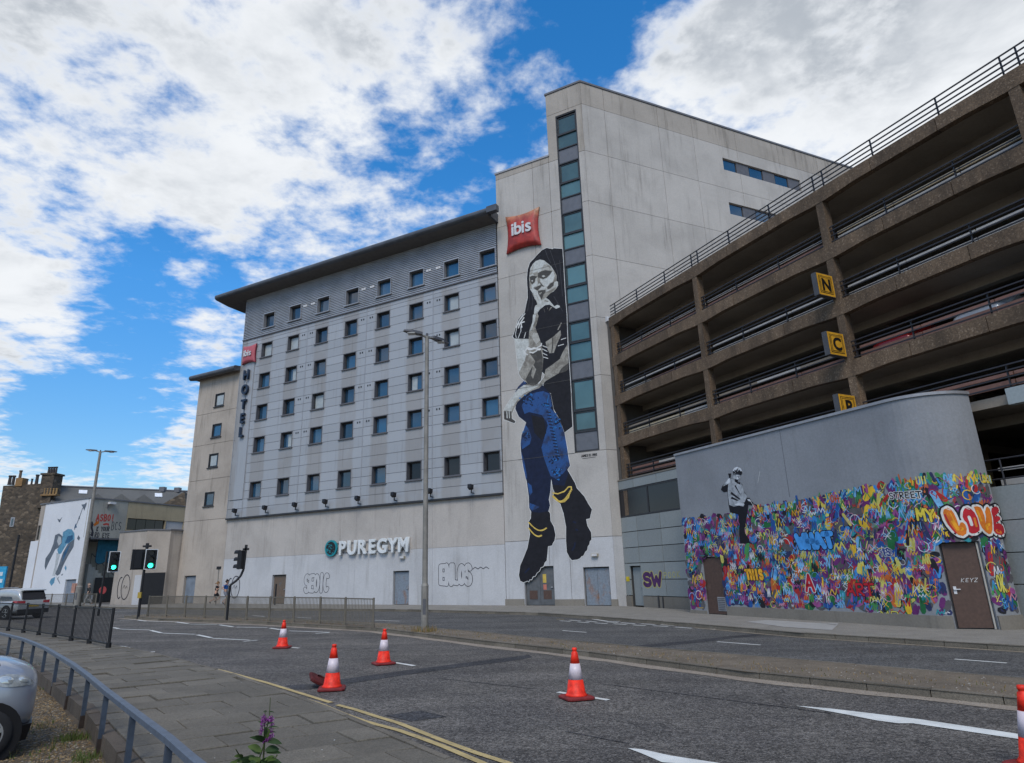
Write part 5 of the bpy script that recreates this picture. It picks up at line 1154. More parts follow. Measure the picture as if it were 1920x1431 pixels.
a, b = at(28, 908, 89.9), at(43, 896, 89.9); mb = MB(); mb.box((a[0], 89.9, a[2] - .3), (b[0], 90.9, b[2])); cs = part('chimney', mb, plain('ochre_stack', (.24, .14, .06), .85), SG)
p = at(37, 897, 90.4); put('chimney_pot', pot_m, cs, Matrix.Translation(tuple(p - np.array([0, 0, .1]))) @ Matrix.Scale(1.25, 4))
a, b = at(76, 927, 89.3), at(106, 919, 89.3); mb = MB(); mb.box((a[0], 89.3, a[2] - .2), (b[0], 90.2, a[2])); cs = part('chimney', mb, plain('ochre_stack2', (.24, .15, .07), .85), SG)
for k in range(5): put('chimney_pot', pot_y, cs, Matrix.Translation((a[0] + .25 + k * (b[0] - a[0] - .5) / 4, 89.7, a[2])) @ Matrix.Scale(.85, 4))
a, b = at(18, 988, 90), at(29, 970, 90); mb = MB(); mb.box((a[0], 89.93, a[2]), (b[0], 90.05, b[2])); w = part('window', mb, MT['alu'], SG); part('pane', MB().box((a[0] + .16, 89.9, a[2] + .16), (b[0] - .16, 89.95, b[2] - .16)), MT['glass'], w)
# long slate roof behind
SR = thing('slate_roofed_building', 'long grey slate roof with two white skylights behind the mural building', 'building', (-58, 92, .5))
slate = concrete('slate', (.125, .125, .12), (.06, .06, .055), streak=.5, panel=0)
ra = at(100, 912, 92); rb = ztop(352, 922, ra[2]); dv = rb - ra; dv[2] = 0; dv /= np.linalg.norm(dv); nv = np.array([dv[1], -dv[0], 0]);
if nv @ (-ra) < 0: nv = -nv
fa, fb = ra + nv * 5 - np.array([0, 0, 4.2]), rb + nv * 5 - np.array([0, 0, 4.2]); ga, gb_ = ra - nv * 5 - np.array([0, 0, 4.2]), rb - nv * 5 - np.array([0, 0, 4.2])
mb = MB(); mb.add([ra, rb, fb, fa], [(0, 1, 2, 3)]); mb.add([ra, rb, gb_, ga], [(0, 1, 2, 3)]); part('roof', mb, slate, SR)
mb = MB(); dn = np.array([0, 0, 12.]); mb.add([fa, fb, fb - dn, fa - dn], [(0, 1, 2, 3)]); mb.add([fa, ra, ga, ga - dn, fa - dn], [(0, 1, 2, 3, 4)]); mb.add([fb, rb, gb_, gb_ - dn, fb - dn], [(0, 1, 2, 3, 4)]); part('wall', mb, MT['rubble'], SR)
mb = MB(); mb.tube(ra + np.array([0, 0, .05]), rb + np.array([0, 0, .05]), .16, n=6); part('ridge', mb, MT['coping'], SR)
rl = np.linalg.norm((rb - ra)); sl = (fa - ra) / np.linalg.norm(fa - ra); up = np.cross(dv, sl); up = up if up[2] > 0 else -up
def onroof(px, py):
    r = pray(px, py); t = ((ra - CAM) @ up) / (r @ up); q = CAM + r * t - ra; return q @ dv, q @ sl
for (x0, y0, x1, y1) in ((148, 920, 163, 927), (290, 926, 304, 933)):
    a, b = onroof(x0, y0), onroof(x1, y1); mb = MB(); p = lambda u, s, h: ra + dv * u + sl * s + up * h
    mb.hexa([p(a[0], a[1], .02), p(b[0], a[1], .02), p(b[0], b[1], .02), p(a[0], b[1], .02), p(a[0], a[1], .14), p(b[0], a[1], .14), p(b[0], b[1], .14), p(a[0], b[1], .14)]); part('skylight', mb, plain('skylight_glass', (.7, .72, .74), .2), SR)
for x, y in ((182, 931), (226, 931), (268, 932)):
    u, s = onroof(x, y); o = ra + dv * u + sl * s; mb = MB(); q = [o - dv * 1.9 + nv * 2.0 - np.array([0, 0, 1.3]), o + dv * 1.9 + nv * 2.0 - np.array([0, 0, 1.3]), o + nv * 1.7 + np.array([0, 0, .2]), o - nv * 1.2]
    mb.add(q, [(0, 1, 2), (1, 2, 3), (0, 2, 3)]); part('dormer', mb, slate, SR)
gq = [at(258, 988, 88), at(300, 948, 88), at(346, 922, 88), at(352, 988, 88)]; mb = MB(); n = 4; mb.add(gq + [p + np.array([-1.5, 5, 0]) for p in gq], [(0, 1, 2, 3), (7, 6, 5, 4)] + [(i, (i + 1) % 4, 4 + (i + 1) % 4, 4 + i) for i in range(4)]); part('gable', mb, MT['rubble'], SR)
for x in (305, 333): u, s = onroof(x, 921); q = ra + dv * u; part('roof_vent', MB().box(q - np.array([.4, .4, .2]), q + np.array([.4, .4, .55])), MT['coping'], SR)
# ------------------------------------------------------------------ STREET
def asphalt(name, a, b_, light, tint=0.):
    m, n, b = _mat(name); B = NB(n); p = B.pos()
    v = B.new('ShaderNodeTexVoronoi'); v.inputs['Scale'].default_value = 62; B.link(p, v.inputs['Vector'])
    sc = B.new('ShaderNodeSeparateColor'); B.link(v.outputs['Color'], sc.inputs[0])
    v2 = B.new('ShaderNodeTexVoronoi'); v2.inputs['Scale'].default_value = 24; B.link(p, v2.inputs['Vector'])
    sc2 = B.new('ShaderNodeSeparateColor'); B.link(v2.outputs['Color'], sc2.inputs[0])
    c = B.mix(B.ramp(B.noise(p, .55, 6, .62, .4), .35, .68), a, b_)
    c = B.val(B.ramp(sc.outputs[0], 0, 1, .50, 1.50), c); c = B.val(B.ramp(sc2.outputs[0], 0, 1, .66, 1.34), c)
    c = B.mix(B.ramp(sc.outputs[1], .93, .97, 0, .7), c, light)
    c = B.mix(B.ramp(B.noise(B.pos((1, 1, 1)), 1.7, 7, .7, .8), .58, .72, 0, .35), c, (.11, .092, .075))
    rl_m = B.new('ShaderNodeMapping'); rl_m.inputs['Rotation'].default_value = (0, 0, rad(50)); rl_m.inputs['Scale'].default_value = (.10, 1.1, 1); B.link(B.new('ShaderNodeNewGeometry').outputs['Position'], rl_m.inputs[0])
    c = B.val(B.ramp(B.noise(rl_m.outputs[0], 1.0, 4, .55), .3, .7, .80, 1.16), c)
    w_ = B.new('ShaderNodeTexVoronoi', feature='DISTANCE_TO_EDGE'); w_.inputs['Scale'].default_value = .42; wp_ = B.new('ShaderNodeVectorMath', operation='ADD'); B.link(p, wp_.inputs[0])
    nz = B.new('ShaderNodeTexNoise'); nz.inputs['Scale'].default_value = 2.2; nz.inputs['Detail'].default_value = 6; B.link(p, nz.inputs['Vector']); B.link(nz.outputs['Color'], wp_.inputs[1]); B.link(wp_.outputs[0], w_.inputs['Vector'])
    ck = B.math('MULTIPLY', B.ramp(w_.outputs['Distance'], .003, .011, 1, 0), B.ramp(B.noise(p, .3, 3), .50, .60)); c = B.mix(B.math('MULTIPLY', ck, .7), c, (.022, .021, .021))
    B.link(c, b.inputs['Base Color']); b.inputs['Roughness'].default_value = .85; b.inputs['Specular IOR Level'].default_value = .25
    B.link(B.bump(v.outputs['Distance'], .45, .012), b.inputs['Normal']); return m
MT['road'] = asphalt('worn_asphalt', (.080, .074, .069), (.115, .105, .094), (.27, .255, .23))
MT['road_b'] = asphalt('asphalt_far_lane', (.075, .074, .073), (.098, .095, .09), (.22, .21, .19))
MT['patch'] = asphalt('fresh_trench_asphalt', (.040, .040, .043), (.050, .050, .053), (.10, .10, .10))
def worn(name, col, under, thr):
    m, n, b = _mat(name); B = NB(n)
    f = B.ramp(B.noise(B.pos(), 16, 6, .72), thr, thr + .13); c = B.mix(f, col, under)
    c = B.val(B.ramp(B.noise(B.pos(), 3, 4), .3, .7, .85, 1.1), c)
    B.link(c, b.inputs['Base Color']); b.inputs['Roughness'].default_value = .75; return m
MT['wline'] = worn('white_road_paint', (.60, .61, .58), (.12, .12, .12), .62)
MT['yline'] = worn('yellow_road_paint', (.42, .32, .14), (.12, .11, .10), .55)
MT['cream_l'] = worn('faded_cream_paint', (.24, .20, .14), (.11, .10, .09), .50)
def slabm(name, a, b_, d):
    m, n, b = _mat(name); B = NB(n); p = B.pos()
    c = B.mix(B.ramp(B.noise(p, 1.3, 6, .65, .4), .3, .7), a, b_)
    v = B.new('ShaderNodeTexVoronoi'); v.inputs['Scale'].default_value = 70; B.link(p, v.inputs['Vector']); sc = B.new('ShaderNodeSeparateColor'); B.link(v.outputs['Color'], sc.inputs[0])
    c = B.val(B.ramp(sc.outputs[0], 0, 1, .78, 1.22), c); c = B.mix(B.ramp(B.noise(p, 5, 6, .7), .58, .75, 0, .5), c, d)
    oi = B.new('ShaderNodeObjectInfo'); c = B.val(B.ramp(oi.outputs['Random'], 0, 1, .86, 1.14), c)
    B.link(c, b.inputs['Base Color']); b.inputs['Roughness'].default_value = .9; B.link(B.bump(B.noise(p, 45, 5, .65), .35, .012), b.inputs['Normal']); return m
MT['pave'] = slabm('paving_stone', (.10, .088, .068), (.132, .116, .091), (.06, .052, .04))
MT['pave_far'] = slabm('far_paving', (.20, .185, .16), (.25, .235, .205), (.14, .125, .10))
MT['kerb'] = slabm('kerb_stone', (.11, .095, .072), (.145, .125, .097), (.06, .05, .036))
MT['edging'] = slabm('earthy_edging', (.05, .037, .026), (.085, .066, .048), (.03, .022, .016))
MT['soil'] = slabm('dry_soil', (.098, .077, .054), (.15, .12, .085), (.06, .047, .032))
MT['verge'] = slabm('leafy_soil', (.062, .046, .03), (.105, .08, .052), (.035, .026, .017))
MT['silt'] = slabm('gutter_silt', (.20, .165, .13), (.25, .21, .165), (.13, .11, .09))
def sheet(name, pts, h, mat, parent=None, kind=None, label=None):
    mb = MB(); vs = [(p[0], p[1], gz(p[0], p[1]) + h) for p in pts]; mb.add(vs, [tuple(range(len(vs)))])
    if parent is None: return struct(name, mb, mat)
    o = part(name, mb, mat, parent); return o
def PX(L, h=0.): return [G(x, y, h)[:2] for x, y in L]
sheet('ground', [(-600, -300), (600, -300), (600, 700), (-600, 700)], -.35, MT['road_b'])
KN = [np.array(q) + np.array([-.14, -.11]) for q in ((6.2, -1.1), (2.55, 3.55), (-.7, 7.72), (-1.2, 8.44), (-2.92, 10.77), (-5.77, 14.28), (-9.1, 17.9), (-12.7, 21.33), (-15.2, 23.75), (-17.2, 25.75), (-19.4, 28.05), (-24.5, 33.2), (-34, 42), (-60, 62))]
VN = [np.array(q) for q in ((1.75, -.05), (-1.5, 4.15), (-4.49, 7.91), (-6.84, 10.86), (-11.04, 15.59), (-14.44, 19.04), (-18.0, 22.4), (-24, 28.0), (-34, 37), (-62, 57))]
road = sheet('road', [KN[0] + np.array([8, -10])] + KN + [np.array(q) for q in ((-200, 160), (-200, 300), (250, 300), (250, -60), (40, -60))], 0.0, MT['road'])
# far carriageway has its own paler surfacing
ME_near = [np.array(q) for q in ((-21.6, 37.0), (-17.9, 33.83), (-11.05, 29.74), (-5.35, 25.26), (-1.16, 19.86), (1.58, 16.6), (4.19, 13.01), (6.98, 10.11), (10.2, 7.0), (14.5, 3.0), (22, -4))]
ME_far = [np.array(q) for q in ((-21.2, 38.6), (-18.2, 36.6), (-12.2, 32.9), (-5.66, 28.0), (-.25, 21.45), (3.02, 17.5), (5.86, 14.6), (8.31, 11.9), (12, 8.4), (16.3, 4.3), (24, -3))]
FK = [np.array(q) for q in ((30, -6), (16.5, 10.2), (11.56, 16.25), (8.29, 20.35), (6.22, 24.48), (3.4, 29.3), (.69, 33.2), (-6.49, 38.67), (-15.87, 43.0), (-27.2, 48.4), (-36.5, 54.3), (-50, 65.5), (-70, 83))]
sheet('far_carriageway', ME_far + FK[:12][0:12], .004, MT['road_b'])
# median
md = sheet('median_strip', ME_near + ME_far[::-1], .115, MT['soil'])
def resample(L, st):
    L = [np.array(p, float) for p in L]; d = [0]
    for a, b in zip(L[:-1], L[1:]): d.append(d[-1] + np.linalg.norm(b - a))
    out = []; s = 0
    while s <= d[-1]:
        i = max(j for j in range(len(d)) if d[j] <= s + 1e-9); i = min(i, len(L) - 2)
        t = (s - d[i]) / (d[i + 1] - d[i]); p = L[i] + (L[i + 1] - L[i]) * t; out.append((p, (L[i + 1] - L[i]) / np.linalg.norm(L[i + 1] - L[i]))); s += st
    return out
def kerb(parent, line, h, wdt, side, length=.92, mat='kerb', lo=-.05, maxn=80):
    pts = resample(line, length)
    for (a, da), (b, db) in list(zip(pts[:-1], pts[1:]))[:maxn]:
        n = np.array([-da[1], da[0]]) * side; g = (b - a) * .008; a_, b_ = a + g, b - g; j = R.uniform(-.008, .008)
        P3 = lambda p, z: np.array([p[0], p[1], gz(p[0], p[1]) + z])
        mb = MB(); mb.hexa([P3(a_, lo), P3(b_, lo), P3(b_ + n * wdt, lo), P3(a_ + n * wdt, lo), P3(a_ + n * .015, h + j), P3(b_ + n * .015, h + j), P3(b_ + n * wdt, h + j), P3(a_ + n * wdt, h + j)])
        part('kerb_stone', mb, MT[mat], parent)
kerb(md, ME_near, .125, .14, 1); kerb(md, ME_far[1:], .125, .12, -1)
def strip_along(line, o0, o1, h, mat, name, parent, jit=0.):
    pts = resample(line, .7); L = [p + np.array([-d[1], d[0]]) * (o0 + R.uniform(-jit, jit)) for p, d in pts]; Q = [p + np.array([-d[1], d[0]]) * (o1 + R.uniform(-jit, jit)) for p, d in pts]
    return sheet(name, L + Q[::-1], h, mat, parent)
strip_along(ME_near, -.34, .02, .007, MT['silt'], 'gutter_silt', road, .07)
# far pavement
wallline = [np.array(q) for q in ((45, 2), (15.4, 21.4), (13.0, 22.6), (8.9, 32.2), (5.7, 38.6), (-24, 54.0), (-28, 56), (-31, 54.0), (-36, 57), (-40, 62), (-49, 70), (-72, 92))]
fp = sheet('far_pavement', FK + wallline[::-1], .12, MT['pave_far']); kerb(fp, FK, .13, .14, -1, maxn=130)
strip_along(FK[1:5], .05, .22, .010, MT['cream_l'], 'edge_line', road, .02)
for L in ([(1400, 1166), (1440, 1163), (1572, 1171), (1560, 1182), (1470, 1176)], [(1530, 1168), (1573, 1169), (1566, 1173)]): sheet('pale_slab', PX(L, .12), .127, plain('new_pale_slab', (.30, .295, .28), .8), fp)
# near pavement: bed, kerb, slabs one by one
npv = sheet('pavement', KN + VN[::-1], .075, plain('slab_bed', (.075, .068, .055), .9)); kerb(npv, KN, .112, .10, 1, maxn=60)
def lerp_line(L, t):
    d = [0]
    for a, b in zip(L[:-1], L[1:]): d.append(d[-1] + np.linalg.norm(b - a))
    s = t * d[-1]; i = min(max(j for j in range(len(d)) if d[j] <= s + 1e-9), len(L) - 2); k = (s - d[i]) / (d[i + 1] - d[i]); return L[i] + (L[i + 1] - L[i]) * k
Kl = [np.array(q) + np.array([-.14, -.11]) for q in ((1.1, 5.55), (-.7, 7.72), (-2.92, 10.77), (-5.77, 14.28), (-9.1, 17.9), (-12.7, 21.33), (-16.2, 24.75))]
Vl = [np.array(q) for q in ((-1.5, 4.15), (-3.2, 6.3), (-5.6, 9.3), (-8.6, 12.9), (-12.0, 16.55), (-15.2, 19.75), (-18.2, 22.6))]
NR = 40; nsl = 0
for r in range(NR):
    t0_, t1_ = r / NR, (r + 1) / NR
    a0, a1 = lerp_line(Vl, t0_), lerp_line(Vl, t1_); k0, k1 = lerp_line(Kl, t0_), lerp_line(Kl, t1_)
    W_ = np.linalg.norm(k0 - a0); x = .12 + (0 if r % 2 else .45); cuts = [.16]
    while x < W_ - .2:
        if x > .4: cuts.append(x)
        x += R.choice([.9, .9, .75])
    cuts.append(W_ - .105)
    for c0, c1 in zip(cuts[:-1], cuts[1:]):
        if c1 - c0 < .1 or nsl > 285: continue
        f = lambda tt, c: (lambda A, B: A + (B - A) * c)(a0 + (a1 - a0) * tt, k0 + (k1 - k0) * tt)
        e = .010 / W_; g = .018; q = [f(g, c0 / W_ + e), f(g, c1 / W_ - e), f(1 - g, c1 / W_ - e), f(1 - g, c0 / W_ + e)]
        z = [.12 + R.gauss(0, .0045) for _ in range(4)]; zo = R.gauss(0, .006); ins = lambda i: q[i] + (sum(q) / 4 - q[i]) * .015
        mb = MB(); lo = [(p[0], p[1], gz(*p) + .07) for p in q]; mi_ = [(p[0], p[1], gz(*p) + z[i] + zo - .008) for i, p in enumerate(q)]; hi = [(ins(i)[0], ins(i)[1], gz(*q[i]) + z[i] + zo) for i in range(4)]
        mb.add(lo + mi_ + hi, [(0, 1, 5, 4), (1, 2, 6, 5), (2, 3, 7, 6), (3, 0, 4, 7), (4, 5, 9, 8), (5, 6, 10, 9), (6, 7, 11, 10), (7, 4, 8, 11), (8, 9, 10, 11)])
        part('paving_slab', mb, MT['pave'], npv); nsl += 1
far_part = [lerp_line(Kl, 1.0)] + [k for k in KN if k[0] < -16.3] + [v for v in VN[::-1] if v[0] < -18.1] + [lerp_line(Vl, 1.0)]
sheet('paved_area', far_part, .118, MT['pave'], npv)
# edging and verge
vg = sheet('verge', [np.array(q) for q in ((6, -12),)] + [VN[0] + np.array([3, -6])] + VN + [np.array(q) for q in ((-80, 60), (-80, -30))], -.10, MT['verge'])
ek = MB()
for (a, da), (b, db) in zip(*(lambda p: (p[:-1], p[1:]))(resample(VN, .92)[:60])):
    n = np.array([-da[1], da[0]]); a, b = a + (b - a) * .01, b - (b - a) * .01; P3 = lambda p, z: np.array([p[0], p[1], gz(p[0], p[1]) + z])
    mb = MB(); j = R.uniform(-.012, .012); mb.hexa([P3(a - n * .0, -.2), P3(b, -.2), P3(b - n * .15, -.2), P3(a - n * .15, -.2), P3(a, .11 + j), P3(b, .11 + j), P3(b - n * .15, .118 + j), P3(a - n * .15, .118 + j)]); part('edging_stone', mb, MT['edging'], npv)
# markings
def mark(L, name='road_marking', mat='wline', h=.008): return sheet(name, PX(L), h, MT[mat], road)
def dash(p, q, w=.11, mat='wline', h=.008, name='road_marking'):
    a, b = G(*p)[:2], G(*q)[:2]; d = (b - a) / np.linalg.norm(b - a); n = np.array([-d[1], d[0]]) * w / 2; return sheet(name, [a - n, b - n, b + n, a + n], h, MT[mat], road)
z2 = lambda x, y: (180 + x * .2708, 1100 + y * .2708); z3 = lambda x, y: (900 + x * .3125, 1120 + y * .3125)
for a, b, w in (((165, 236), (275, 230), .12), ((288, 233), (350, 241), .14), ((355, 240), (545, 244), .12), ((552, 246), (640, 258), .14), ((650, 261), (838, 264), .12), ((855, 266), (950, 280), .14), ((970, 282), (1185, 286), .12), ((1205, 289), (1275, 300), .14), ((1335, 308), (1615, 318), .11), ((1520, 328), (1615, 320), .11),
   ((118, 285), (160, 293), .14), ((165, 296), (372, 302), .12), ((378, 305), (452, 322), .14), ((460, 324), (688, 332), .12), ((702, 336), (798, 356), .14), ((808, 360), (1065, 373), .11), ((1020, 383), (1118, 373), .11), ((98, 410), (205, 418), .12), ((210, 424), (272, 452), .16), ((305, 460), (408, 453), .11), ((1345, 421), (1405, 428), .10)): dash(z2(*a), z2(*b), w, h=.008 + R.random() * .003)
for a, b in (((740, 1243), (777, 1249)), ((1046, 1298.5), (1141, 1313.6))): dash(a, b, .11)
for a, b in (((495, 201), (640, 212)), ((1423, 268), (1683, 288))): dash(z3(*a), z3(*b), .10)
dash((1790, 1236.5), (1888, 1244), .10)
for a, b in (((703, 1163.5), (749, 1165)), ((557, 1158), (584, 1159.5)), ((473, 1154), (496, 1156.5)), ((215, 1147), (250, 1146))): dash(a, b, .10)
for q in ((480, 142, 545, 146), (535, 138, 605, 143), (583, 149, 655, 154), (635, 144, 700, 149), (690, 155, 765, 160), (757, 149, 830, 154), (800, 160, 880, 165), (845, 154, 930, 160), (915, 167, 995, 172), (965, 160, 1050, 165), (1035, 172, 1130, 177), (1085, 166, 1175, 172), (1170, 180, 1270, 187), (1222, 174, 1318, 180), (1312, 188, 1410, 194), (1378, 184, 1470, 189), (1462, 196, 1575, 202)): dash(z3(*q[:2]), z3(*q[2:]), .13)
for q in ((595, 119, 760, 145), (690, 123, 955, 143), (762, 147, 950, 143)): dash(z3(*q[:2]), z3(*q[2:]), .15, h=.0085)
for q in ((980, 140, 1060, 148), (1720, 213, 1835, 218), (460, 133, 505, 133)): dash(z3(*q[:2]), z3(*q[2:]), .12, 'yline', .009)
z4 = lambda L: [(1400 + x * .2708, 1130 + y * .2708) for x, y in L]
mark(z4([(340, 718), (560, 735), (900, 775), (1200, 812), (1890, 915), (2100, 945), (2100, 985), (1890, 950), (1150, 840), (1050, 840), (900, 820), (700, 780), (480, 740)]), 'lane_arrow')
mark([(960 + x * .2708, 1130 + y * .2708) for x, y in [(800, 1012), (900, 1020), (1100, 1065), (1400, 1111), (1750, 1170), (1750, 1210), (1400, 1140), (1040, 1111), (900, 1050)]], 'lane_arrow')
z7 = lambda L: [(560 + x * .2083, 1280 + y * .2083) for x, y in L]
for L in ([(280, 1226.5), (340, 1240), (420, 1259), (500, 1281)] + z7([(0, 95), (290, 185)]), z7([(350, 205), (500, 245), (700, 310), (900, 370), (1050, 430), (1300, 530), (1600, 640), (1850, 720), (2200, 860)]), [(285, 1229), (345, 1243), (430, 1265), (500, 1288)] + z7([(0, 135), (200, 200), (400, 285), (600, 355), (900, 435), (1100, 505), (1300, 580), (1500, 665), (1640, 725), (2000, 890)])):
    pts = [G(*p)[:2] for p in L]; A = []; Bq = []
    for i, p in enumerate(pts):
        d = pts[min(i + 1, len(pts) - 1)] - pts[max(i - 1, 0)]; d /= np.linalg.norm(d); n = np.array([-d[1], d[0]]) * .045; A.append(p - n); Bq.append(p + n)
    sheet('yellow_line', A + Bq[::-1], .010, MT['yline'], road)
mark([(440 + x * .2708, 1130 + y * .2708) for x, y in [(345, 575), (620, 560), (750, 530), (1200, 468), (1700, 405), (2040, 362), (2060, 380), (1920, 405), (1600, 445), (1200, 500), (800, 560), (500, 605), (400, 600)]], 'trench_patch', 'patch', .0042)
mark([z3(*q) for q in [(870, 300), (1000, 285), (1250, 262), (1500, 235), (1720, 215), (1780, 220), (1500, 250), (1300, 275), (1000, 305)]], 'trench_patch', 'patch', .0062)
for a, b, w in (((1130, 1283), (1560, 1338), .035), ((820, 1272), (1000, 1292), .03), ((1180, 1395), (1060, 1372), .03)): dash(a, b, w, 'patch', .0050, 'road_seam')
# road cover
mc = [G(*p)[:2] for p in z7([(770, 297), (1100, 255), (1335, 310), (1010, 352)])]
mh = thing('manhole_cover', 'dark rectangular asphalt-filled manhole cover by the double yellow lines', 'manhole cover', tuple(G(780, 1342)))
fr_ = MB(); cen = sum(mc) / 4; P3 = lambda p, z: (p[0], p[1], gz(p[0], p[1]) + z)
for i in range(4):
    a, b = mc[i], mc[(i + 1) % 4]; ai, bi = a + (cen - a) * .06, b + (cen - b) * .06
    fr_.add([P3(a, .006), P3(b, .006), P3(bi, .0065), P3(ai, .0065)], [(0, 1, 2, 3)])
part('frame', fr_, MT['black'], mh); c_ = MB(); c_.add([P3(p + (cen - p) * .08, .005) for p in mc], [(0, 1, 2, 3)]); part('lid', c_, MT['patch'], mh)
# ------------------------------------------------------------------ STREET FURNITURE
def hgt(base, x, y):
    r = pray(x, y); t = np.hypot(base[0], base[1]) / np.hypot(r[0], r[1]); return 1.95 + t * r[2]
def on_level(x, y, z): r = pray(x, y); return CAM + r * (z - 1.95) / r[2]
lens_mat = plain('lamp_lens', (.45, .45, .43), .3)
def lamp_post(base, topx, topy, tips, label, r0, r1):
    z = hgt(base, topx, topy); t = thing('street_lamp', label, 'street lamp', tuple(base), 'double-armed street lamps')
    b = np.array(base); top = np.array([b[0], b[1], z])
    part('base_section', MB().tube(b - [0, 0, .3], b + [0, 0, 1.5], r0, r0, 14), MT['lamp_pole'], t, smooth=False)
    part('pole', MB().tube(b + [0, 0, 1.5], top, r0 * .78, r1, 14), MT['lamp_pole'], t)
    part('collar', MB().tube(b + [0, 0, 1.46], b + [0, 0, 1.56], r0 * 1.08, r0 * .85, 14), MT['lamp_pole'], t)
    part('access_door', MB().box(b + np.array([-.05, -r0 - .006, .55]), b + np.array([.05, -r0 + .05, 1.05])), MT['trim'], t)
    for tx, ty in tips:
        e = on_level(tx, ty, z + .10); d = e - top; d[2] = 0; L = np.linalg.norm(d); d /= L; n = np.array([-d[1], d[0], 0]); u = np.array([0, 0, 1.])
        p0 = top + d * .1 + u * .02; p1 = top + d * L * .33 + u * .07; p2 = top + d * L + u * .12
        mb = MB(); mb.tube(top - u * .05, p1, .045, .04, 8); part('arm', mb, MT['lamp_pole'], t)
        mb = MB(); q = lambda p, w, lo, hi: [p - n * w + u * lo, p + n * w + u * lo, p + n * w + u * hi, p - n * w + u * hi]
        A, B_ = q(p1 - d * .1, .10, -.04, .06), q(p2, .07, -.02, .03); C_ = q((p1 + p2) / 2, .15, -.05, .06)
        mb.add(A + C_ + B_, [(0, 1, 2, 3)[::-1]] + [(i, (i + 1) % 4, 4 + (i + 1) % 4, 4 + i) for i in range(4)] + [(4 + i, 4 + (i + 1) % 4, 8 + (i + 1) % 4, 8 + i) for i in range(4)] + [(8, 9, 10, 11)])
        h = part('lamp_head', mb, MT['trim'], t)
        c = (p1 + p2) / 2; part('lens', MB().box(c - np.array([.14, .14, .075]), c + np.array([.14, .14, -.05])), lens_mat, h)
    part('sensor', MB().tube(top, top + np.array([0, 0, .12]), .05, .05, 8), MT['trim'], t)
    return t
lamp_post(G(796, 1184, .12), 798, 631, ((757, 621), (839, 645)), 'tall grey double-armed street lamp on the median in front of the hotel', .125, .075)
lamp_post(G(143, 1139, .12), 190, 847, ((161, 844), (219, 848)), 'tall grey double-armed street lamp in front of the blue figure mural', .21, .09)
# grass tuft at the lamp foot
def tuft(name, spots, n, h, spread, mats, kind='stuff', lean=.5, w=.012):
    mb = MB()
    for (x, y, z) in spots:
        for _ in range(n):
            a = R.uniform(0, 6.28); r_ = spread * math.sqrt(R.random()); px, py = x + r_ * math.cos(a), y + r_ * math.sin(a); b = R.uniform(0, 6.28); hh = h * R.uniform(.4, 1.1); l = lean * hh * R.random(); ww = w * R.uniform(.6, 1.3)
            dx, dy = math.cos(b), math.sin(b); mb.add([(px - dy * ww, py + dx * ww, z), (px + dy * ww, py - dx * ww, z), (px + dx * l * .5, py + dy * l * .5, z + hh * .65), (px + dx * l, py + dy * l, z + hh)], [(0, 1, 2), (0, 2, 3)], R.randrange(len(mats)))
    mb.flat = True; o = link(name, mb.mesh(name, mats)); o['kind'] = kind; return o
straw = paint('dry_straw', (.24, .16, .07)); grass_g = paint('grass_green', (.07, .105, .025)); grass_d = paint('olive_grass', (.10, .10, .035)); leafg = paint('leaf_green', (.035, .075, .018))
lb = G(796, 1184, .12); tuft('dry_grass', [(lb[0], lb[1], lb[2])] * 3, 60, .22, .45, [straw, straw, grass_d])
# weeds and rubble along the median
sp = []
for p, d in resample(ME_near[:9], .35):
    for _ in range(2): n = np.array([-d[1], d[0]]); q = p + n * R.uniform(.2, 1.3); sp.append((q[0], q[1], gz(*q) + .115))
tuft('median_weeds', sp, 7, .06, .3, [straw, grass_d, straw], w=.01)
def scatter(name, area, n, smin, smax, mats, h):
    mb = MB(); c = 0
    while c < n:
        x, y = area(); s_ = R.uniform(smin, smax); z = gz(x, y) + h; a = R.uniform(0, 6.28); t = R.uniform(-.5, .5)
        ca, sa = math.cos(a), math.sin(a); hh = s_ * R.uniform(.1, .5)
        mb.add([(x - ca * s_, y - sa * s_, z), (x + sa * s_ * .6, y - ca * s_ * .6, z + .002), (x + ca * s_, y + sa * s_, z + .001), (x - sa * s_ * .6, y + ca * s_ * .6, z), (x, y, z + hh)], [(0, 1, 4), (1, 2, 4), (2, 3, 4), (3, 0, 4)], R.randrange(len(mats))); c += 1
    mb.flat = True; o = link(name, mb.mesh(name, mats)); o['kind'] = 'stuff'; return o
stone_m = [plain('pebble', c, .9) for c in ((.16, .14, .115), (.23, .20, .165), (.11, .085, .06), (.30, .28, .25))]
def med_area():
    i = R.randrange(2, 9); t = R.random(); a = ME_near[i] + (ME_near[i + 1] - ME_near[i]) * t; b = lerp_line(ME_far, (i + t) / 10); return a + (b - a) * R.uniform(.1, .9)
scatter('median_rubble', med_area, 5000, .008, .032, stone_m, .112)
def gut_area():
    i = R.randrange(3, 9); t = R.random(); a = ME_near[i] + (ME_near[i + 1] - ME_near[i]) * t; d = ME_near[i + 1] - ME_near[i]; d = d / np.linalg.norm(d); return a - np.array([-d[1], d[0]]) * abs(R.gauss(0, .22))
scatter('gutter_grit', gut_area, 1500, .004, .02, stone_m, .006)
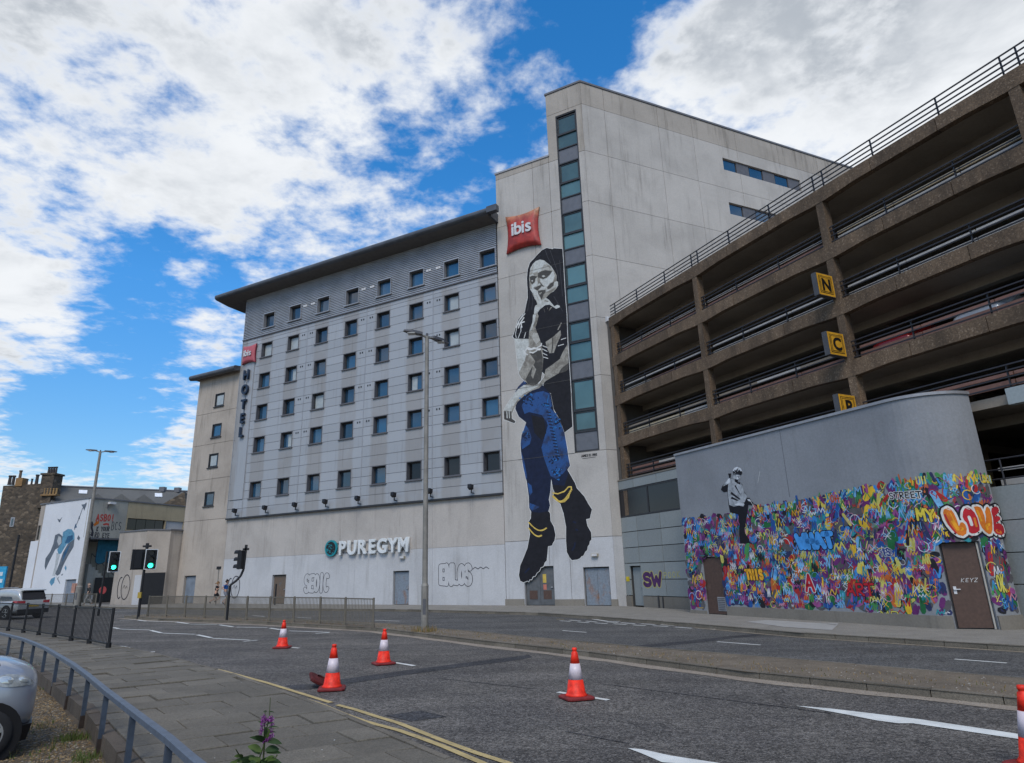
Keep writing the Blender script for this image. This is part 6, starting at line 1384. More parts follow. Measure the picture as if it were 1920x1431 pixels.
# guard fences
def fence(label, base_pts, h, nbars, h0, group, mat, cat='fence'):
    pts = [np.array([p[0], p[1]]) for p in base_pts]; c = pts[len(pts) // 2]
    t = thing('guard_fence', label, cat, (c[0], c[1], gz(*c) + h0), group)
    zf = lambda p: gz(*p) + h0
    pm_ = MB(); pm_.box((-.03, -.03, -.05), (.03, .03, h)); pm_.box((-.05, -.05, -.02), (.05, .05, .14)); pmesh = pm_.mesh('fence_post', mat)
    bm__ = MB(); bw = .006 if mat is MT['black'] else .0095
    bm__.box((-bw, -bw, .12), (bw, bw, h - .06)); bmesh_ = bm__.mesh('fence_bar', mat)
    for p in pts: put('post', pmesh, t, Matrix.Translation((p[0], p[1], zf(p))))
    for a, b in zip(pts[:-1], pts[1:]):
        d = (b - a) / np.linalg.norm(b - a); n = np.array([-d[1], d[0], 0]) * .02
        for z in (.10, h - .05):
            A, B_ = np.array([a[0], a[1], zf(a) + z]), np.array([b[0], b[1], zf(b) + z]); u = np.array([0, 0, .02])
            part('rail', MB().sweep([-n - u, n - u, n + u, -n + u], A, B_), mat, t)
        for i in range(1, nbars):
            q = a + (b - a) * i / nbars; put('bar', bmesh_, t, Matrix.Translation((q[0], q[1], zf(q))))
    return t
nf = [G(*p, .12)[:2] for p in ((203, 1215), (167, 1207), (133, 1201), (101.6, 1195.5), (72, 1191), (43.4, 1186.5), (14.8, 1183))]
d = nf[-1] - nf[-2]; nf += [nf[-1] + d, nf[-1] + d * 2]
fence('dark pedestrian guard fence along the near pavement at the left', nf, 1.08, 15, .12, 'pedestrian guard fences', MT['black'])
brownf = plain('weathered_fence', (.13, .115, .09), .6)
mf = [G(180 + x * .2708, 1100 + y * .2708, .12)[:2] for x, y in ((355, 205), (482, 207), (612, 210), (748, 217), (893, 222), (1038, 231), (1197, 238), (1365, 246), (1547, 255), (1722, 268), (1918, 285))]
fence('long weathered guard fence standing on the median in front of the white gym wall', mf, 1.06, 19, .12, 'pedestrian guard fences', brownf)
ff = [G(x, 1138.6, .12)[:2] for x in (178, 150, 122, 94, 66, 38)]
fence('distant guard fence on the far kerb below the blue figure mural', ff, 1.0, 14, .12, 'pedestrian guard fences', brownf)
# traffic signals
green_on = emit('green_signal_lit', (.02, 1.0, .55), 5.0); lens_off = plain('signal_lens_off', (.02, .012, .01), .3, spec=.6); wborder = plain('white_border', (.62, .64, .64), .5)
def signal_head(t, c, face, w=.60, h=1.19, lit=True, board=True, name='signal_head'):
    f = Face((c[0], c[1]), 0); f.n = np.array([face[0], face[1], 0.]) / np.hypot(*face[:2]); f.d = np.array([-f.n[1], f.n[0], 0]); z0, z1 = c[2] - h / 2, c[2] + h / 2
    hd = part(name, MB().box((-.16, -.12, z0 + .06), (.16, .10, z1 - .06), 0, f), MT['black'], t)
    if board:
        part('backboard', MB().box((-w / 2, .02, z0), (w / 2, .05, z1), 0, f), MT['black'], hd)
        mb = MB(); e = .035
        for q in (((-w / 2, z0), (-w / 2 + e, z1)), ((w / 2 - e, z0), (w / 2, z1)), ((-w / 2 + e, z0), (w / 2 - e, z0 + e)), ((-w / 2 + e, z1 - e), (w / 2 - e, z1))): mb.box((q[0][0], .051, q[0][1]), (q[1][0], .057, q[1][1]), 0, f)
        part('white_edge', mb, wborder, hd)
    for i, dz in enumerate((.33, 0, -.33)):
        mb = MB(); disc(mb, f, 0, c[2] + dz, .115, .10, .115, 16); o = part('lens', mb, green_on if (lit and i == 2) else lens_off, hd)
        if lit and i == 2: o['label'] = 'lit green lens'
        mb = MB(); A = [f.P(.135 * math.cos(rad(a)), .10, c[2] + dz + .135 * math.sin(rad(a))) for a in range(-20, 201, 20)]; B_ = [f.P(.135 * math.cos(rad(a)), .32, c[2] + dz + .135 * math.sin(rad(a))) for a in range(-20, 201, 20)]; n = len(A)
        mb.add(A + B_, [(k, k + 1, n + k + 1, n + k) for k in range(n - 1)]); part('visor', mb, MT['black'], hd)
    return hd
tocam = lambda b: np.array([-b[0], -b[1]])
b = G(184, 1155); t = thing('traffic_light', 'traffic light with lit green lens rising behind the end of the near guard fence', 'traffic light', tuple(b), 'traffic signals')
z0, z1 = hgt(b, 205, 1073), hgt(b, 207, 1034); part('pole', MB().tube(b - [0, 0, .1], b + [0, 0, z1 - b[2]], .06, n=10), MT['black'], t)
rt = np.array([.84, .54, 0]); signal_head(t, b + rt * .42 + np.array([0, 0, (z0 + z1) / 2 - b[2]]), tocam(b) + np.array([6, 0]), h=z1 - z0)
part('bracket', MB().tube(b + np.array([0, 0, z0 + .2 - b[2]]), b + rt * .42 + np.array([0, 0, z0 + .2 - b[2]]), .03), MT['black'], t)
b = G(259, 1157, .12); t = thing('traffic_light', 'twin-headed traffic light on the median tip, one head lit green and one turned away', 'traffic light', tuple(b), 'traffic signals')
z0, z1 = hgt(b, 277, 1068), hgt(b, 279, 1030); part('pole', MB().tube(b - [0, 0, .1], b + [0, 0, z1 + .1 - b[2]], .07, n=10), MT['black'], t)
zc = np.array([0, 0, (z0 + z1) / 2 - b[2]]); signal_head(t, b + rt * .26 + zc + np.array([.05, -.1, 0]), tocam(b) + np.array([5, 0]), h=z1 - z0)
signal_head(t, b - rt * .36 + zc, -tocam(b) + np.array([-8, 0]), h=z1 - z0, lit=False, w=.62)
mb = MB(); c = b + np.array([0, 0, z1 + .16 - b[2]]); mb.box(c - np.array([.22, .05, .05]), c + np.array([.22, .05, .05])); mb.box(c - np.array([.06, .06, .1]), c + np.array([.06, .06, .16])); part('detector', mb, MT['black'], t)
part('push_button_box', MB().box(b + np.array([-.09, -.16, .95]), b + np.array([.09, -.07, 1.25])), paint('button_yellow', (.35, .25, .05)), t)
b = G(425, 1163, .12); t = thing('traffic_light', 'traffic light on a cranked black pole seen side-on in front of the white wall', 'traffic light', tuple(b), 'traffic signals')
pz = lambda x, y: (lambda z: np.array([0, 0, z]))(hgt(b, x, y) - b[2])
k1, k2, k3 = b + pz(428, 1098), b + rt * .45 + pz(438, 1080), b + rt * .55 + pz(442, 1068); tp = b + rt * .58 + pz(445, 1032)
part('pole', MB().path([b - [0, 0, .1], k1, (k1 + k2) / 2 + rt * .05, k2, k3, tp], .055, 10), MT['black'], t)
signal_head(t, (k3 + tp) / 2 - rt * .16, np.array([-1.0, .25]), h=.98, lit=False, board=False)
mb = MB(); mb.box(tp - np.array([.14, .05, .0]), tp + np.array([.14, .05, .1])); mb.box(tp - np.array([.05, .05, 0]), tp + np.array([.05, .05, .26])); part('detector', mb, MT['black'], t)
# thin posts
def post_thing(name, label, cat, b, z1, r, extra=None, mat='black'):
    t = thing(name, label, cat, tuple(b)); b = np.array(b); part('post', MB().tube(b - [0, 0, .1], [b[0], b[1], z1], r, n=8), MT[mat], t)
    if extra: extra(t, np.array([b[0], b[1], z1]))
    return t
b = G(404, 1135, .12); post_thing('camera_post', 'thin grey post with a small camera on top behind the two joggers', 'post', b, hgt(b, 407, 1068), .04, lambda t, p: part('camera', MB().box(p - np.array([.15, .1, 0]), p + np.array([.12, .1, .22])), MT['black'], t), 'lamp_pole')
b = G(515, 1138); post_thing('marker_post', 'short black post in front of the rusty door left of the bubble letters', 'post', b, hgt(b, 519, 1095), .06)
b = G(137, 1133, .12); post_thing('sign_post', 'small signpost with a reddish sign next to the far street lamp', 'sign', b, hgt(b, 138, 1095), .035, lambda t, p: part('sign_plate', MB().box(p - np.array([.35, .02, .75]), p + np.array([.35, .02, .05])), paint('faded_red_sign', (.40, .22, .17)), t))
b = G(189, 1136, .12); post_thing('sign_post', 'small signpost with a round red-rimmed sign in front of the stair recess', 'sign', b, hgt(b, 190, 1102), .035, lambda t, p: part('sign_plate', MB().tube(p - np.array([0, .03, .2]), p - np.array([0, .06, .2]), .30, n=16), paint('red_sign', (.30, .05, .05)), t))
p0 = at(14, 1120, 78); p0[2] = .8; post_thing('utility_pole', 'slim dark pole in front of the stone gable', 'pole', p0, at(31, 1003, 78)[2], .12)
bb = thing('billboard', 'blue poster board at the left edge below the stone gable', 'billboard', tuple(at(4, 1108, 74)))
a, c = at(-22, 1104, 74), at(13, 1062, 74); mb = MB(); mb.box((a[0], 74, a[2]), (c[0], 74.2, c[2])); part('board', mb, paint('poster_blue', (.04, .30, .50)), bb)
mb = MB(); mb.box((a[0] + .2, 73.98, a[2] + .6), (c[0] - .2, 73.995, a[2] + 1.0)); mb.box((a[0] + .3, 73.98, c[2] - 1.0), (c[0] - .3, 73.995, c[2] - .6)); part('poster_print', mb, paint('poster_pale', (.55, .62, .66)), bb)
mb = MB(); mb.box((a[0] + .3, 74, -.2), (a[0] + .5, 74.2, a[2])); mb.box((c[0] - .5, 74, -.2), (c[0] - .3, 74.2, a[2])); part('leg', mb, MT['trim'], bb)
yb = thing('warning_plate', 'small yellow plate on the grey panel beside the service door', 'sign', tuple(C.P(31.35, .01, 1.3))); part('plate', MB().box((31.2, .004, 1.22), (31.5, .015, 1.48), 0, C), paint('plate_yellow', (.55, .42, .03)), yb)
# cameras on the wall of the mural building
cw = thing('wall_camera', 'white wall camera housing high on the grey upper wall', 'camera', tuple(K.P(1.7, .2, 9))); q = K.uv(207, 944)
mb = MB(); mb.box((q[0] - .3, .05, q[1] - .1), (q[0] + .35, .4, q[1] + .1), 0, K); part('housing', mb, MT['whiteframe'], cw); part('arm', MB().box((q[0] - .3, .0, q[1] - .5), (q[0] - .2, .1, q[1] - .1), 0, K), MT['trim'], cw)
# ------------------------------------------------------------------ HANDRAIL by the verge
hr = thing('handrail', 'low blue-grey steel handrail curving along the near edge of the pavement', 'railing', (-6, 10, 0), None)
railm = rusty('blue_grey_rail', (.085, .105, .135), (.22, .235, .25), .60); postm = plain('post_blue_grey', (.045, .06, .085), .5, var=.25, scale=8); rustb = plain('rusty_foot', (.035, .026, .022), .85, var=.3, scale=12)
rp = [(-2.55, 5.55), (-3.1, 6.25), (-4.15, 7.52), (-5.26, 8.86), (-6.40, 10.27), (-7.60, 11.72), (-8.84, 13.15), (-10.1, 14.6), (-11.25, 15.84), (-12.4, 17.05), (-13.6, 18.2), (-14.9, 19.4), (-16.2, 20.6), (-17.6, 21.9)]
rl_ = [(-.9, 3.55)] + rp
for i, (x, y) in enumerate(rp[1:]):
    j = np.array(rp[i]) - np.array(rp[i + 2] if i + 2 < len(rp) else rp[i + 1]); j = j / np.linalg.norm(j); n = np.array([-j[1], j[0]])
    z = gz(x, y) - .10; mb = MB(); q = lambda w, l, zz: [(x + j[0] * a * w + n[0] * b * l, y + j[1] * a * w + n[1] * b * l, zz) for a, b in ((-1, -1), (1, -1), (1, 1), (-1, 1))]
    mb.hexa(q(.028, .028, z) + q(.028, .028, z + .655)); p = part('post', mb, postm, hr); mb = MB(); mb.hexa(q(.042, .042, z - .05) + q(.034, .034, z + .17 + R.uniform(-.02, .04))); part('foot', mb, rustb, p)
for a, b in zip(rl_[:-1], rl_[1:]):
    a, b = np.array(a), np.array(b); d = (b - a) / np.linalg.norm(b - a); n = np.array([-d[1], d[0], 0]) * .035; e = (b - a) * .0; za, zb = gz(*a) - .10 + .685, gz(*b) - .10 + .685
    part('rail', MB().sweep([-n + [0, 0, -.03], n + [0, 0, -.03], n + [0, 0, .022], n * .8 + [0, 0, .03], -n * .8 + [0, 0, .03], -n + [0, 0, .022]], [a[0], a[1], za], [b[0], b[1], zb]), railm, hr)
# ------------------------------------------------------------------ CONES
def cone_meshes():
    red = plain('cone_red', (.74, .030, .012), .5, var=.32, scale=13); dred = plain('cone_base_red', (.17, .02, .02), .6, var=.25, scale=6)
    m, n, b = _mat('cone_sleeve'); B_ = NB(n); c = B_.mix(B_.ramp(B_.noise(B_.pos(), 9, 6, .7), .5, .72, 0, .6), (.60, .52, .55), (.24, .20, .22)); B_.link(c, b.inputs['Base Color']); b.inputs['Roughness'].default_value = .4
    base = MB(); w = .235
    pr = [(w - .02, 0), (w, .012), (w, .035), (w - .03, .055)]
    ring = lambda r_, z: [(x * r_, y * r_, z) for x, y in ((-.8, -1), (.8, -1), (1, -.8), (1, .8), (.8, 1), (-.8, 1), (-1, .8), (-1, -.8))]
    vs = []; [vs.extend(ring(r_, z)) for r_, z in pr]; base.add(vs, [(j * 8 + i, j * 8 + (i + 1) % 8, (j + 1) * 8 + (i + 1) % 8, (j + 1) * 8 + i) for j in range(3) for i in range(8)] + [tuple(range(8))[::-1], tuple(range(24, 32))])
    low = MB(); low.lathe([(.185, .05), (.165, .075), (.150, .10), (.118, .29)], 24); sl = MB(); sl.lathe([(.1195, .29), (.079, .525)], 24); tip = MB(); tip.lathe([(.077, .525), (.048, .69), (.036, .70), (.036, .715), (.042, .72), (.040, .755), (.028, .76)], 24)
    return [('base', base.mesh('cone_base', dred)), ('cone_body', low.mesh('cone_body', red, smooth=True)), ('sleeve', sl.mesh('cone_sleeve', m, smooth=True)), ('tip', tip.mesh('cone_tip', red, smooth=True))]
CM = cone_meshes()
for x, y, rz, lab in ((1081, 1311, .35, 'red and white traffic cone standing on a white lane dash, nearest to the median'), (622, 1294, .2, 'red and white traffic cone standing beside a toppled cone near the double yellow lines'), (719, 1246, .5, 'red and white traffic cone between the lamp post and the cone by the yellow lines'), (529, 1215.5, .1, 'smallest most distant red and white traffic cone, in front of the median fence'), (1951, 1445, .3, 'red and white traffic cone cut off by the right edge of the photo')):
    p = G(x, y); t = thing('traffic_cone', lab, 'traffic cone', tuple(p + np.array([0, 0, .004])), 'traffic cones on the road')
    for nm, me in CM: o = link(nm, me, t); o.rotation_euler = (rad(-.25), rad(.7), rz)
p = G(601, 1288); t = thing('cone_base', 'loose dark red cone base tilted on the road behind the cone near the yellow lines', 'traffic cone', tuple(p + np.array([0, 0, .10])))
bb_ = MB(); w = .22
vs = [(x * w * k, y * w * k, z) for k, z in ((.97, -.028), (1, -.018), (1, .018), (.9, .03)) for x, y in ((-.8, -1), (.8, -1), (1, -.8), (1, .8), (.8, 1), (-.8, 1), (-1, .8), (-1, -.8))]
bb_.add(vs, [(j * 8 + i, j * 8 + (i + 1) % 8, (j + 1) * 8 + (i + 1) % 8, (j + 1) * 8 + i) for j in range(3) for i in range(8)] + [tuple(range(8))[::-1], tuple(range(24, 32))])
drk = plain('dark_red_rubber', (.075, .012, .012), .8, var=.3, scale=8)
o = link('base_slab', bb_.mesh('base_slab', drk), t); o.matrix_local = Matrix.Rotation(rad(28), 4, 'Z') @ Matrix.Rotation(rad(27), 4, 'Y') @ Matrix.Rotation(rad(12), 4, 'X')
cl_ = MB(); cl_.lathe([(.15, .028), (.12, .06), (.105, .06), (.105, .0)], 20); o = link('collar', cl_.mesh('base_collar', drk), t); o.matrix_local = Matrix.Rotation(rad(28), 4, 'Z') @ Matrix.Rotation(rad(27), 4, 'Y') @ Matrix.Rotation(rad(12), 4, 'X')
# ------------------------------------------------------------------ CARS
def carpaint(name, col, metal=.55):
    m, n, b = _mat(name); B = NB(n); c = B.val(B.ramp(B.noise(B.pos(), 1.5, 4), .3, .7, .9, 1.08), col + (1,)); B.link(c, b.inputs['Base Color'])
    b.inputs['Metallic'].default_value = metal; b.inputs['Roughness'].default_value = .32; b.inputs['Coat Weight'].default_value = .6; b.inputs['Coat Roughness'].default_value = .08; return m
class Car:                                               # x forward from the rear/nose reference, y to the car's left, z up
    def __init__(s, origin, az): s.o = np.array(origin, float); s.f = np.array([math.sin(az), math.cos(az), 0]); s.l = np.array([-s.f[1], s.f[0], 0])
    k = 1.0
    def W(s, x, y, z): return s.o + (s.f * x + s.l * y + np.array([0, 0, z])) * s.k
def shell(st, e, n=14, m=1):
    # loft of rounded boxes; st rows: (x, half width, z bottom, z top)
    def sec(x, w, zb, zt):
        out = []
        for k in range(2 * n):
            a = math.pi * 2 * k / (2 * n); c, s_ = math.cos(a), math.sin(a)
            out.append((x, w * math.copysign(abs(c) ** (2 / e), c), (zb + zt) / 2 + (zt - zb) / 2 * math.copysign(abs(s_) ** (2 / e), s_)))
        return out
    xs = np.array([q[0] for q in st]); rows = []
    N = (len(st) - 1) * 5
    t = np.linspace(0, len(st) - 1, N + 1); idx = np.arange(len(st))
    def cr(col):                                          # smooth interpolation of the stations
        v = np.array([q[col] for q in st], float); out = []
        for u in t:
            i = min(int(u), len(st) - 2); f = u - i; p0, p1, p2, p3 = v[max(i - 1, 0)], v[i], v[i + 1], v[min(i + 2, len(st) - 1)]
            out.append(.5 * (2 * p1 + (-p0 + p2) * f + (2 * p0 - 5 * p1 + 4 * p2 - p3) * f * f + (-p0 + 3 * p1 - 3 * p2 + p3) * f ** 3))
        return out
    cols = [cr(k) for k in range(4)]
    return [sec(*(c[i] for c in cols)) for i in range(N + 1)]
def loft(car, rows, name, mat, parent):
    mb = MB(); k = len(rows[0]); mb.add([car.W(*p) for r_ in rows for p in r_], [(j * k + i, j * k + (i + 1) % k, (j + 1) * k + (i + 1) % k, (j + 1) * k + i) for j in range(len(rows) - 1) for i in range(k)] + [tuple(range(k))[::-1], tuple(range((len(rows) - 1) * k, len(rows) * k))])
    return part(name, mb, mat, parent, smooth=True)
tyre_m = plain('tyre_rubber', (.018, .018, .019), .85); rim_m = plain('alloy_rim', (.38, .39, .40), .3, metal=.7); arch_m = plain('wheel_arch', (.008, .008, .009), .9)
def wheel(car, x, y, r, side, parent, spokes=6):
    mb = MB(); n = 28; pr = [(r * .66, -.10), (r * .93, -.10), (r, -.06), (r, .06), (r * .93, .10), (r * .66, .09)]; k = len(pr)
    mb.add([car.W(x + q * math.cos(2 * math.pi * i / n), y + side * w, r + q * math.sin(2 * math.pi * i / n)) for i in range(n) for q, w in pr], [(i * k + j, ((i + 1) % n) * k + j, ((i + 1) % n) * k + j + 1, i * k + j + 1) for i in range(n) for j in range(k - 1)])
    ty = part('wheel', mb, tyre_m, parent, smooth=True)
    mb = MB(); dsk = [car.W(x + r * .66 * math.cos(2 * math.pi * i / n), y + side * .02, r + r * .66 * math.sin(2 * math.pi * i / n)) for i in range(n)]; mb.add(dsk, [tuple(range(n))]); part('hub_back', mb, arch_m, ty)
    mb = MB()
    for i in range(spokes):
        a = 2 * math.pi * i / spokes + .3; ca, sa = math.cos(a), math.sin(a); w0, w1 = .05, .028
        P = lambda q, t_, d: car.W(x + q * ca - t_ * sa, y + side * d, r + q * sa + t_ * ca)
        mb.hexa([P(.03, -w0 * .7, .05), P(.03, w0 * .7, .05), P(r * .66, w1, .03), P(r * .66, -w1, .03), P(.03, -w0 * .7, .085), P(.03, w0 * .7, .085), P(r * .66, w1, .075), P(r * .66, -w1, .075)])
    pr = [(r * .60, .03), (r * .60, .088), (r * .68, .088), (r * .68, .03)]; k = 4
    mb.add([car.W(x + q * math.cos(2 * math.pi * i / n), y + side * w, r + q * math.sin(2 * math.pi * i / n)) for i in range(n) for q, w in pr], [(i * k + j, ((i + 1) % n) * k + j, ((i + 1) % n) * k + (j + 1) % k, i * k + (j + 1) % k) for i in range(n) for j in range(k)])
    part('rim', mb, rim_m, ty); return ty
def quadp(car, name, pts, mat, parent, th=.02):
    P = [car.W(*p) for p in pts]; n = np.cross(P[1] - P[0], P[2] - P[0]); n /= np.linalg.norm(n); c = sum(P) / len(P)
    if n @ (CAM - c) < 0: n = -n
    k = len(P); mb = MB(); mb.add([p - n * th for p in P] + [p + n * .004 for p in P], [tuple(range(k, 2 * k))] + [(i, (i + 1) % k, k + (i + 1) % k, k + i) for i in range(k)]); return part(name, mb, mat, parent)
# estate car leaving to the left, seen from behind
silver = carpaint('silver_white_paint', (.42, .43, .43), .35); rear = G(59, 1160.5)
sc = Car(tuple(rear), rad(-70)); sc.o = np.array(rear); sv_ = thing('silver_suv', 'silver sports utility car seen from behind on the road at the left', 'car', tuple(rear))
body = loft(sc, shell([(0, .80, .42, .96), (.06, .90, .34, 1.02), (.5, .92, .28, 1.05), (1.6, .93, .26, 1.04), (3.0, .92, .26, 1.0), (3.9, .90, .28, .96), (4.35, .84, .32, .86), (4.5, .70, .38, .76)], 4.2), 'body', silver, sv_)
loft(sc, shell([(.10, .70, .95, 1.12), (.30, .74, .95, 1.46), (.7, .74, .95, 1.62), (1.5, .74, .95, 1.67), (2.5, .72, .95, 1.60), (3.0, .70, .95, 1.30), (3.35, .66, .93, 1.0)], 4.6), 'cabin', silver, sv_)
quadp(sc, 'rear_window', [(.03, .66, 1.07), (.03, -.66, 1.07), (.24, -.60, 1.53), (.24, .60, 1.53)], MT['glass_dark'], sv_, .03)
quadp(sc, 'side_window', [(.75, .755, 1.08), (1.75, .76, 1.06), (1.75, .70, 1.50), (1.0, .69, 1.48)], MT['glass_dark'], sv_); quadp(sc, 'side_window', [(1.82, .76, 1.06), (2.95, .74, 1.04), (2.55, .69, 1.46), (1.82, .70, 1.50)], MT['glass_dark'], sv_)
quadp(sc, 'spoiler', [(.10, .64, 1.56), (.10, -.64, 1.56), (.42, -.62, 1.66), (.42, .62, 1.66)], silver, sv_, .05)
tail = plain('tail_light_red', (.26, .012, .02), .25, spec=.8)
for s_ in (1, -1):
    quadp(sc, 'tail_light', [(-.015, s_ * .50, .86), (-.01, s_ * .86, .84), (.02, s_ * .88, 1.0), (.0, s_ * .50, .99)], tail, sv_, .03)
quadp(sc, 'tail_light', [(.03, .925, .84), (.38, .945, .92), (.34, .945, 1.0), (.04, .91, 1.0)], tail, sv_, .03)
quadp(sc, 'number_plate', [(-.03, .26, .66), (-.03, -.26, .66), (-.02, -.26, .78), (-.02, .26, .78)], paint('yellow_plate', (.50, .33, .03)), sv_, .02)
quadp(sc, 'bumper', [(-.02, .86, .30), (-.02, -.86, .30), (-.025, -.86, .54), (-.025, .86, .54)], MT['black'], sv_, .06)
quadp(sc, 'sill', [(.9, .945, .24), (3.3, .945, .24), (3.3, .95, .40), (.9, .95, .40)], MT['black'], sv_, .03)
for x in (.86, 3.55):
    for s_ in (1, -1):
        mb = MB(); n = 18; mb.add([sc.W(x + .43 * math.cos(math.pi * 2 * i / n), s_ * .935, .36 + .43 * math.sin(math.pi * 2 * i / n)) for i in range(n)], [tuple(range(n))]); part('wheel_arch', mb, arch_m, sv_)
        wheel(sc, x, s_ * .86, .36, s_, sv_, 5)
mb = MB(); mb.tube(sc.W(.6, .62, 1.72), sc.W(2.4, .62, 1.70), .02); part('roof_bar', mb, MT['alu'], sv_)
quadp(sc, 'underside', [(.2, .8, .25), (.2, -.8, .25), (4.2, -.8, .25), (4.2, .8, .25)], arch_m, sv_, .05)
# small silver car nosing towards the handrail
wp = G(-40, 1430, -.10); az = rad(54); sm = Car(tuple(wp), az); sm.o = wp + sm.l * .66; sm.k = .92
sp_ = carpaint('silver_blue_paint', (.36, .38, .42), .5); cc = thing('silver_city_car', 'small rounded silver car nosing in from the bottom left corner beside the handrail', 'car', tuple(sm.W(-1, 0, 0)))
rowsB = shell([(.50, .24, .48, .74), (.48, .44, .36, .92), (.40, .60, .27, 1.04), (.25, .70, .22, 1.13), (.0, .755, .18, 1.21), (-.5, .775, .16, 1.25), (-1.3, .775, .16, 1.25), (-1.9, .74, .2, 1.2), (-2.1, .6, .3, 1.0)], 3.0, 20)
loft(sm, rowsB, 'body', sp_, cc)
loft(sm, shell([(.04, .56, 1.0, 1.16), (-.30, .63, 1.0, 1.42), (-.7, .64, 1.0, 1.62), (-1.3, .64, 1.0, 1.68), (-1.8, .60, 1.0, 1.6), (-2.05, .52, 1.0, 1.2)], 4.0), 'cabin', MT['glass_dark'], cc)
def patch(rows, x0, x1, k0, k1, off, name, mat, shape=None):
    mb = MB(); idx = [j for j, r_ in enumerate(rows) if x1 <= r_[0][0] <= x0]; vs = []; ks = list(range(k0, k1 + 1))
    for j in idx:
        for k in ks:
            p = np.array(rows[j][k % len(rows[j])]); c = np.array([p[0], 0, .70]); d = p - c; vs.append(sm.W(*(p + d / np.linalg.norm(d) * off + np.array([off * .5, 0, 0]))))
    m = len(ks); mb.add(vs, [(a * m + b, a * m + b + 1, (a + 1) * m + b + 1, (a + 1) * m + b) for a in range(len(idx) - 1) for b in range(m - 1)]); return part(name, mb, mat, cc, smooth=True)
# headlamp: clear oval cover on the right front corner, with bright bowls inside
def on_body(x, k):
    xs = [r_[0][0] for r_ in rowsB]; j = min(range(len(xs)), key=lambda q: abs(xs[q] - x)); j = max(1, min(j, len(xs) - 2)); k0 = int(math.floor(k)); f = k - k0; n = len(rowsB[0])
    A = np.array(rowsB[j][k0 % n]); B_ = np.array(rowsB[j][(k0 + 1) % n]); j2 = j + 1 if xs[j] > x else j - 1; A2 = np.array(rowsB[j2][k0 % n]); B2 = np.array(rowsB[j2][(k0 + 1) % n]); g = 0 if abs(xs[j2] - xs[j]) < 1e-6 else (x - xs[j]) / (xs[j2] - xs[j])
    return (A * (1 - f) + B_ * f) * (1 - g) + (A2 * (1 - f) + B2 * f) * g
def oval_patch(cx, ck, rx, rk, off, name, mat, n=26, tilt=0., parent=None):
    ring = []; cen = on_body(cx, ck)
    for q in (1.0, .72, .4):
        for i in range(n):
            a = 2 * math.pi * i / n; X, Kk = rx * q * math.cos(a), rk * q * math.sin(a); p = on_body(cx + X, ck + Kk + tilt * X); d = p - np.array([p[0] - .25, 0, .5]); d /= np.linalg.norm(d); ring.append(sm.W(*(p + d * off * (1.15 - .5 * q * q))))
    d = cen - np.array([cen[0] - .25, 0, .5]); d /= np.linalg.norm(d); ring.append(sm.W(*(cen + d * off * 1.15)))
    mb = MB(); mb.add(ring, [(r_ * n + i, r_ * n + (i + 1) % n, (r_ + 1) * n + (i + 1) % n, (r_ + 1) * n + i) for r_ in range(2) for i in range(n)] + [(2 * n + i, 2 * n + (i + 1) % n, 3 * n) for i in range(n)]); return part(name, mb, mat, parent or cc, smooth=True)
hl = plain('headlamp_cover', (.30, .31, .30), .12, spec=.9, var=.4, scale=14); bowl = plain('headlamp_bowl', (.60, .62, .60), .12, metal=.6)
hlp = oval_patch(.22, 17.2, .23, 1.25, .014, 'headlight', hl, tilt=-2.0); oval_patch(.13, 17.4, .085, .72, .026, 'lamp_bowl', bowl, 16, parent=hlp); oval_patch(.32, 16.9, .06, .55, .026, 'lamp_bowl', bowl, 16, parent=hlp)
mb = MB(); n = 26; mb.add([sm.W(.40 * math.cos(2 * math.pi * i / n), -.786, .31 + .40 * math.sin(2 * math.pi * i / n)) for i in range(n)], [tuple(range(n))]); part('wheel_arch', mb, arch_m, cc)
wheel(sm, 0, -.72, .31, -1, cc, 7); wheel(sm, 0, .72, .31, 1, cc, 7); wheel(sm, -1.6, -.72, .31, -1, cc, 7); wheel(sm, -1.6, .72, .31, 1, cc, 7)
mb = MB(); mb.hexa([sm.W(.30, -.64, .16), sm.W(.46, -.50, .16), sm.W(.46, .5, .16), sm.W(.30, .64, .16), sm.W(.32, -.68, .36), sm.W(.50, -.52, .36), sm.W(.50, .52, .36), sm.W(.32, .68, .36)]); part('bumper_lip', mb, MT['black'], cc)
# parked cars behind the deck railings
for (u, k, col, lab) in ((11.2, 3, (.42, .44, .45), 'white car parked behind the railing of the second lowest deck, right of the letter signs'), (8.9, 3, (.50, .52, .53), 'pale car parked behind the railing at the far right of the second lowest deck'), (14.3, 3, (.26, .012, .012), 'red car parked behind the railing just right of the letter C sign')):
    cr_ = Car(tuple(C.P(u, -1.3, BT[k] - .11)), math.atan2(C.n[0], C.n[1])); cp_ = carpaint('parked_paint', col, .2); t = thing('parked_car', lab, 'car', tuple(C.P(u, -2.5, BT[k] - .1)), 'cars parked in the multi-storey')
    loft(cr_, shell([(.55, .5, .4, .6), (.45, .76, .3, .72), (.0, .84, .22, .86), (-.9, .86, .2, .92), (-2.4, .86, .2, .93), (-3.2, .82, .25, .9), (-3.4, .7, .4, .8)], 4), 'body', cp_, t)
    loft(cr_, shell([(-.5, .62, .85, .9), (-1.0, .68, .85, 1.3), (-1.5, .68, .85, 1.42), (-2.4, .66, .85, 1.4), (-3.1, .6, .85, 1.0)], 4), 'cabin', cp_, t)
    quadp(cr_, 'windscreen', [(-.62, -.56, .98), (-.62, .56, .98), (-1.12, .52, 1.36), (-1.12, -.52, 1.36)], MT['glass_dark'], t)
    for x in (-.1, -2.6): wheel(cr_, x, .78, .29, 1, t); wheel(cr_, x, -.78, .29, -1, t)

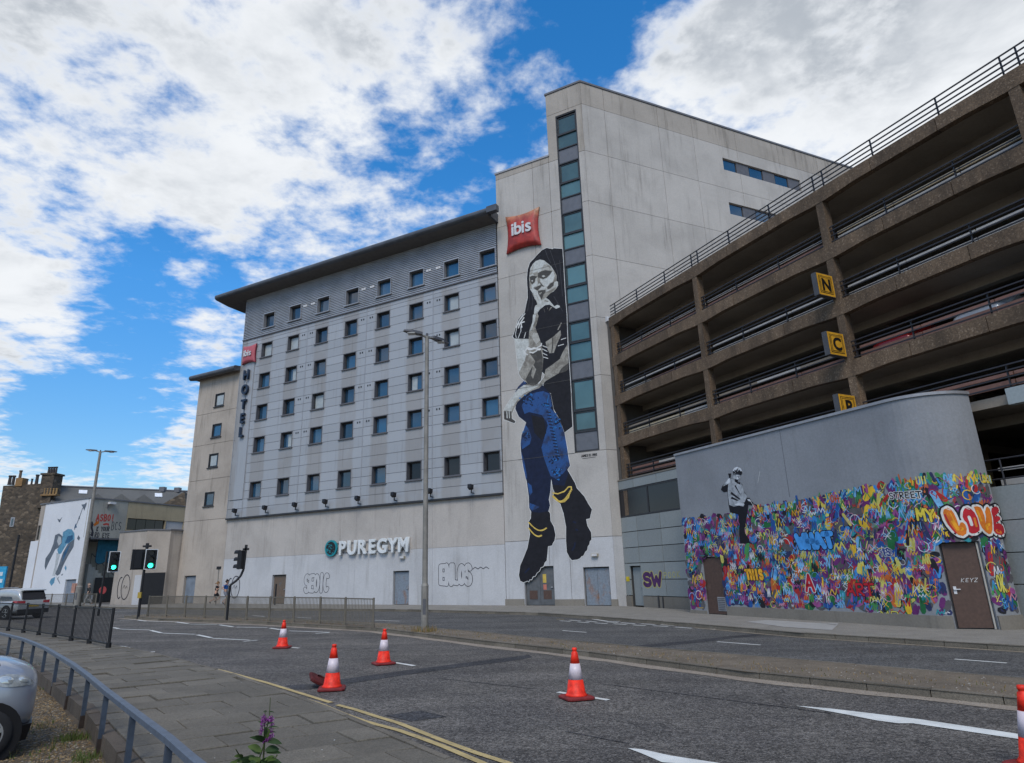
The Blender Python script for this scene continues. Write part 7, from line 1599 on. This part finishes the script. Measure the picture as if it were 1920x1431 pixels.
# ------------------------------------------------------------------ PEOPLE
def skinned(name, verts, edges, radii, mat, parent, root=0, sub=2):
    me = bpy.data.meshes.new(name); l = wloc(parent); me.from_pydata([tuple(np.array(v) - l) for v in verts], edges, []); me.materials.append(mat)
    o = link(name, me, parent); o.modifiers.new('Skin', 'SKIN'); lay = me.skin_vertices[0].data
    for i, r_ in enumerate(radii): lay[i].radius = (r_, r_) if not isinstance(r_, tuple) else r_; lay[i].use_root = i == root
    s_ = o.modifiers.new('Sub', 'SUBSURF'); s_.levels = sub; s_.render_levels = sub; o.modifiers['Skin'].use_smooth_shade = True; return o
skin_m = plain('skin', (.42, .25, .18), .55, var=.05)
def person(label, base, face, pose, top_col, leg_col, hair_col, H_=1.74, shorts=True, long_hair=False, bag=False, sleeves=.55):
    f = np.array([face[0], face[1], 0.]) / np.hypot(*face); r_ = np.array([f[1], -f[0], 0]); u = np.array([0, 0, 1.]); k = H_ / 1.74; b = np.array(base, float)
    P = lambda x, y, z: b + (f * x + r_ * y + u * z) * k
    t = thing('person', label, 'person', tuple(base)); lk, la, rk, ra_, le, lh, re, rh, lean = pose
    hip, chest, neck, head = P(0, 0, .93), P(lean * .5, 0, 1.24), P(lean * .9, 0, 1.47), P(lean + .03, 0, 1.60)
    J = [hip, P(lean * .25, 0, 1.08), chest, P(lean * .8, 0, 1.40), neck, P(lean, 0, 1.55), head, P(lean + .03, 0, 1.70),
         P(0, -.10, .88), P(*lk), P(*la), P(la[0] + .15, la[1], la[2] - .05 if la[2] < .15 else la[2] - .10), P(0, .10, .88), P(*rk), P(*ra_), P(ra_[0] + .15, ra_[1], ra_[2] - .05 if ra_[2] < .15 else ra_[2] - .10),
         P(lean * .8, -.18, 1.40), P(*le), P(*lh), P(lean * .8, .18, 1.40), P(*re), P(*rh)]
    E_ = [(0, 1), (1, 2), (2, 3), (3, 4), (4, 5), (5, 6), (6, 7), (0, 8), (8, 9), (9, 10), (10, 11), (0, 12), (12, 13), (13, 14), (14, 15), (3, 16), (16, 17), (17, 18), (3, 19), (19, 20), (20, 21)]
    rr = [.125, .12, .13, .12, .055, .06, .09, .075, .085, .055, .037, .03, .085, .055, .037, .03, .055, .042, .032, .055, .042, .032]
    skinned('body', J, E_, [q * k for q in rr], skin_m, t)
    topm, legm, hairm, shoe = plain('top_cloth', top_col, .85), plain('leg_cloth', leg_col, .85), plain('hair', hair_col, .8), plain('shoe', (.06, .06, .065), .7)
    g = lambda a, b_, s_: a + (b_ - a) * s_
    V = [J[1] - u * .06, J[2], J[3], J[16], g(J[16], J[17], sleeves), J[19], g(J[19], J[20], sleeves)]
    if sleeves >= 1: V += [g(J[17], J[18], .9), g(J[20], J[21], .9)]
    ed = [(0, 1), (1, 2), (2, 3), (3, 4), (2, 5), (5, 6)] + ([(4, 7), (6, 8)] if sleeves >= 1 else []); skinned('shirt', V, ed, [q * k for q in [.145, .15, .135, .075, .068, .075, .068] + ([.05, .05] if sleeves >= 1 else [])], topm, t)
    e = .72 if shorts else 1.0; V = [J[0] + u * .08, J[0], J[8], g(J[8], J[9], e), J[12], g(J[12], J[13], e)]; ed = [(0, 1), (1, 2), (2, 3), (1, 4), (4, 5)]; q = [.14, .14, .105, .095, .105, .095]
    if not shorts: V += [g(J[9], J[10], .95), g(J[13], J[14], .95)]; ed += [(3, 6), (5, 7)]; q += [.075, .075]
    skinned('shorts' if shorts else 'trousers', V, ed, [x * k for x in q], legm, t)
    for a, b_ in ((10, 11), (14, 15)): skinned('shoe', [J[a] - u * .01, J[b_]], [(0, 1)], [.05 * k, .045 * k], shoe, t)
    V = [head + u * .06 * k - f * .03, head + u * .10 * k, head - f * .07 * k]; ed = [(0, 1), (0, 2)]; q = [.092, .075, .075]
    if long_hair: V += [head - f * .16 * k + u * .05, head - f * .24 * k - u * .02]; ed += [(2, 3), (3, 4)]; q += [.04, .03]
    skinned('hair', V, ed, [x * k for x in q], hairm, t); part('nose', MB().box(head + f * .085 * k - np.array([.012, .012, .02]), head + f * .10 * k + np.array([.012, .012, .015])), skin_m, t)
    if bag: c = P(-.05, .25, .62); part('carrier_bag', MB().box(c - np.array([.14, .08, .2]), c + np.array([.14, .08, .16])), plain('bag', (.45, .46, .47), .6), t)
    return t
run1 = ((.28, -.10, .56), (-.10, -.10, .34), (-.06, .10, .50), (-.42, .10, .30), (-.16, -.24, 1.18), (.10, -.20, 1.10), (.10, .24, 1.12), (.24, .16, 1.28), .07)
run2 = ((.10, -.10, .48), (-.02, -.10, .08), (.20, .10, .54), (-.12, .10, .22), (.06, -.25, 1.14), (.26, -.18, 1.20), (-.18, .25, 1.18), (.02, .22, 1.06), .06)
walk = ((.16, -.09, .48), (.22, -.10, .09), (-.04, .09, .48), (-.28, .10, .12), (-.14, -.24, 1.14), (.0, -.25, .90), (.10, .24, 1.12), (.22, .22, .92), .10)
person('jogger in a black top and dark shorts running along the hotel wall', G(403, 1136, .12), (.95, .1), run1, (.012, .012, .014), (.02, .02, .022), (.20, .11, .05), 1.68, long_hair=True)
person('jogger in a blue t-shirt and grey shorts running beside the cranked signal pole', G(420, 1135.5, .12), (.95, .1), run2, (.02, .10, .32), (.16, .17, .20), (.03, .02, .015), 1.80)
person('bald walking pedestrian in a dark jacket and grey trousers near the stair recess', G(164, 1134.5, .12), (-.95, -.2), walk, (.035, .035, .035), (.20, .20, .20), (.36, .25, .19), 1.72, shorts=False, bag=True, sleeves=1)

# ------------------------------------------------------------------ PLANTS AND VERGE LITTER
pb_ = G(487, 1530, -.10); d5 = np.hypot(pb_[0], pb_[1]); FP = thing('flowering_plant', 'leafy plant with purple flower spikes at the bottom edge in front of the pavement', 'plant', tuple(pb_))
def at_plant(x, y, dr=0.0): r = pray(x, y); t = (d5 + dr) / np.hypot(r[0], r[1]); return CAM + r * t
stem_m, leaf_a, leaf_b = paint('stem_green', (.05, .065, .02)), paint('dark_leaf', (.022, .045, .014)), paint('mid_leaf', (.06, .095, .022)); petal = [paint('petal', (.30, .06, .30)), paint('petal_light', (.42, .14, .42)), paint('petal_dark', (.17, .03, .18))]
stems = [((487, 1530), (494, 1420), (497, 1378), (505, 1345), (507, 1308)), ((487, 1530), (480, 1440), (494, 1400), (497, 1350), (497, 1332)), ((487, 1530), (465, 1450), (450, 1418), (442, 1405)), ((487, 1530), (505, 1440), (520, 1415)), ((487, 1530), (450, 1470), (436, 1432))]
for s_ in stems:
    pts = [np.array(pb_)] + [at_plant(*p, dr=R.uniform(-.05, .05)) for p in s_[1:]]; mb = MB()
    for i, (a, b) in enumerate(zip(pts[:-1], pts[1:])): mb.tube(a, b, .009 * (1 - .17 * i), .009 * (1 - .17 * (i + 1)), 6)
    part('stem', mb, stem_m, FP)
def leaf(a, b, w, mat, curl=.15):
    a, b = np.array(a), np.array(b); d = b - a; L = np.linalg.norm(d); d /= L; v = CAM - a; v /= np.linalg.norm(v); s_ = np.cross(d, v + np.array([R.uniform(-.4, .4), R.uniform(-.4, .4), R.uniform(0, .5)])); s_ /= np.linalg.norm(s_); n = np.cross(s_, d)
    mb = MB(); vs = []; N = 6
    for i in range(N + 1):
        t = i / N; c = a + d * L * t + n * (curl * L * math.sin(t * 2.2)) - np.array([0, 0, L * .28 * t * t]); ww = w * math.sin(math.pi * min(1, t * .93 + .05)) ** .8
        vs += [c - s_ * ww, c + n * ww * -.25, c + s_ * ww]
    mb.add(vs, [q for i in range(N) for q in ((3 * i, 3 * i + 1, 3 * i + 4, 3 * i + 3), (3 * i + 1, 3 * i + 2, 3 * i + 5, 3 * i + 4))]); part('leaf', mb, mat, FP, smooth=True)
for (x0, y0, x1, y1, w, m) in ((496, 1392, 479, 1367, .022, 0), (494, 1392, 467, 1372, .014, 0), (499, 1390, 530, 1386, .020, 0), (498, 1388, 503, 1356, .022, 1), (498, 1386, 495, 1352, .016, 0), (490, 1410, 466, 1390, .024, 1), (487, 1414, 470, 1398, .022, 0), (497, 1408, 524, 1398, .026, 0), (500, 1412, 526, 1406, .022, 1), (492, 1424, 534, 1428, .026, 0), (496, 1430, 528, 1422, .02, 0), (484, 1428, 448, 1420, .02, 1), (482, 1432, 452, 1426, .02, 0), (478, 1436, 434, 1430, .016, 1), (455, 1424, 446, 1405, .012, 1), (450, 1420, 438, 1414, .012, 1), (444, 1430, 430, 1428, .012, 1), (446, 1424, 434, 1440, .012, 1), (490, 1440, 500, 1410, .026, 0), (486, 1440, 478, 1410, .026, 1), (500, 1440, 520, 1430, .026, 0), (498, 1360, 514, 1349, .006, 0), (500, 1366, 524, 1357, .006, 0), (502, 1374, 518, 1370, .006, 0), (494, 1357, 484, 1350, .006, 0), (470, 1440, 456, 1412, .02, 0), (488, 1450, 470, 1430, .03, 0), (495, 1450, 515, 1436, .03, 1), (503, 1335, 514, 1333, .004, 0), (501, 1334, 493, 1332, .004, 0)):
    leaf(at_plant(x0, y0), at_plant(x1, y1, R.uniform(-.08, .06)), w * 1.25, (leaf_a, leaf_b)[m])
for _ in range(34):
    x, y = R.uniform(438, 528), R.uniform(1412, 1450); leaf(at_plant(488 + (x - 488) * .3, y + 14, R.uniform(-.1, .1)), at_plant(x, y, R.uniform(-.15, .1)), R.uniform(.012, .026), R.choice((leaf_a, leaf_a, leaf_b)))
for path in (((494, 1343), (493, 1354), (490, 1366), (489, 1376)), ((509, 1344), (510, 1354), (508, 1366), (509, 1378)), ((496, 1388), (504, 1386), (512, 1378)), ((494, 1345), (500, 1350), (505, 1352), (510, 1348))):
    mb = MB(); pts = [at_plant(*p) for p in path]; 
    for _ in range(170):
        i = R.randrange(len(pts) - 1); c = pts[i] + (pts[i + 1] - pts[i]) * R.random() + np.array([R.gauss(0, .009), R.gauss(0, .012), R.gauss(0, .009)]); a = np.array([R.gauss(0, 1), R.gauss(0, 1), R.gauss(0, 1)]); a /= np.linalg.norm(a); b = np.cross(a, [.3, .5, .8]); b /= np.linalg.norm(b); s_ = R.uniform(.006, .011)
        mb.add([c - a * s_, c + b * s_ * .6, c + a * s_, c - b * s_ * .6 + np.cross(a, b) * s_ * .4], [(0, 1, 2), (0, 2, 3)], R.choice([0, 0, 1, 2]))
    mb.flat = True; part('flower_spike', mb, petal, FP, kind='stuff')
leafl = [paint('dead_leaf', c) for c in ((.17, .11, .05), (.22, .16, .085), (.11, .075, .04), (.24, .21, .16), (.075, .055, .035))]
def verge_area():
    t = R.random() ** 1.3; p = lerp_line(Vl, t * .7); q = lerp_line(Kl, t * .7); d = p - q; d /= np.linalg.norm(d); return p + d * (.03 + abs(R.gauss(0, 1.0)))
scatter('leaf_litter', verge_area, 26000, .008, .030, leafl + leafl[:3] + stone_m[:1], -.098)
def vsp(n, t0_, t1_, d0, d1):
    out = []
    for _ in range(n):
        p = lerp_line(Vl, R.uniform(t0_, t1_)); q = lerp_line(Kl, .2); d = p - q; d = np.array([-.787, -.615]); w = p + d * R.uniform(d0, d1); out.append((w[0], w[1], gz(*w) - .10))
    return out
tuft('verge_grass', vsp(90, .02, .35, .05, 1.6), 14, .10, .16, [grass_d, straw, grass_g], w=.006)
gp_ = [G(x, y, -.1) for x, y in ((125, 1385), (135, 1388), (145, 1386), (115, 1392), (155, 1384), (160, 1420), (165, 1425), (158, 1428), (200, 1392), (205, 1400))]
tuft('green_grass', [tuple(p) for p in gp_], 60, .10, .14, [grass_g, grass_d, grass_g], w=.006)
ew = []
for p, d in resample(VN[1:6], .33):
    if R.random() < .75: n = np.array([-d[1], d[0]]); q = p - n * R.uniform(-.02, .35); ew.append((q[0], q[1], gz(*q) - .10 if R.random() < .8 else gz(*q) + .0))
tuft('edge_weeds', ew, 16, .10, .10, [grass_g, grass_d, straw, leafg], w=.008)
wd = [G(x, y, -.1) for x, y in ((38, 1254), (45, 1258), (50, 1266), (56, 1272), (28, 1246))]
tuft('yellow_green_weeds', [tuple(p) for p in wd], 70, .26, .25, [paint('weed', (.16, .14, .025)), grass_g, grass_d], w=.02)
scatter('paving_litter', lambda: (lambda t, s_: lerp_line(Vl, t) + (lerp_line(Kl, t) - lerp_line(Vl, t)) * s_)(R.random(), R.uniform(.05, .95)), 160, .005, .018, stone_m + [paint('litter_white', (.5, .5, .48))], .124)
